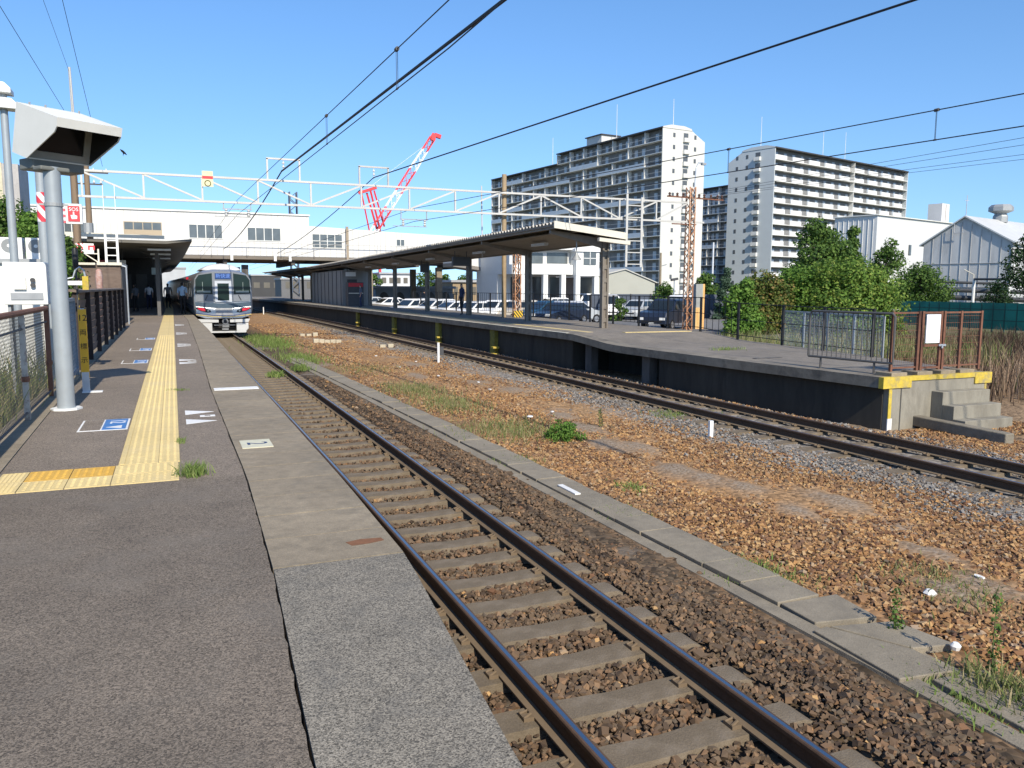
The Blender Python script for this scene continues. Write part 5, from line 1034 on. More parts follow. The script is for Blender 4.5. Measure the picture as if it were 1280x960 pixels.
for dx in (-1.4, -.9, -.5, .55, .9, 1.35, 1.8, 2.1):
    b = MB(); b.lathe([(.03, 6.5), (.09, 6.54), (.04, 6.6), (.09, 6.64), (.03, 6.72)], (MX + dx, GYY, 0), 8); b.build('insulator', M('brown_insul', (.10, .06, .045), .3), cr)
b = MB(); q = on_y(868, 240, GYY); b.path([(MX + .2, GYY, 5.6), (MX + .22, GYY, 6.9), (MX + .3, GYY, 8.1), (MX + .45, GYY, 8.4), (MX + .7, GYY, 8.42)], .04, 6); b.build('lamp_arm', galv, mr_)
b = MB(); b.box(MX + .65, MX + .92, GYY - .08, GYY + .08, 8.30, 8.42); b.build('lamp_head', grey_metal, mr_)
gsig = thing('gantry_sign', 'small cream sign with red band and ring on the gantry truss', 'sign', (.5, GYY - .1, 6.0)); q0 = on_y(253, 233, GYY - .12); q1 = on_y(266, 214, GYY - .12)
b = MB(); b.box(q0.x, q1.x, GYY - .12, GYY - .09, q0.z, q1.z); b.build('panel', M('sign_cream', (.62, .58, .36), .5), gsig)
zc = (q0.z + q1.z) / 2; xc = (q0.x + q1.x) / 2; b = MB(); b.box(q0.x + .005, q1.x - .005, GYY - .128, GYY - .121, zc - .0, zc + .12); b.build('red_band', red_m, gsig)
b = MB(); n = 20
for k in range(n):
    a0, a1 = 2 * math.pi * k / n, 2 * math.pi * (k + 1) / n; b.prism([(xc + r * math.cos(a), GYY - .128, zc - .19 + r * math.sin(a)) for r, a in ((.10, a0), (.14, a0), (.14, a1), (.10, a1))], (0, .006, 0))
b.build('ring', M('sign_olive', (.10, .10, .03), .5), gsig)
text('1〜12', .12, M('sign_grey', (.35, .33, .2), .5), gsig, (xc, GYY - .125, zc + .2), (1, 0, 0), (0, 0, 1)) if False else None

# ================================================================= OVERHEAD WIRES
def wire(label, pts, r, sag=0.0, ext=0.6, group='overhead wires'):
    """A hanging cable through two or more points, run on past its near end."""
    pts = [Vector(p) for p in pts]
    if ext: pts.append(pts[-1] + (pts[-1] - pts[0]) * ext)
    P = []
    for i in range(len(pts) - 1):
        n = 10
        for k in range(n + (i == len(pts) - 2)):
            f = k / n; q = pts[i].lerp(pts[i + 1], f); P.append(q - Vector((0, 0, sag * 4 * f * (1 - f))))
    b = MB(); b.path(P, r, 6); return tag(b.build('overhead_wire', cable_m), label, 'wire', group)
f1 = on_y(352, 214, GYY); f1b = on_z(630, 0, f1.z + .15)
wire('thickest black feeder cable running up from the first frame on the gantry', [f1, f1b], .040)
f1c = f1 + Vector((.06, 0, -.03)); wire('thick feeder cable from the first gantry frame down toward the bridge', [f1 + Vector((0, 0, 0)), Vector((4.6, 79.3, 4.9))], .03, .5, 0)
m1 = on_y(297, 266, GYY); m1.z += .55; m1b = on_z(561, 0, m1.z + .05)
wm = wire('thin upper catenary wire over the train track with two hangers', [Vector((2.4, 118, 4.0)), m1, m1b], .010, 0, .4)
k1 = Vector((m1.x, GYY, m1.z - .62)); k1b = m1b - Vector((0, 0, .62))
wire('thin contact wire over the train track just under the catenary wire', [Vector((2.4, 118, 3.55)), k1, k1b], .010, 0, .4)
def hanger(p, q, label):
    t = thing('wire_hanger', label, 'wire hanger', p); b = MB(); b.tube(p + Vector((.012, 0, 0)), q + Vector((.012, 0, 0)), .005, n=4); b.tube(p - Vector((.012, 0, 0)), q - Vector((.012, 0, 0)), .005, n=4); b.build('rod', cable_m, t)
    b = MB(); b.tube(p - Vector((0, .05, 0)), p + Vector((0, .05, 0)), .035, n=8); b.build('clamp', dark_grey, t); b = MB(); b.tube(q - Vector((0, .04, 0)), q + Vector((0, .04, 0)), .018, n=6); b.build('clip', dark_grey, t)
def along(a, c, px):
    lo, hi = 0, 1
    for _ in range(40):
        f = (lo + hi) / 2; v = a.lerp(c, f) - EYE; u = 640 + FOC * v.dot(_R) / v.dot(_f)
        if (u < px) == ((640 + FOC * (a - EYE).dot(_R) / (a - EYE).dot(_f)) < px): lo = f
        else: hi = f
    return a.lerp(c, lo)
for px, lb in ((496, 'upper wire hanger nearest the camera over the train track'), (408, 'lower wire hanger closer to the gantry over the train track')):
    p = along(m1, m1b, px); f = (p.y - k1.y) / (k1b.y - k1.y); hanger(p, k1.lerp(k1b, f), lb)
f2 = on_y(467, 222, GYY); f2b = on_z(1143, 0, f2.z + .1); wire('long dark feeder cable crossing the sky from the second gantry frame', [f2, f2b], .024)
wire('dark feeder cable from the second gantry frame down toward the bridge', [f2, Vector((9.4, 79.3, 4.6))], .024, .3, 0)
m2 = on_y(517, 268, GYY); m2.z += .28; m2b = on_z(1280, 117, m2.z + .02); wire('upper catenary wire of the far track crossing before the apartment blocks', [Vector((9.2, 118, 4.0)), m2, m2b], .012)
k2 = Vector((m2.x, GYY, m2.z - .62)); k2b = m2b - Vector((0, 0, .62)); wire('lower contact wire of the far track crossing before the apartment blocks', [Vector((9.2, 118, 3.5)), k2, k2b], .012)
for px, lb in ((1171, 'wire hanger against the sky beside the pale apartment block'), (911, 'wire hanger in front of the corner of the grey apartment gable')):
    p = along(m2, m2b, px); f = (p.y - k2.y) / (k2b.y - k2.y); hanger(p, k2.lerp(k2b, f), lb)
for i, (y0, y1, dx, lb) in enumerate(((243, 172, .6, 'uppermost'), (247, 181, 1.0, 'second'), (250, 193, 1.5, 'third'), (253, 199, 2.0, 'lowest'))):
    a = Vector((MX + dx, GYY, 6.72)); c = on_z(1280, y1, 6.68); wire('%s of four thin grey power wires right of the orange mast' % lb, [a, c], .008, 0, .8)
    a2 = Vector((MX - .5 + .1 * i, GYY, 6.7)); 
b1 = on_z(55, 0, 9.0)
wire('thin wire slanting over the hood at the photo edge', [Vector((-3.4, 38, 8.0)), on_z(-14, -15, 8.4)], .008, 0, .3)
wire('thin wire ending at the white rod behind the hood', [on_y(86, 88, GYY), on_z(54, 0, 10.6)], .007, 0, .3)
wire('thin wire passing beside the white rod down to the gantry', [Vector((xL + 1.0, GYY, 6.4)), on_z(78, 0, 9.2)], .008, 0, .3)
# distribution pole beyond the near canopy
up = thing('utility_pole', 'brown wooden utility pole with crossarms above the near canopy', 'utility pole', (-3.4, 52, -1.3)); q = on_y(113, 300, 52); x = q.x
b = MB(); b.lathe([(.2, -1.35), (.14, 8.4)], (x, 52, 0), 10); b.build('pole', brown_pole, up, smooth=True)
for z, w in ((7.85, 1.1), (7.2, .8)):
    b = MB(); b.bar((x - w, 52, z), (x + w, 52, z), .08); ar = b.build('crossarm', dark_grey, up)
    for dx in (-w + .1, -.3, .35, w - .1): b = MB(); b.lathe([(.03, z + .04), (.08, z + .1), (.04, z + .18), (.02, z + .26)], (x + dx, 52, 0), 7); b.build('insulator', insul, ar)
b = MB(); b.lathe([(.25, 4.3), (.25, 5.0)], (x - .05, 51.7, 0), 10); b.build('transformer', grey_metal, up)

# ================================================================= BACKGROUND BUILDINGS
apt_wall = M('apartment_wall', (.59, .58, .54), .7, var=.04, scale=.6, big=.1, stain=(.55, .53, .49), stain_amt=.3, stain_scale=.12)
apt_grey = M('apartment_recess', (.18, .18, .18), .7, var=.15, scale=.4); apt_slab = M('apartment_slab', (.66, .65, .61), .7, var=.08); pane_m = M('curtained_pane', (.42, .46, .50), .25, var=.25, scale=.3)
dark_roof = M('dark_roof', (.06, .058, .055), .6, var=.2); balus = M('balustrade_blue', (.52, .56, .60), .35, var=.08); balus_w = M('balustrade_white', (.70, .69, .66), .5, var=.05)
apt2_wall = M('apartment_grey_wall', (.53, .56, .56), .7, var=.04, scale=.6, big=.1)
def roof_cap(b, x0, x1, y0, y1, z, h=1.6):
    b.prism([(x0, y0, z), (x0, y1, z), (x0, y1 - 3.5, z + h), (x0, y0 + 4.0, z + h)], (x1 - x0, 0, 0))
def apartment(name_label, origin, az, length, depth, nfl, fh, bays, style, steps=(), wall=apt_wall, gable_details=True, mats=None):
    """Slab block; local +X runs along the balcony face (y=0, facing -Y), local +Y goes into the block."""
    t = thing('apartment_block', name_label, 'apartment block', origin, rz=math.pi / 2 - az)
    t.scale = (1, 1, 1); W = {}; H = nfl * fh
    sgn = style['side']                                  # +1: depth grows to local +Y, -1: to local -Y
    Yd = lambda d: sgn * d
    def bx(b, x0, x1, d0, d1, z0, z1): ya, yb = sorted((Yd(d0), Yd(d1))); b.box(x0, x1, ya, yb, z0, z1)
    segs = [(0, length, nfl)] if not steps else steps
    b = MB()
    CH = 2.3; cut = lambda d0, h: [(d0, -1), (depth, -1), (depth, h - CH), (depth - 4.2, h), (d0, h)]
    for (xa, xb, nf) in segs: b.prism([(xa + .001, Yd(d), z) for d, z in cut(1.4, nf * fh)], (xb - xa - .002, 0, 0))
    b_ = b; 
    b.prism([(-.25, Yd(d), z) for d, z in cut(0, H)], (.25, 0, 0)); b.prism([(length, Yd(d), z) for d, z in cut(0, segs[-1][2] * fh)], (.25, 0, 0))
    body = b.build('wall', [wall], t, world=False)
    for i, (xa, xb, nf) in enumerate(segs):
        b = MB(); bx(b, xa, xb, 1.36, 1.399, 0, nf * fh); b.build('recess_wall', apt_grey, t, world=False)
        b = MB(); bx(b, xa - .3, xb + .1, -.25, depth - 4.25, nf * fh + .002, nf * fh + .30); b.build('roof', dark_roof, t, world=False)
    g = MB()
    pr_ = [(-.25, Yd(0), H + .3), (-.25, Yd(depth), H + .3)]
    bw = length / bays
    panes = []; 
    pm = MB(); pm.box(-.62, .62, -.03, .03, 0, 1.85); pmesh = pm.mesh('window', pane_m)
    rest = MB(); cnt = 0
    for f in range(nfl):
        z = f * fh; xe = max([xb for (xa, xb, nf) in segs if nf > f]); xs0 = min([xa for (xa, xb, nf) in segs if nf > f])
        b = MB(); bx(b, xs0, xe, -.05, 1.355, z - .09, z + .10); b.build('balcony_slab', apt_slab, t, world=False)
        cor = style['corridor'](f); rb = MB(); rw = MB()
        for k in range(bays):
            x = k * bw
            if x + bw > xe + .01: continue
            kind = style['bay'](f, k)
            if kind == 'panel': rb = MB(); bx(rb, x + .1, x + bw - .1, -.03, .02, z + .101, z + 1.15); rb.build('balustrade', balus, t, world=False)
            elif kind == 'white': bx(rw, x + .1, x + bw * style.get('wf', .62), -.03, .02, z + .101, z + 1.18); [bx(rw, q, q + .03, -.02, .0, z + .101, z + 1.1) for q in np.arange(x + bw * style.get('wf', .62) + .25, x + bw - .1, .5)]
            else: bx(rw, x + .1, x + bw - .1, -.02, .0, z + 1.05, z + 1.12)
            for fx in style['win'](f, k):
                if cnt < 96:
                    o = bpy.data.objects.new('window', pmesh); COL.objects.link(o); o.parent = t; o.location = (x + bw * fx, Yd(1.33), z + .2)
                else: bx(rest, x + bw * fx - .62, x + bw * fx + .62, 1.30, 1.355, z + .2, z + 2.05)
                cnt += 1
        if rw.v: rw.build('railing', balus_w if style.get('wf') else apt_slab, t, world=False)
    if rest.v: o = rest.build('windows', pane_m, t, world=False); o['kind'] = 'stuff'
    pw = MB()
    for k in range(1, bays):
        x = k * bw; nf = max([nf for (xa, xb, nf) in segs if xa <= x < xb + .01] or [nfl]); b = pw
        for (fa, fb) in style['fin'](k, nf): bx(b, x - .1, x + .1, 0.03, 1.35, fa * fh + .101, fb * fh - .1)
    if pw.v: o = pw.build('party_walls', apt_slab, t, world=False); o['kind'] = 'stuff'
    return t, bx, H
# block one: dark staggered balcony face turned to the tracks, bright gable to the camera
c1p = at_d(828, 158, 193); az1 = R(-7); FH = 2.85
base1 = Vector((c1p.x, c1p.y, c1p.z - 14 * FH - .3)); L1 = 76.0; NB = 13
d1 = Vector((math.sin(az1), math.cos(az1), 0))
xstep = next(x for x in np.arange(5, 76, .25) if (lambda v: 640 + FOC * v.dot(_R) / v.dot(_f))(base1 + d1 * float(x) + Vector((0, 0, 40)) - EYE) < 700)
xstep = round(xstep / (L1 / NB)) * (L1 / NB)
xend = next(x for x in np.arange(20, 120, .25) if (lambda v: 640 + FOC * v.dot(_R) / v.dot(_f))(base1 + d1 * float(x) + Vector((0, 0, 36)) - EYE) < 615); L1 = float(xend); xstep = round(xstep / (L1 / NB)) * (L1 / NB)
st1 = {'side': -1, 'corridor': lambda f: f % 3 == 0, 'bay': lambda f, k: 'panel' if (f % 3 == (2 if k % 6 < 4 else 0) and k > 0) else 'open', 'win': lambda f, k: ([.5] if k == 0 else ([.28, .72] if k % 3 else [.6])),
       'fin': lambda k, nf: [(a, min(a + 2, nf)) for a in range((k % 2), nf, 3)]}
a1, bx1, H1 = apartment('tallest apartment block with dark balcony grid and bright white gable', base1, az1, L1, 13.6, 14, FH, NB, st1, steps=[(0, xstep, 14), (xstep, L1, 13)])
def gable(t, side, width, nfl, fh, H, wall, mats, balc_at, win_at, chamfer=2.4):
    b = MB(); Y = lambda d: side * d
    b.prism([(-.33, Y(0), H + .05), (-.33, Y(width - 4.2), H + .05), (-.33, Y(width - 4.6), H + .50), (-.33, Y(width * .5), H + .95), (-.33, Y(2.6), H + .95), (-.33, Y(0), H + .35)], (.5, 0, 0)); b.build('gable_top', wall, t, world=False)
    wm_ = MB(); wm_.box(-.30, -.245, -.35, .35, 0, 1.0); me = wm_.mesh('gable_window', M('gable_pane', (.10, .11, .12), .3))
    for f in range(nfl):
        for d in win_at:
            o = bpy.data.objects.new('gable_window', me); COL.objects.link(o); o.parent = t; o.location = (0, Y(d), f * fh + .95)
        b = MB(); ya, yb = sorted((Y(balc_at), Y(balc_at + 1.9))); b.box(-.9, -.252, ya, yb, f * fh, f * fh + .16)
        b.box(-.9, -.86, ya, yb, f * fh + .2, f * fh + 1.0); b.box(-.9, -.252, ya, ya + .05, f * fh + .161, f * fh + 1.0); b.box(-.9, -.252, yb - .05, yb, f * fh + .161, f * fh + 1.0); b.build('side_balcony', mats, t, world=False)
        b = MB(); b.box(-.275, -.252, ya + .2, yb - .2, f * fh + .17, f * fh + 2.2); b.build('balcony_door', M('gable_pane', (.10, .11, .12), .3), t, world=False)
gable(a1, -1, 13.6, 14, FH, H1, apt_wall, apt_slab, 6.4, (3.6, 10.4))
b = MB(); b.box(xstep * .62, xstep * .62 + 7, -9, -3, H1 + .31, H1 + 3.2); b.build('roof_house', apt_wall, a1, world=False); b = MB(); b.box(xstep * .62 - .4, xstep * .62 + 7.4, -9.4, -2.6, H1 + 3.21, H1 + 3.45); b.build('roof_house_cap', dark_roof, a1, world=False)
for x, h in ((3, 8), (26, 11), (58, 10)):
    b = MB(); b.tube((x, -6, (H1 if x < xstep else H1 - FH) + .3), (x, -6, (H1 if x < xstep else H1 - FH) + h), .09, .05, 6); b.build('lightning_rod', M('rod_white', (.7, .7, .7), .5), a1, world=False)
# block two: grey gable to the tracks, bright balcony face to the camera
c2p = at_d(970, 183, 209); az2 = R(75); FH2 = 2.8; base2 = Vector((c2p.x, c2p.y, c2p.z - 14 * FH2 - .3))
st2 = {'side': 1, 'wf': .66, 'corridor': lambda f: False, 'bay': lambda f, k: 'white', 'win': lambda f, k: [.3, .8], 'fin': lambda k, nf: [(0, nf)] if k in (5,) else []}
a2, bx2, H2 = apartment('apartment block with grey gable and bright rows of white balconies', base2, az2, 71.0, 14.6, 14, FH2, 9, st2, wall=apt2_wall)
gable(a2, 1, 14.6, 14, FH2, H2, apt2_wall, apt_slab, 4.3, (8.6, 11.8))
for x, h in ((-.1, 9), (30, 9), (42, 10)):
    b = MB(); b.tube((x + 2, 6, H2 + .3), (x + 2, 6, H2 + h), .08, .05, 6); b.build('lightning_rod', M('rod_white', (.7, .7, .7), .5), a2, world=False)
c3p = at_d(912, 232, 262); az3 = R(-7); base3 = Vector((c3p.x, c3p.y, c3p.z - 12 * FH))
st3 = dict(st1); a3, bx3, H3 = apartment('apartment block half hidden between the two larger apartment blocks', base3, az3, 44, 12, 12, FH, 9, st3)
# grey tower by the left trees
tw = thing('water_tower', 'pale yellow square tower rising behind the left trees', 'tower', (-8, 60, 0)); q0 = on_y(-30, 260, 60); q1 = on_y(22, 204, 60); b = MB(); b.box(q0.x, q1.x - .9, 60, 64, -1.3, q1.z); b.build('wall', M('tower_cream', (.55, .5, .36), .7, var=.15, stain=(.4, .33, .2), stain_amt=.5, stain_scale=.4), tw)
b = MB(); b.box(q1.x - .898, q1.x, 60.05, 64, -1.3, q1.z - .05); b.build('corner_shaft', M('tower_grey', (.38, .36, .34), .7), tw)
# white factory, chimney block
def wallbox(t, name, org, az, length, depth, z0, z1, mat, z1b=None):
    d = Vector((math.sin(az), math.cos(az), 0)); n = Vector((-d.y, d.x, 0)); z1b = z1 if z1b is None else z1b
    p = [org, org + d * length, org + d * length + n * depth, org + n * depth]; b = MB()
    b.add([(v.x, v.y, z0) for v in p] + [(p[0].x, p[0].y, z1), (p[1].x, p[1].y, z1), (p[2].x, p[2].y, z1b), (p[3].x, p[3].y, z1b)], [(0, 3, 2, 1), (4, 5, 6, 7), (0, 1, 5, 4), (1, 2, 6, 5), (2, 3, 7, 6), (3, 0, 4, 7)])
    return b.build(name, mat, t), d, n
cf_ = at_d(1097, 269, 105); fac = thing('factory_building', 'plain white factory building behind the trees', 'factory', (cf_.x, cf_.y, -1.3)); fw, d, n = wallbox(fac, 'wall', Vector((cf_.x, cf_.y, 0)), R(75), 34, 6.0, -1.35, cf_.z, M('factory_white', (.60, .60, .58), .55, var=.04, stain=(.6, .58, .54), stain_amt=.3, stain_scale=.2))
b = MB()
for s in np.arange(.5, 5.8, .7): p = cf_ + n * float(s); b.bar((p.x - d.x * .03, p.y - d.y * .03, -1), (p.x - d.x * .03, p.y - d.y * .03, cf_.z - .25), .09, .05)
b.build('wall_rib', M('factory_grey', (.55, .55, .54), .6), fac)
b = MB(); p = cf_ - n * .12 - d * .1; q = p + d * 34.2; b.bar((p.x, p.y, cf_.z + .06), (q.x, q.y, cf_.z + .06), .24, .12); p2_ = p + n * 6.3; b.bar((p.x, p.y, cf_.z + .065), (p2_.x, p2_.y, cf_.z + .065), .24, .12); b.build('roof_edge', off_white, fac)
b = MB(); p = cf_ + d * 9.2 - n * .04; b.bar((p.x, p.y, 6.2), (p.x, p.y, 7.6), .7, .06, up=n); fwin = b.build('window', dark_grey, fac); b = MB(); b.bar((p.x - n.x * .04, p.y - n.y * .04, 6.25), (p.x - n.x * .04, p.y - n.y * .04, 7.55), .55, .05, up=n); b.build('pane', win_grey, fwin)
ch0 = at_d(1178, 254, 128); chm = thing('concrete_tower', 'pale square concrete shaft behind the white factory', 'tower', (ch0.x, ch0.y, 0)); wallbox(chm, 'shaft', Vector((ch0.x, ch0.y, 0)), R(75), 2.6, 2.2, -1.3, ch0.z, M('shaft_pale', (.62, .60, .57), .7, var=.06))
b = MB(); dd = Vector((math.sin(R(75)), math.cos(R(75)), 0)); nn = Vector((-dd.y, dd.x, 0)); p = ch0 - nn * .03 + dd * 1.3; b.bar((p.x, p.y, 6), (p.x, p.y, ch0.z - .1), .1, .1); b.build('corner_strip', M('shaft_line', (.4, .39, .38), .7), chm)
# grey sheet metal shed with ridge vent
dg_, ng_ = Vector((math.sin(R(75)), math.cos(R(75)), 0)), Vector((math.sin(R(165)), math.cos(R(165)), 0))
le = at_d(1155, 303, 81); le.z = 6.0; gw = 8.2; pk = le + ng_ * gw * .47; pkz = 8.45; re_ = le + ng_ * gw; SL = 26.0
grey_sheet = M('grey_sheet', (.50, .50, .49), .6, .05, var=.12, scale=1.2, stretch=(1, 1, .25), stain=(.12, .12, .12), stain_amt=.55, stain_scale=.45)
shd = thing('sheet_metal_shed', 'weathered grey sheet metal shed with pitched roof and ridge vent', 'shed', (pk.x, pk.y, -1.3)); b = MB()
b.prism([(le.x, le.y, -1.35), (re_.x, re_.y, -1.35), (re_.x, re_.y, 5.9), (pk.x, pk.y, pkz), (le.x, le.y, 6.0)], dg_ * SL); b.build('wall', grey_sheet, shd)
b = MB(); up_ = Vector((0, 0, .12)); o_ = dg_ * -.25
for e1, z1 in ((le - ng_ * .35, 5.80), (re_ + ng_ * .35, 5.70)): b.prism([Vector((e1.x, e1.y, z1)) + o_, Vector((pk.x, pk.y, pkz + .02)) + o_, Vector((pk.x, pk.y, pkz + .16)) + o_, Vector((e1.x, e1.y, z1 + .14)) + o_], dg_ * (SL + .5))
b.build('roof', M('sheet_roof', (.60, .60, .58), .5, .2, var=.08, scale=1, stain=(.4, .38, .35), stain_amt=.4, stain_scale=.3), shd)
b = MB()
for s in np.arange(.9, gw, .9): p = le + ng_ * float(s) - dg_ * .03; b.bar((p.x, p.y, -1), (p.x, p.y, 5.9 + (pkz - 6) * (1 - abs(float(s) - gw * .47) / (gw * .53)) - .2), .05, .03)
for z in (1.7, 4.0): p = le - dg_ * .04; q = re_ - dg_ * .04; b.bar((p.x, p.y, z), (q.x, q.y, z), .06, .04)
b.build('sheet_joint', M('joint_grey', (.38, .38, .38), .6), shd)
b = MB(); c = pk + dg_ * 8; b.lathe([(.7, pkz - .1), (.7, pkz + .5), (.55, pkz + .8), (1.15, pkz + 1.05), (1.15, pkz + 1.45), (.9, pkz + 1.7)], (c.x, c.y, 0), 8); b.build('ridge_vent', grey_metal, shd)
b = MB(); p = pk - dg_ * .3 - ng_ * .9; b.bar((p.x, p.y, pkz - 1.5), (p.x, p.y, pkz - .6), .06); b.bar((p.x, p.y, pkz - 1.5), (p.x + ng_.x * .9, p.y + ng_.y * .9, pkz - 1.5), .06); b.tube((pk.x, pk.y, pkz), (pk.x, pk.y, pkz + 2.1), .035, n=6); b.bar((pk.x - .3, pk.y, pkz + 1.6), (pk.x + .3, pk.y, pkz + 1.6), .04); b.build('aerial', M('aerial_grey', (.4, .4, .4), .5), shd)
b = MB(); p = le + ng_ * 5.1 - dg_ * .35; b.path([(p.x, p.y, 1.8), (p.x, p.y, 2.9), (p.x - ng_.x * .9, p.y - ng_.y * .9, 3.4)], .05, 6); b.bar((p.x, p.y, 1.0), (p.x, p.y, 1.9), .18); b.build('wall_lamp', cream_m, shd)
pr2 = thing('pipe_rack', 'dark pipes and ducts along the foot of the grey shed', 'pipe rack', (60, 48, -1.3)); b = MB()
for (px, py, px2, py2, dd_, r_) in ((1160, 352, 1300, 356, 74, .12), (1165, 362, 1300, 366, 73, .18), (1170, 371, 1300, 376, 72, .22), (1218, 349, 1262, 349, 70, .10)): b.tube(at_d(px, py, dd_), at_d(px2, py2, dd_ - 4), r_, n=8)
b.build('pipe', M('pipe_dark', (.05, .052, .055), .6), pr2); b = MB(); q = at_d(1218, 349, 70); b.tube(q, (q.x, q.y, -1.35), .12, n=8); q = at_d(1264, 334, 68); q2 = at_d(1262, 349, 69); b.path([q + Vector((.6, .1, .1)), q + Vector((0, 0, .15)), q, q2, Vector((q2.x, q2.y, -1.3))], .12, 8); b.build('white_pipe', white_metal, pr2)
# green screen fence
gfz = .58; gfn = thing('green_fence', 'green mesh screen fence behind the platform end', 'fence', (52, 42, -1.4)); ga_, gb_ = at_d(1126, 377, 62), at_d(1320, 380, 50)
b = MB(); n = 14
for k in range(n): 
    a = ga_.lerp(gb_, k / n); c = ga_.lerp(gb_, (k + 1) / n - .004); b.prism([(a.x, a.y, -1.2), (c.x, c.y, -1.2), (c.x, c.y, gfz), (a.x, a.y, gfz)], (.0, .05, 0))
b.build('screen', M('green_screen', (.02, .20, .16), .7, var=.18, scale=.6, stain=(.01, .06, .05), stain_amt=.6, stain_scale=.25), gfn)
for k in range(0, n + 1, 1): a = ga_.lerp(gb_, k / n); b = MB(); b.bar((a.x, a.y - .08, -1.4), (a.x, a.y - .08, gfz + .03), .07); b.build('post', M('green_post', (.02, .08, .07), .6), gfn)
b = MB()
for z in (gfz - .45, -.6): b.bar((ga_.x, ga_.y - .06, z), (gb_.x, gb_.y - .06, z), .05)
b.build('rail', M('green_post', (.02, .08, .07), .6), gfn)
# dark slate wall behind the car park
sl = thing('slate_wall', 'dark blue grey panel wall behind the parked cars', 'wall', (38, 48, -.9)); a, c = on_z(738, 397, -.9), on_z(935, 398, -.9); b = MB(); b.bar((a.x, a.y, .05), (c.x, c.y, .05), .12, 1.9); b.build('panel', M('slate_panel', (.07, .085, .115), .6, var=.1), sl)
for k in range(9): q = a.lerp(c, k / 8); b = MB(); b.bar((q.x, q.y - .1, -.95), (q.x, q.y - .1, 1.02), .08); b.build('post', dark_grey, sl)
# grey gabled wall
gy = 68.0; p0, p1 = on_y(744, 375, gy), on_y(818, 375, gy); pkp = on_y(781, 337, gy); z0g = on_y(744, 347, gy).z; z1g = on_y(818, 354, gy).z
gw_ = thing('gabled_shed', 'plain grey green gabled shed below the tallest apartment block', 'shed', (p0.x, gy, -.9)); b = MB(); b.prism([(p0.x, gy, -1), (p1.x, gy, -1), (p1.x, gy, z1g), (pkp.x, gy, pkp.z), (p0.x, gy, z0g)], (0, 12, 0)); b.build('wall', M('grey_green', (.36, .36, .31), .7, var=.05, scale=.8, stain=(.28, .28, .24), stain_amt=.3, stain_scale=.3), gw_)
b = MB()
for (xa, za, xb, zb__) in ((p0.x - .2, z0g, pkp.x, pkp.z), (p1.x + .2, z1g, pkp.x, pkp.z)): b.prism([(xa, gy - .15, za), (xb, gy - .15, zb__), (xb, gy - .15, zb__ + .1), (xa, gy - .15, za + .1)], (0, 12.2, 0))
b.build('roof', M('roof_pale', (.45, .44, .40), .6), gw_)
# white two storey station annexe with columns
ay = 66.0; A_ = lambda px, py, y=ay: on_y(px, py, y)
ax = thing('station_annexe', 'white two storey station annexe with tall columns and bay window', 'building', (A_(690, 380).x, ay, -.9)); zf = A_(690, 343).z; zr = A_(690, 312).z
b = MB(); xa, xb = A_(640, 340).x, A_(716, 340).x; b.box(xa, xb, ay + .6, ay + 9, zf, zr); b.box(xa, xb, ay + 3.5, ay + 9, -1, zf - .005); b.build('wall', clad, ax)
b = MB(); b.box(xa, xb, ay, ay + .598, zf, A_(690, 331).z); b.build('parapet', white_metal, ax)
b = MB(); b.box(xa - .2, xb + .2, ay - .15, ay + 9.2, zr + .003, zr + .25); b.build('roof', white_metal, ax)
for px in (655, 682.5, 705):
    q = A_(px, 345); b = MB(); b.box(q.x - .22, q.x + .22, ay + .05, ay + .5, -.95, zf - .003); b.build('column', white_metal, ax)
for pa, pb in ((645, 652), (667, 682), (687, 713)):
    q0, q1 = A_(pa, 329), A_(pb, 316); b = MB(); b.box(q0.x, q1.x, ay + .56, ay + .597, q0.z, q1.z); b.build('window', win_grey, ax)
for pa, pb in ((657, 681), (685, 703), (708, 720)):
    q0, q1 = A_(pa, 380), A_(pb, 346); b = MB(); b.box(q0.x, q1.x, ay + 3.44, ay + 3.497, -.9, q1.z); b.build('shopfront', glass('shop_glass', (.06, .065, .07), .15), ax)
bx0, bx1 = A_(716.5, 340).x, A_(745, 340).x; bay = MB(); bay.box(bx0, bx1, ay - .6, ay + 6, A_(730, 345).z, A_(730, 312).z); bay.box(bx0, bx0 + .45, ay - .55, ay - .1, -.95, A_(730, 345).z - .003); bay.box(bx1 - .45, bx1, ay - .55, ay - .1, -.95, A_(730, 345).z - .003); bayo = bay.build('bay', white_metal, ax)
n = 10; arc = [(bx0 - .2 + (bx1 - bx0 + .4) * k / n, ay - .75, A_(730, 311.5).z + .35 * math.sin(math.pi * k / n)) for k in range(n + 1)]; b = MB(); b.prism([(arc[0][0], ay - .75, arc[0][2] - .25)] + arc + [(arc[-1][0], ay - .75, arc[-1][2] - .25)], (0, 7, 0)); b.build('arched_roof', white_metal, bayo)
q0, q1 = A_(725.5, 331), A_(741, 315.5); b = MB(); b.box(q0.x, q1.x, ay - .66, ay - .603, q0.z, q1.z); w_ = b.build('window', win_grey, bayo); b = MB(); b.bar(((q0.x + q1.x) / 2, ay - .67, q0.z), ((q0.x + q1.x) / 2, ay - .67, q1.z), .06); b.bar((q0.x, ay - .67, (q0.z + q1.z) / 2), (q1.x, ay - .67, (q0.z + q1.z) / 2), .06); b.build('glazing_bar', white_metal, w_)
q0, q1 = A_(725, 385), A_(739, 347); b = MB(); b.box(q0.x, q1.x, ay + 3.0, ay + 3.4, -.9, q1.z); b.build('lobby', M('lobby_dark', (.16, .12, .10), .5), ax)
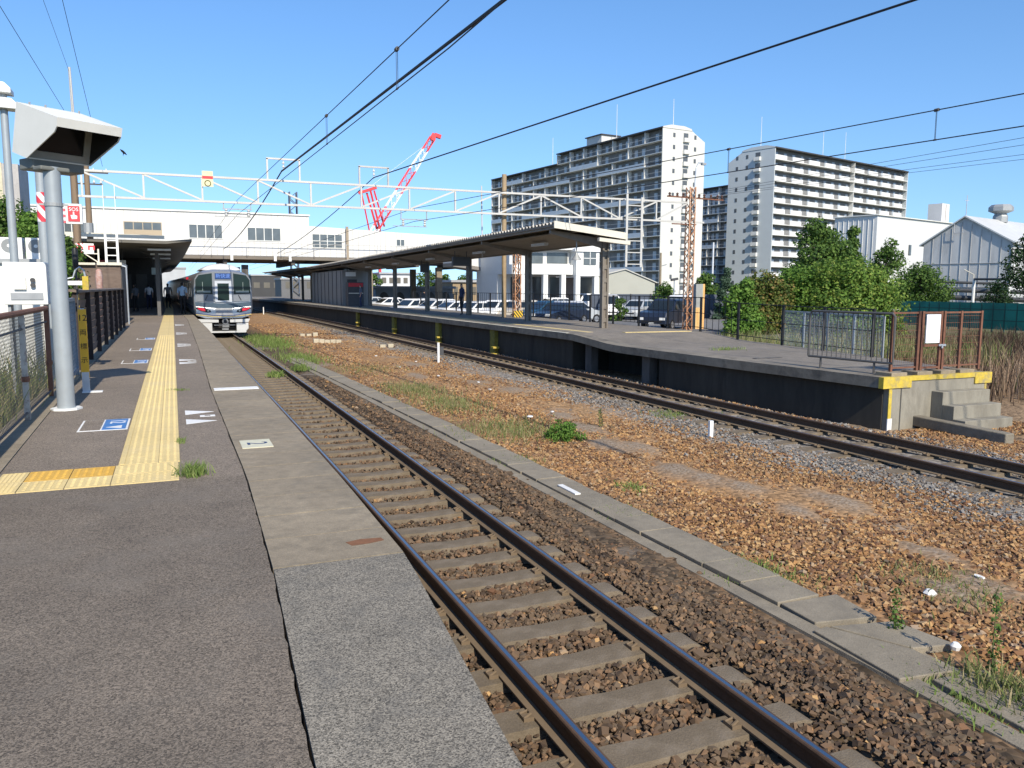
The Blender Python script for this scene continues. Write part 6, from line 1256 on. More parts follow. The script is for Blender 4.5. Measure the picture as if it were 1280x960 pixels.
# walkway and stair linking the bridge to the annexe
wk = thing('covered_walkway', 'white covered walkway sloping down to the station annexe', 'walkway', (24, 74, -.9)); w0, w1 = on_y(566, 322, 74), on_y(655, 338, 74)
b = MB(); b.prism([(w0.x, 74, w0.z + 1.3), (w1.x, 74, w1.z + 1.6), (w1.x, 74, w1.z - .3), (w0.x, 74, w0.z - .5)], (0, 3, 0)); b.build('wall', clad, wk); b = MB(); b.prism([(w0.x, 73.9, w0.z - .52), (w1.x, 73.9, w1.z - .32), (w1.x, 73.9, w1.z - .62), (w0.x, 73.9, w0.z - .85)], (0, 3.2, 0)); b.build('soffit_beam', M('beam_brown', (.2, .18, .16), .7), wk)
for px in (604, 628): q = on_y(px, 350, 74.5); b = MB(); b.box(q.x - .3, q.x + .3, 74.4, 75, -1, w0.z - .85); b.build('column', concrete, wk)
q0, q1 = on_y(608, 385, 77.5), on_y(630, 345, 77.5); b = MB(); b.box(q0.x, on_y(650, 345, 77.5).x, 77.5, 78.5, -1, q1.z); b.build('stair_wall', M('stair_grey', (.30, .34, .38), .7), wk); b = MB(); b.bar((q0.x, 76.5, -.6), (q1.x, 76.5, q1.z), .35, .5); b.build('stair_flight', dark_grey, wk)
# low buildings seen under the canopy
for i, (pa, pb, yt, yy_, lab, col) in enumerate(((470, 566, 361, 95, 'low grey arcade with round arches beyond the parked cars', (.33, .34, .34)), (476, 520, 343, 140, 'white low building with a stepped roof seen under the far canopy', (.6, .6, .6)), (425, 470, 352, 125, 'grey low shed seen between the far canopy columns', (.45, .46, .47)), (566, 604, 353, 100, 'brown shop building with yellow front seen under the far canopy', (.30, .22, .13)))):
    q0, q1 = on_y(pa, 370, yy_), on_y(pb, yt, yy_); bt = thing('low_building', lab, 'building', (q0.x, yy_, -1)); b = MB(); b.box(q0.x, q1.x, yy_, yy_ + 8, -1.35, q1.z); b.build('wall', M('low_wall_%d' % i, col, .7, var=.1, scale=.5), bt)
    b = MB(); b.box(q0.x - .3, q1.x + .3, yy_ - .3, yy_ + 8.3, q1.z + .004, q1.z + .3); b.build('roof', M('low_roof', (.35, .35, .35), .6), bt)
    w = q1.x - q0.x
    for k in range(5):
        b = MB(); x = q0.x + w * (k + .2) / 5; ww = w / 5 * .6
        if i == 0: b.prism([(x, yy_ - .05, -1), (x + ww, yy_ - .05, -1)] + [(x + ww / 2 + ww / 2 * math.cos(a), yy_ - .05, q1.z - 1.2 + .8 * math.sin(a)) for a in np.linspace(0, math.pi, 8)], (0, .045, 0))
        else: b.box(x, x + ww, yy_ - .05, yy_ - .003, q1.z - 1.6, q1.z - .6)
        b.build('arch' if i == 0 else 'window', M('arch_dark', (.12, .11, .09), .6), bt)
# a few far buildings closing the view under the bridge
for i, (pa, pb, yt, yy_, lab, col) in enumerate(((120, 232, 336, 210, 'pale far building seen past the train under the bridge', (.42, .43, .44)), (315, 352, 345, 230, 'dark far building behind the end of the far canopy', (.05, .05, .052)), (352, 430, 350, 190, 'grey far building glimpsed beyond the waiting room', (.13, .13, .135)), (600, 650, 352, 150, 'cream far building behind the walkway columns', (.5, .47, .4)), (-60, 60, 330, 180, 'pale far building behind the trees at the photo edge', (.5, .5, .5)))):
    q0, q1 = on_y(pa, 370, yy_), on_y(pb, yt, yy_); bt = thing('far_building', lab, 'building', (q0.x, yy_, -1)); b = MB(); b.box(q0.x, q1.x, yy_, yy_ + 12, -1.38, q1.z); b.build('wall', M('far_wall_%d' % i, col, .7, var=.08, scale=.3), bt)
    b = MB(); b.box(q0.x - .2, q1.x + .2, yy_ - .2, yy_ + 12.2, q1.z + .004, q1.z + .4); b.build('roof', M('low_roof', (.35, .35, .35), .6), bt)
    nk = max(3, int((q1.x - q0.x) / 4)); w = (q1.x - q0.x) / nk
    for k in range(nk):
        for z in np.arange(1.2, q1.z - 1.6, 3.0): b = MB(); b.box(q0.x + w * (k + .2), q0.x + w * (k + .8), yy_ - .06, yy_ - .004, z, z + 1.5); b.build('window', M('arch_dark', (.12, .11, .09), .6), bt)
# crane
cr0, cr1 = at_d(470, 285, 150), at_d(541, 172, 150); dirc = (cr1 - cr0).normalized(); foot = cr0 - dirc * (cr0.z + .5) / dirc.z
cr_red = M('crane_red', (.62, .05, .055), .5, var=.08); cr_white = M('crane_white', (.72, .72, .72), .5)
ck = thing('crawler_crane', 'red and white lattice boom crane rising beyond the station bridge', 'crane', (foot.x, foot.y, -1.3))
L_ = (cr1 - foot).length; side = dirc.cross(Vector((0, 1, 0))).normalized(); upb = side.cross(dirc)
cuts = [0, .34, .44, .56, .66, .80, .92, 1.0]
for i in range(len(cuts) - 1):
    b = MB(); n = max(2, round((cuts[i + 1] - cuts[i]) * L_ / 1.6))
    cn_ = lambda f, a, c: foot + dirc * (L_ * f) + side * a * .6 * (1 if f < .9 else .8) + upb * c * .6
    for a, c in ((-1, -1), (1, -1), (1, 1), (-1, 1)): b.bar(cn_(cuts[i], a, c), cn_(cuts[i + 1], a, c), .15)
    for k in range(n):
        fa, fb = cuts[i] + (cuts[i + 1] - cuts[i]) * k / n, cuts[i] + (cuts[i + 1] - cuts[i]) * (k + 1) / n
        for a, c, a2_, c2_ in ((-1, -1, 1, -1), (1, -1, 1, 1), (1, 1, -1, 1), (-1, 1, -1, -1)): b.bar(cn_(fa, a, c), cn_(fb, a2_, c2_), .09)
    b.build('boom_section', [cr_red, cr_white][i % 2] if i < 6 else cr_red, ck)
b = MB(); e = cr1; b.bar(e - dirc * .5, e + dirc * .7, 1.1, 1.0); b.bar(e + dirc * .6, e + dirc * .6 + Vector((1.2, 0, -.3)), .7); b.build('boom_head', cr_red, ck)
am0 = at_d(452, 243, 152); am1 = at_d(463, 238, 152); ab0 = at_d(462, 290, 152); ab1 = at_d(474, 283, 152)
b = MB(); b.bar(ab0, am0 + Vector((0, 0, .3)), .2); b.bar(ab0 + Vector((1.6, 0, 0)), am0 + Vector((1, 0, .3)), .3); b.bar(ab1, am1, .28); b.bar(ab1 + Vector((1, 0, 0)), am1 + Vector((.7, 0, 0)), .25); b.bar(am0 + Vector((-.6, 0, .2)), am1 + Vector((1.2, 0, .6)), .7, .5)
b.bar((ab0.x, ab0.y, -1), ab0, .5); b.bar((ab1.x, ab1.y, -1), ab1, .5); b.build('mast_frame', cr_red, ck)
b = MB(); b.bar(am0 + Vector((.5, 0, .6)), cr1 - dirc * 1.0 + upb, .05); b.build('pendant_rope', cr_white, ck)
b = MB(); b.box(foot.x - 3, foot.x + 6, foot.y - 2, foot.y + 3, -1.35, 2.2); b.build('machinery_house', cr_red, ck)
lt = thing('lattice_tower', 'thin dark lattice tower top behind the bridge roof', 'tower', (18, 190, 0)); q0 = on_y(362.5, 240, 190); b = MB(); lattice(b, q0.x + .6, 190, 0, q0.z, 1.6, 16, .12); b.build('lattice', M('tower_slate', (.08, .10, .14), .6), lt)
# ================================================================= CAR PARK AND CARS
b = MB(); b.poly([(17.9, 26.5, -.9), (24, 27.5, -.9), (36, 38, -.9), (70, 76, -.9), (75, 150, -.9), (17.9, 150, -.9)]); struct('car_park', b, M('car_park_asphalt', (.15, .145, .14), .9, var=.15, scale=.8, big=.1, fleck=.3, fscale=60))
b = MB(); b.box(17.62, 17.9, 24.4, 150, -1.4, -.86); struct('car_park_kerb', b, concrete)
tyre = M('tyre', (.015, .015, .016), .8); rimm = M('rim', (.45, .45, .46), .35, .7); cglass = glass('car_glass', (.015, .02, .022), .06, .7)
PROF = {'van': dict(L=4.4, W=1.7, H=1.85, body=[(-2.2, .3), (2.2, .3), (2.2, .65), (2.12, .98), (1.75, 1.08), (-2.15, 1.05), (-2.2, .7)], roof=(1.05, -2.05, 1.55, -2.12)),
        'hatch': dict(L=3.9, W=1.65, H=1.5, body=[(-1.95, .28), (1.95, .28), (1.95, .55), (1.85, .78), (1.0, .93), (-1.85, .95), (-1.95, .6)], roof=(.25, -1.55, .98, -1.85)),
        'sedan': dict(L=4.5, W=1.7, H=1.42, body=[(-2.25, .28), (2.25, .28), (2.25, .55), (2.15, .74), (1.1, .9), (-1.35, .92), (-2.2, .88), (-2.25, .6)], roof=(.35, -1.0, 1.1, -1.75)),
        'suv': dict(L=4.4, W=1.8, H=1.75, body=[(-2.2, .38), (2.2, .38), (2.2, .75), (2.1, 1.0), (1.15, 1.12), (-2.1, 1.1), (-2.2, .8)], roof=(.45, -1.85, 1.15, -2.1))}
_cache = {}
def car_meshes(kind, paint, pname):
    key = (kind, pname)
    if key in _cache: return _cache[key]
    P = PROF[kind]; W = P['W'] / 2; r1, r0, g1, g0 = P['roof']; zb = max(z for x, z in P['body'] if x < 1) - .01; zt = P['H']
    b = MB(); n = len(P['body'])
    b.sweep([[(x * (1 if w < W else .985), s * w, z) for x, z in P['body']] for s, w in ((-1, W), (-1, W - .06), (1, W - .06), (1, W))])
    ring0 = [(g1, -W + .05, zb), (g1, W - .05, zb), (g0, W - .05, zb), (g0, -W + .05, zb)]; ring1 = [(r1, -W + .2, zt - .08), (r1, W - .2, zt - .08), (r0, W - .2, zt - .08), (r0, -W + .2, zt - .08)]; ring2 = [(r1 - .15, -W + .32, zt), (r1 - .15, W - .32, zt), (r0 + .15, W - .32, zt), (r0 + .15, -W + .32, zt)]
    b.sweep([ring0, ring1, ring2]); body = b.mesh('body', paint)
    g = MB()
    def lerp3(a, c, f): return tuple(a[i] + (c[i] - a[i]) * f for i in range(3))
    def panel(i, j, fa, fb, za, zb_, out):
        p = [lerp3(lerp3(ring0[i], ring0[j], f), lerp3(ring1[i], ring1[j], f), z) for f, z in ((fa, za), (fb, za), (fb, zb_), (fa, zb_))]
        g.prism([Vector(q) + Vector(out) * .008 for q in p], Vector(out) * .012)
    panel(0, 1, .06, .94, .10, .95, (1, 0, .3)); panel(2, 3, .08, .92, .15, .92, (-1, 0, .3))
    for (fa, fb) in ((.05, .33), (.37, .66), (.70, .95)):
        panel(1, 2, fa, fb, .12, .92, (0, 1, .15)); panel(3, 0, 1 - fb, 1 - fa, .12, .92, (0, -1, .15))
    gl = g.mesh('glazing', cglass)
    wl_ = MB(); wl_.tube((0, -.10, 0), (0, .10, 0), .31, n=18); wheel = wl_.mesh('wheel', tyre); rm = MB(); rm.tube((0, -.108, 0), (0, .108, 0), .19, n=12); rim = rm.mesh('rim', rimm)
    hl = MB(); x1 = max(x for x, z in P['body']); hl.box(x1 - .06, x1 + .012, -.17, .17, .58, .72); head = hl.mesh('headlight', M('car_lens', (.7, .7, .68), .15))
    tl_ = MB(); x0 = min(x for x, z in P['body']); tl_.box(x0 - .012, x0 + .06, -.12, .12, .66, .92); tail = tl_.mesh('tail_light', M('car_tail', (.4, .02, .02), .3))
    pl = MB(); pl.box(x1 + .004, x1 + .02, -.17, .17, .36, .44); pl.box(x0 - .02, x0 - .004, -.17, .17, .4, .48); plate_ = pl.mesh('number_plate', M('plate_white', (.7, .7, .66), .5))
    bm_ = MB(); bm_.box(x1 - .03, x1 + .014, -W + .25, W - .25, .45, .54); bm_.box(x0 - .014, x0 + .03, -W + .1, W - .1, .30, .36); trim = bm_.mesh('bumper_trim', black_metal)
    _cache[key] = (P, body, gl, wheel, rim, head, tail, plate_, trim); return _cache[key]
def car(kind, pname, col, px, py, heading, label, dz=0.0):
    paint = M('car_' + pname, col, .28, .15 if pname not in ('white',) else 0, var=.04, spec=.6)
    P, body, gl, wheel, rim, head, tail, plate_, trim = car_meshes(kind, paint, pname); q = on_z(px, py, -.896)
    t = thing('parked_car', label, 'car', (q.x, q.y, -.896), 'cars parked beyond the far platform', R(heading))
    def put(name, me, parent, loc=(0, 0, 0)):
        o = bpy.data.objects.new(name, me); COL.objects.link(o); o.parent = parent; o.location = loc; return o
    put('body', body, t); put('glazing', gl, t); put('number_plate', plate_, t); put('bumper_trim', trim, t)
    W = P['W'] / 2
    for x in (P['L'] * .30, -P['L'] * .29):
        for s in (-1, 1): w = put('wheel', wheel, t, (x, s * (W - .09), .31)); put('rim', rim, w)
    for s in (-1, 1): put('headlight', head, t, (0, s * (W - .24), .0)); put('tail_light', tail, t, (0, s * (W - .2), 0))
    return t
WHT, NVY, BLU, RED, SIL = (.78, .78, .77), (.02, .028, .05), (.02, .065, .12), (.42, .02, .035), (.45, .47, .48)
for a in [('suv', 'navy', NVY, 834, 411, 212, 'dark navy car closest to the black fence in the car park'),
          ('van', 'white', WHT, 852, 400, 212, 'white van parked directly behind the dark navy car'),
          ('hatch', 'silver', SIL, 797, 399, 214, 'silver car between the dark navy car and the red hatchback'),
          ('hatch', 'white', WHT, 822, 396, 212, 'white car in the row behind the dark navy car'),
          ('hatch', 'red', RED, 778, 396, 205, 'bright red hatchback in the middle of the car park'),
          ('van', 'white', WHT, 760, 397, 250, 'boxy white van facing outward beside the red car'),
          ('van', 'white', WHT, 737, 391, 180, 'white van in the back row before the annexe bay'),
          ('hatch', 'silver', SIL, 719, 404, 8, 'silver hatchback seen side on between two fence posts'),
          ('hatch', 'blue', BLU, 680, 404, 192, 'dark blue hatchback behind the far platform fence near the second column'),
          ('sedan', 'navy', NVY, 702, 405, 205, 'dark sedan nosing out behind the dark blue hatchback'),
          ('hatch', 'white', WHT, 688, 393, 190, 'white hatchback roof seen behind the dark blue hatchback'),
          ('hatch', 'beige', (.55, .5, .42), 646, 402, 200, 'beige hatchback behind the striped mast foot'),
          ('hatch', 'white', WHT, 618, 402, 215, 'white car right of the widest canopy opening'),
          ('sedan', 'white', WHT, 594, 402, 205, 'white sedan beside the column in the widest canopy opening'),
          ('sedan', 'white', WHT, 567, 401, 195, 'long white sedan in the middle canopy opening'),
          ('hatch', 'white', WHT, 543, 399, 200, 'white hatchback seen behind the thin fence bars'),
          ('sedan', 'silver', SIL, 528, 393, 190, 'silver sedan in the back row beyond the white hatchback'),
          ('hatch', 'white', WHT, 514, 398, 205, 'rounded white car beside the standing person'),
          ('sedan', 'white', WHT, 486, 391, 190, 'white sedan far along the car park near the pale column'),
          ('sedan', 'silver', SIL, 462, 389, 185, 'silver sedan far along the car park row'),
          ('hatch', 'white', WHT, 446, 388, 195, 'white hatchback farthest along the car park row')]:
    car(*a)
ks = thing('parking_kiosk', 'upright grey panel with an orange striped front in the weeds', 'kiosk', (31, 36, -.9)); q0 = at_d(869, 397, 47); q1 = at_d(881, 355, 47); b = MB(); b.box(q0.x, q1.x - .12, q0.y, q0.y + .4, -1, q1.z); b.build('panel', M('kiosk_grey', (.3, .31, .3), .5), ks)
b = MB(); b.box(q1.x - .118, q1.x + .02, q0.y, q0.y + .4, -1, q1.z); b.box(q0.x, q1.x - .12, q0.y - .03, q0.y - .002, -.95, .35); b.build('orange_front', stripes('orange_cream', (.68, .28, .03), (.7, .55, .3), 4.0, (0, 0, 0)), ks)
pl2 = thing('street_lamp', 'thin grey pole lamp beside the round bush in the car park', 'street lamp', (33, 52, -.9)); q = at_d(843, 350, 62); b = MB(); b.tube((q.x, q.y, -1), (q.x, q.y, q.z + .1), .05, n=8); b.build('pole', galv, pl2); b = MB(); b.bar((q.x - .3, q.y, q.z), (q.x + .3, q.y, q.z + .1), .18); b.build('lamp_head', dark_grey, pl2)
pl3 = thing('utility_pole', 'slim concrete pole against the white gable of the tall block', 'utility pole', (45, 72, -1)); q = at_d(826, 316, 90); b = MB(); b.tube((q.x, q.y, -1.3), (q.x, q.y, q.z), .17, .12, 8); b.build('pole', concrete, pl3); b = MB(); b.bar((q.x, q.y, q.z - 1.5), (q.x + .8, q.y, q.z - 1.3), .1); b.build('arm', grey_metal, pl3)
pl4 = thing('utility_pole', 'slim pale pole before the half hidden apartment block', 'utility pole', (60, 80, -1)); q = at_d(892, 303, 100); b = MB(); b.tube((q.x, q.y, -1.3), (q.x, q.y, q.z), .12, .1, 8); b.build('pole', M('pale_pole', (.6, .62, .64), .5), pl4)

# ================================================================= TREES, BUSHES, WEEDS
def leaves_mesh(centers, radii, n, size, flat=.8, up=.35):
    """Leaf quads on and inside a set of clump ellipsoids."""
    w = radii ** 2; idx = rng.choice(len(centers), n, p=w / w.sum()); d = rng.normal(size=(n, 3)); d /= np.linalg.norm(d, axis=1)[:, None]
    rr = radii[idx][:, None] * rng.uniform(.35, 1.0, (n, 1)) ** .45 * rng.uniform(.8, 1.15, (n, 1)); P = centers[idx] + d * rr * np.array([1, 1, flat])
    nrm = d + rng.normal(0, .55, (n, 3)) + np.array([0, 0, up]); nrm /= np.linalg.norm(nrm, axis=1)[:, None]
    a = np.cross(nrm, rng.normal(size=(n, 3))); a /= np.linalg.norm(a, axis=1)[:, None]; b = np.cross(nrm, a); s = size * rng.uniform(.6, 1.3, (n, 1))
    V = np.stack([P - a * s * .5, P + b * s * .38, P + a * s * .5 + nrm * s * .1, P - b * s * .38], 1).reshape(-1, 3)
    return V, (np.arange(n)[:, None] * 4 + np.arange(4)[None])
GREENS = {'mid': [(0, (.035, .075, .018)), (.4, (.07, .135, .026)), (.75, (.11, .19, .036)), (1, (.16, .24, .055))],
          'yellow': [(0, (.055, .11, .02)), (.35, (.11, .20, .03)), (.7, (.17, .27, .045)), (1, (.25, .29, .06))],
          'brown': [(0, (.05, .08, .02)), (.4, (.10, .15, .03)), (.75, (.17, .17, .04)), (1, (.25, .17, .06))],
          'dark': [(0, (.012, .03, .012)), (.5, (.025, .06, .02)), (1, (.055, .10, .03))],
          'blue': [(0, (.03, .06, .035)), (.5, (.06, .11, .065)), (1, (.11, .17, .11))],
          'bright': [(0, (.05, .11, .018)), (.4, (.095, .19, .028)), (.8, (.15, .27, .045)), (1, (.20, .31, .065))]}
bark = M('bark', (.09, .065, .045), .9, var=.3, scale=10)
def tree(name, label, cat, x, y, z0, h, w, tone, n=3500, size=.16, clumps=26, trunk=.35, shape='round', group=None, airy=1.0):
    t = thing(name, label, cat, (x, y, z0), group); cs = []; rs = []
    for i in range(clumps):
        f = (i + .5) / clumps; 
        if shape == 'cone': zz = trunk + (1 - trunk) * f; rad = w / 2 * (1 - f) * .9 + .1
        elif shape == 'bush': zz = .12 + .8 * f; rad = w / 2 * math.sqrt(max(.05, 1 - (f * .95) ** 2)) 
        else: zz = trunk + (1 - trunk) * f * .92; g = 2 * f - .85; rad = w / 2 * math.sqrt(max(.06, 1 - g * g * .9))
        a = random.uniform(0, 2 * math.pi); r = rad * math.sqrt(random.uniform(.1, 1)) * .8
        cs.append((x + r * math.cos(a), y + r * math.sin(a), z0 + h * zz + random.uniform(-.04, .04) * h)); rs.append(w * random.uniform(.17, .29) * airy * (.6 if shape == 'cone' else 1) * (1.15 - .4 * f))
    cs = np.array(cs); rs = np.array(rs); V, F = leaves_mesh(cs, rs, n, size)
    b = MB(); b.lathe([(h * .028 + .03, z0 - .15), (h * .02 + .02, z0 + h * trunk * .6), (h * .014 + .015, z0 + h * min(.75, trunk + .25))], (x, y, 0), 7)
    for k in range(0, clumps, 2 if clumps < 30 else 4):
        c = Vector(cs[k]); zt = max(z0 + .1, min(c.z - .2 * h, z0 + h * .6)); b.path([(x, y, zt), ((x + c.x) / 2, (y + c.y) / 2, (zt + c.z) / 2 + .05 * h), tuple(c)], [h * .011 + .01, h * .008 + .006, .008], 5)
    b.build('trunk', bark, t); link('crown', np_mesh('crown', V, F, island_mat('leaf_' + tone, GREENS[tone], .7, .35)), t); return t
def at_tree(px, ytop, d, zg=-1.3): 
    q = at_d(px, ytop, d); return q.x, q.y, zg, q.z - zg
def T(name, label, cat, px, ytop, d, wpx, tone, **k):
    x, y, z0, h = at_tree(px, ytop, d, k.pop('zg', -1.3)); return tree(name, label, cat, x, y, z0, h, wpx * d / 1000, tone, **k)
T('tree', 'tallest rounded tree before the grey apartment block', 'tree', 1026, 278, 50, 84, 'mid', n=12000, size=.19, clumps=44, trunk=.34)
T('tree', 'slim pointed tree between the tall rounded tree and factory', 'tree', 1068, 288, 54, 56, 'mid', n=5500, size=.19, shape='cone', trunk=.2, clumps=44)
T('tree', 'airy sprigged tree in front of the white factory wall', 'tree', 1108, 300, 51, 74, 'mid', n=4600, size=.17, airy=.62, clumps=34, trunk=.35)
T('tree', 'rounded dark green tree left of the grey metal shed', 'tree', 1152, 333, 66, 74, 'mid', n=10000, size=.19, clumps=30, trunk=.3)
T('bush', 'large yellow green bush in the middle of the trees', 'bush', 1056, 326, 42, 140, 'yellow', n=20000, size=.16, clumps=46, shape='bush', trunk=.1)
T('bush', 'bright green bush left of the large yellow green bush', 'bush', 1005, 335, 43, 90, 'bright', n=12000, size=.16, clumps=34, shape='bush', trunk=.1)
T('bush', 'brownish green bush above the silver wire fence', 'bush', 956, 341, 42, 84, 'brown', n=11000, size=.16, clumps=32, shape='bush', trunk=.1)
T('bush', 'bright leafy bush at the end of the slate wall', 'bush', 930, 348, 40, 54, 'bright', n=7000, size=.15, clumps=24, shape='bush', trunk=.1)
T('bush', 'green bush below the green screen fence corner', 'bush', 1096, 358, 41, 50, 'yellow', n=7000, size=.15, clumps=28, shape='bush', trunk=.1)
T('conifer', 'bluish conifer under the grey apartment gable', 'conifer', 908, 338, 62, 38, 'blue', n=4500, size=.2, shape='cone', trunk=.08, clumps=36)
T('tree', 'green tree behind the orange rusted mast', 'tree', 884, 340, 66, 34, 'mid', n=3200, size=.2, clumps=22, trunk=.25)
T('bush', 'rounded bush by the foot of the white gable', 'bush', 829, 354, 64, 46, 'mid', n=4500, size=.18, shape='bush', clumps=28)
T('bush', 'small bush in front of the grey gabled shed', 'bush', 775, 371, 58, 24, 'mid', n=1500, size=.15, shape='bush', clumps=14)
T('pine', 'dark pine leaning in at the photo edge by the shed', 'pine', 1290, 288, 60, 58, 'dark', n=6500, size=.17, clumps=30, trunk=.45)
T('tree', 'small dark tree before the pipes of the grey shed', 'tree', 1250, 352, 66, 40, 'dark', n=3200, size=.16, clumps=22, trunk=.3)
for i, (px, yt, d, w) in enumerate(((448, 339, 112, 30), (466, 342, 118, 24), (534, 340, 118, 34), (556, 343, 112, 28), (582, 345, 116, 30), (612, 348, 112, 22))):
    T('tree', ['leafy tree farthest left seen under the far canopy', 'smaller tree second from left seen under the far canopy', 'broad green tree over the arcade seen under the far canopy', 'green tree right of the broad tree under the far canopy', 'green tree behind the brown shop under the far canopy', 'small tree beside the walkway column'][i], 'tree', px, yt, d, w, 'mid', n=1800, size=.34, clumps=18, trunk=.3)
for i, (px, yt, d, w) in enumerate(((-5, 240, 27, 110), (38, 256, 27, 85), (75, 288, 30, 70), (20, 280, 26, 90), (88, 314, 33, 50))):
    T('tree', ['tallest green tree at the photo edge behind the lamp pole', 'green tree behind the striped pole', 'green tree behind the thick monitor pole', 'low leafy tree behind the air conditioners', 'small green tree behind the black signal lamp'][i], 'tree', px, yt, d, w, 'bright' if i % 2 else 'mid', n=11000, size=.12, clumps=44, trunk=.25)
# blades of grass
def grass_mesh(P, h, lean=.35, wd=.008):
    n = len(P); a = rng.uniform(0, 2 * math.pi, n); l = rng.uniform(.05, lean, n) * h; dx = np.cos(a) * l; dy = np.sin(a) * l; b = rng.uniform(0, 2 * math.pi, n); w = wd * rng.uniform(.6, 1.4, n)
    wx, wy = np.cos(b) * w, np.sin(b) * w; V = np.zeros((n, 5, 3)); z = P[:, 2]
    V[:, 0] = np.stack([P[:, 0] - wx, P[:, 1] - wy, z], 1); V[:, 1] = np.stack([P[:, 0] + wx, P[:, 1] + wy, z], 1)
    V[:, 2] = np.stack([P[:, 0] + dx * .35 + wx * .8, P[:, 1] + dy * .35 + wy * .8, z + h * .6], 1); V[:, 3] = np.stack([P[:, 0] + dx * .35 - wx * .8, P[:, 1] + dy * .35 - wy * .8, z + h * .6], 1); V[:, 4] = np.stack([P[:, 0] + dx, P[:, 1] + dy, z + h], 1)
    F4 = np.arange(n)[:, None] * 5 + np.array([0, 1, 2, 3])[None]; F3 = np.arange(n)[:, None] * 5 + np.array([3, 2, 4])[None]
    F = np.concatenate([F4[:, [0, 1, 2]], F4[:, [0, 2, 3]], F3]); return V.reshape(-1, 3), F
GRASS = {'fresh': [(0, (.10, .15, .035)), (.5, (.17, .25, .06)), (1, (.28, .32, .11))], 'dry': [(0, (.16, .11, .07)), (.5, (.30, .20, .13)), (1, (.42, .31, .21))], 'mixed': [(0, (.10, .14, .04)), (.4, (.18, .22, .07)), (.7, (.29, .27, .12)), (1, (.40, .33, .18))], 'brownweed': [(0, (.035, .024, .017)), (.5, (.085, .054, .038)), (.8, (.15, .10, .065)), (1, (.07, .085, .03))]}
def tuft(label, x, y, z, rx, ry, h, n, tone, name='grass_tuft', cat='grass tuft', wd=.006, kind=None, group=None, hj=.6):
    n = int(n * 2.0); P = np.stack([x + rng.normal(0, rx / 2, n), y + rng.normal(0, ry / 2, n), np.full(n, z)], 1); n = len(P); V, F = grass_mesh(P, h * rng.uniform(1 - hj, 1, n) * .9, 1.0, wd); me = np_mesh(name, V - np.array([x, y, z]), F, island_mat('grass_' + tone, GRASS[tone], .8, .3)); o = link(name, me); o.location = (x, y, z); return tag(o, label, cat, group, kind)
def tuftpx(label, px, py, wpx, h, n, tone, z=BED_Z, depth=1.0, **k):
    k['kind'] = 'stuff'
    q = on_z(px, py, z); d = (q - EYE).dot(_f); return tuft(label, q.x, q.y, z - .01, wpx * d / 1000 * .8, depth, h, n, tone, **k)
tuftpx('long strip of grass beside the trough just beyond the train nose', 338, 428, 34, .28, 900, 'fresh', depth=6.0, name='grass_patch', cat='grass patch', wd=.012)
tuftpx('fresh grass patch at the far end of the trough lids', 376, 449, 34, .22, 500, 'fresh', depth=2.5, name='grass_patch', cat='grass patch', wd=.01)
tuftpx('dark weed clump between the rails of the near track', 345, 470, 12, .22, 120, 'fresh', z=-1.21, depth=.5, wd=.012, name='weed')
tuftpx('dark weed clump outside the rail of the near track', 376, 462, 14, .25, 130, 'fresh', z=-1.21, depth=.5, wd=.012, name='weed')
tuftpx('pale grass patch beside the trough near the white post', 515, 488, 50, .2, 600, 'mixed', depth=1.6, name='grass_patch', cat='grass patch')
tuftpx('pale green grass patch in the middle of the orange gravel', 562, 506, 56, .20, 600, 'mixed', depth=1.6, name='grass_patch', cat='grass patch')
tuftpx('long green grass patch left of the leafy weed', 638, 538, 90, .18, 700, 'mixed', depth=1.3, name='grass_patch', cat='grass patch')
tuftpx('thin grass on the gravel farther along by the white scraps', 455, 462, 60, .15, 300, 'mixed', depth=2.0, name='grass_patch', cat='grass patch')
tuftpx('small grass tuft at the trough edge by the white plate', 648, 577, 30, .10, 160, 'fresh', depth=.4)
tuftpx('small grass tuft on orange gravel beside the trough', 790, 610, 26, .09, 130, 'fresh', depth=.3)
tuftpx('low grass tuft against the trough in the photo centre', 778, 643, 34, .09, 180, 'fresh', depth=.4)
tuftpx('low green weeds spilling over the trough lids', 945, 716, 60, .09, 380, 'fresh', depth=.45, name='weed')
tuftpx('faded grass clump on the orange gravel near the photo edge', 1185, 735, 90, .14, 240, 'mixed', depth=.7)
tuftpx('green weeds at the near end of the cable trough', 1215, 872, 80, .08, 200, 'fresh', depth=.5, name='weed')
tuftpx('dry straw tuft at the photo corner by the trough', 1262, 868, 60, .2, 220, 'mixed', depth=.4)
tuftpx('small grass tuft growing by the rust coloured second rail', 850, 518, 50, .12, 220, 'fresh', depth=.5)
for i, (px, py, h) in enumerate(((1240, 850, .62), (1118, 790, .36), (750, 535, .42))):
    q = on_z(px, py, BED_Z); st = thing('tall_weed', ['tallest spindly green weed at the photo edge', 'thin dark weed stalk beside the trough slabs', 'upright weed stalk beside the leafy low bush'][i], 'weed', (q.x, q.y, BED_Z)); b = MB(); b.path([(q.x, q.y, BED_Z), (q.x - .02, q.y, BED_Z + h * .5), (q.x + .02, q.y + .02, BED_Z + h)], [.006, .004, .002], 5); b.build('stem', M('weed_stem', (.08, .11, .03), .8), st)
    n = 60; f = rng.uniform(.12, 1, n); cs = np.stack([q.x + .01 * np.sin(f * 6), np.full(n, q.y), BED_Z + f * h], 1); V, F = leaves_mesh(cs, np.full(n, .055) * (1.2 - f * .6), n * 2, .030); link('leaves', np_mesh('leaves', V, F, island_mat('leaf_mid', GREENS['mid'], .7, .25)), st)
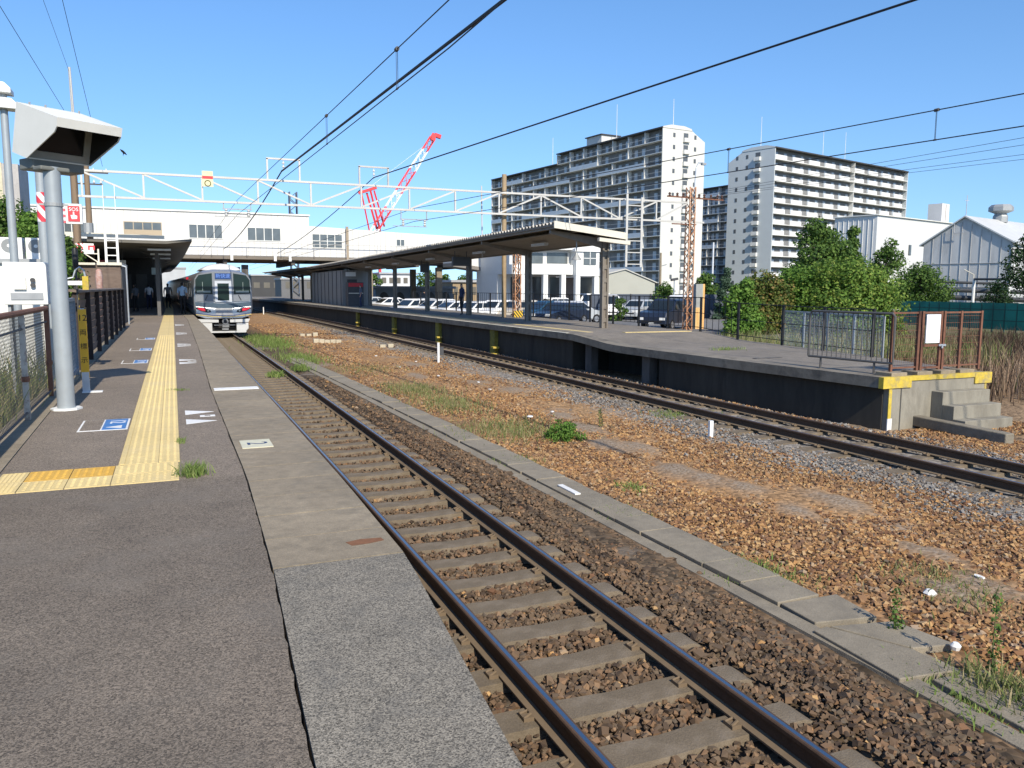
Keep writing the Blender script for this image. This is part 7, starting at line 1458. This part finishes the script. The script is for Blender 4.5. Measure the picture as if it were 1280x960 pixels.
q = on_z(707, 549, BED_Z); n = 26; cs = np.stack([q.x + rng.normal(0, .15, n), q.y + rng.normal(0, .18, n), BED_Z + rng.uniform(.04, .27, n)], 1); V, F = leaves_mesh(cs, np.full(n, .11), 1700, .045); tag(link('leafy_weed', np_mesh('leafy_weed', V, F, island_mat('leaf_bright', GREENS['bright'], .7, .25))), 'low leafy green weed on the gravel in the photo centre', 'weed')
# tufts on the platform
tuft('grass tuft at the corner of the yellow tactile tiles', .10, 6.55, 0, .10, .10, .13, 130, 'fresh', wd=.004)
tuft('tiny grass tuft in the joint beside the yellow strip', .03, 8.05, 0, .05, .12, .05, 40, 'fresh', wd=.003)
tuft('tiny grass sprout in the joint farther along the yellow strip', .04, 12.1, 0, .12, .1, .05, 40, 'fresh', wd=.003)
tuft('grass tuft on the far platform edge', 14.3, 18.3, -.25, .5, .3, .12, 90, 'fresh')
# uncountable weeds and grass
def field(label, x0, x1, y0, y1, z, h, n, tone, name='grass', wd=.012):
    P = np.stack([rng.uniform(x0, x1, n), rng.uniform(y0, y1, n), np.full(n, z)], 1); k = (np.sin(P[:, 0] * 1.1) * np.sin(P[:, 1] * .9 + P[:, 0] * .3) + rng.uniform(-.9, 1.1, n)) > -.25; P = P[k]
    if name == 'grass' and x0 > 10: P = P[(P[:, 0] > np.interp(P[:, 1], [t[0] for t in P2R], [t[1] for t in P2R]) + .25) | (P[:, 1] < 11.0)]
    V, F = grass_mesh(P, h * rng.uniform(.35, 1, len(P)), .5, wd); o = link(name, np_mesh(name, V, F, island_mat('grass_' + tone, GRASS[tone], .8, .3))); return tag(o, label, 'grass', None, 'stuff')
field('tall weeds behind the chain link fence at the photo edge', -4.6, -1.75, 5.0, 15.4, -.75, 1.45, 9000, 'mixed', wd=.010)
field('brown dead weeds beyond the gate fence', 15.5, 42, 12.5, 30, -1.32, 1.0, 15000, 'brownweed', wd=.014)
field('pinkish dry grass right of the platform end', 19, 34, 10.5, 19, -1.32, 1.05, 9000, 'dry', wd=.010)
field('green weeds between the black fence and car park', 17.6, 26, 18, 26.5, -1.1, 1.05, 7000, 'mixed', wd=.014)
b = MB(); b.box(-6.5, -1.80, 4, 15.5, -1.35, -.74); struct('bank', b, M('bank_soil', (.10, .09, .05), .95, var=.3))
# white marker stakes, sleepers stubs and scraps on the gravel
for i, (px, py, h) in enumerate(((888, 546, .30), (548, 453, .72), (329.5, 393, .72))):
    q = on_z(px, py, BED_Z); mk = thing('marker_stake', ['short white stake on the orange gravel nearest the camera', 'tall white stake with dark backing plate beside the far track', 'white stake farthest away just beyond the train'][i], 'stake', (q.x, q.y, BED_Z), 'white stakes by the far track'); b = MB(); b.bar((q.x, q.y, BED_Z - .1), (q.x, q.y, BED_Z + h), .075, .06); b.build('stake', M('stake_white', (.78, .78, .76), .5), mk)
    if i == 1: b = MB(); b.box(q.x - .02, q.x + .22, q.y + .05, q.y + .1, BED_Z + .25, BED_Z + .55); b.build('plate', dark_grey, mk)
blk = M('pale_block', (.42, .37, .27), .85, var=.2)
for i, (px, py) in enumerate([(378 + 8 * k, 420) for k in range(3)] + [(395 + 7 * k, 428) for k in range(5)] + [(478, 434), (488, 434)]):
    q = on_z(px, py, BED_Z); b = MB(); b.box(q.x - .13, q.x + .13, q.y - .12, q.y + .12, BED_Z - .05, BED_Z + random.uniform(.12, .2)); tag(b.build('concrete_block', blk, bevel=.02), 'small pale concrete block lying on the orange gravel' if i < 8 else 'small pale concrete block of the separate pair on the gravel', 'block', 'pale blocks on the gravel' if i < 8 else 'pair of pale blocks on the gravel')
for i, (px, py) in enumerate(((1005, 822), (896, 694), (1190, 662))): pass
q = on_z(1194, 815, BED_Z); b = MB(); b.lathe([(.03, BED_Z + .02), (.04, BED_Z + .05), (.02, BED_Z + .075)], (q.x, q.y, 0), 8); tag(b.build('white_scrap', white_paint, smooth=True), 'small round white scrap on the gravel by the trough end', 'scrap')
q = on_z(1162, 745, BED_Z); b = MB(); b.lathe([(.05, BED_Z + .01), (.06, BED_Z + .03), (.03, BED_Z + .06)], (q.x, q.y, 0), 7); tag(b.build('white_scrap', white_paint), 'crumpled white scrap among the faded grass', 'scrap')
for i, (px, py) in enumerate(((612, 487), (520, 452), (548, 470), (500, 459), (470, 445), (662, 521), (598, 478), (690, 515), (1224, 722), (706, 547))):
    q = on_z(px, py, BED_Z + .04); s = random.uniform(.03, .06); b = MB(); b.prism([(q.x + s * math.cos(a) * random.uniform(.6, 1.2), q.y + s * 1.6 * math.sin(a) * random.uniform(.6, 1.2), q.z) for a in np.linspace(0, 5.4, 7)], (random.uniform(-.02, .02), 0, .02)); tag(b.build('white_scrap', white_paint), 'small flat white scrap lying on a pale patch of the orange gravel', 'scrap', 'white scraps on the gravel')
# bird
q = at_d(154, 190, 30); bd = MB(); bd.path([q + Vector((-.10, 0, .09)), q + Vector((-.03, 0, .03)), q + Vector((.05, 0, -.04)), q + Vector((.12, 0, -.10))], [.012, .045, .04, .01], 6); bd.add([q + Vector((-.02, 0, .03)), q + Vector((.03, 0, -.01)), q + Vector((-.02, .22, -.14)), q + Vector((.02, -.2, .02)), q + Vector((0, 0, .05))], [(0, 1, 2), (4, 1, 3)])
tag(bd.build('bird', black_metal), 'small dark bird flying beside the white hood', 'bird')
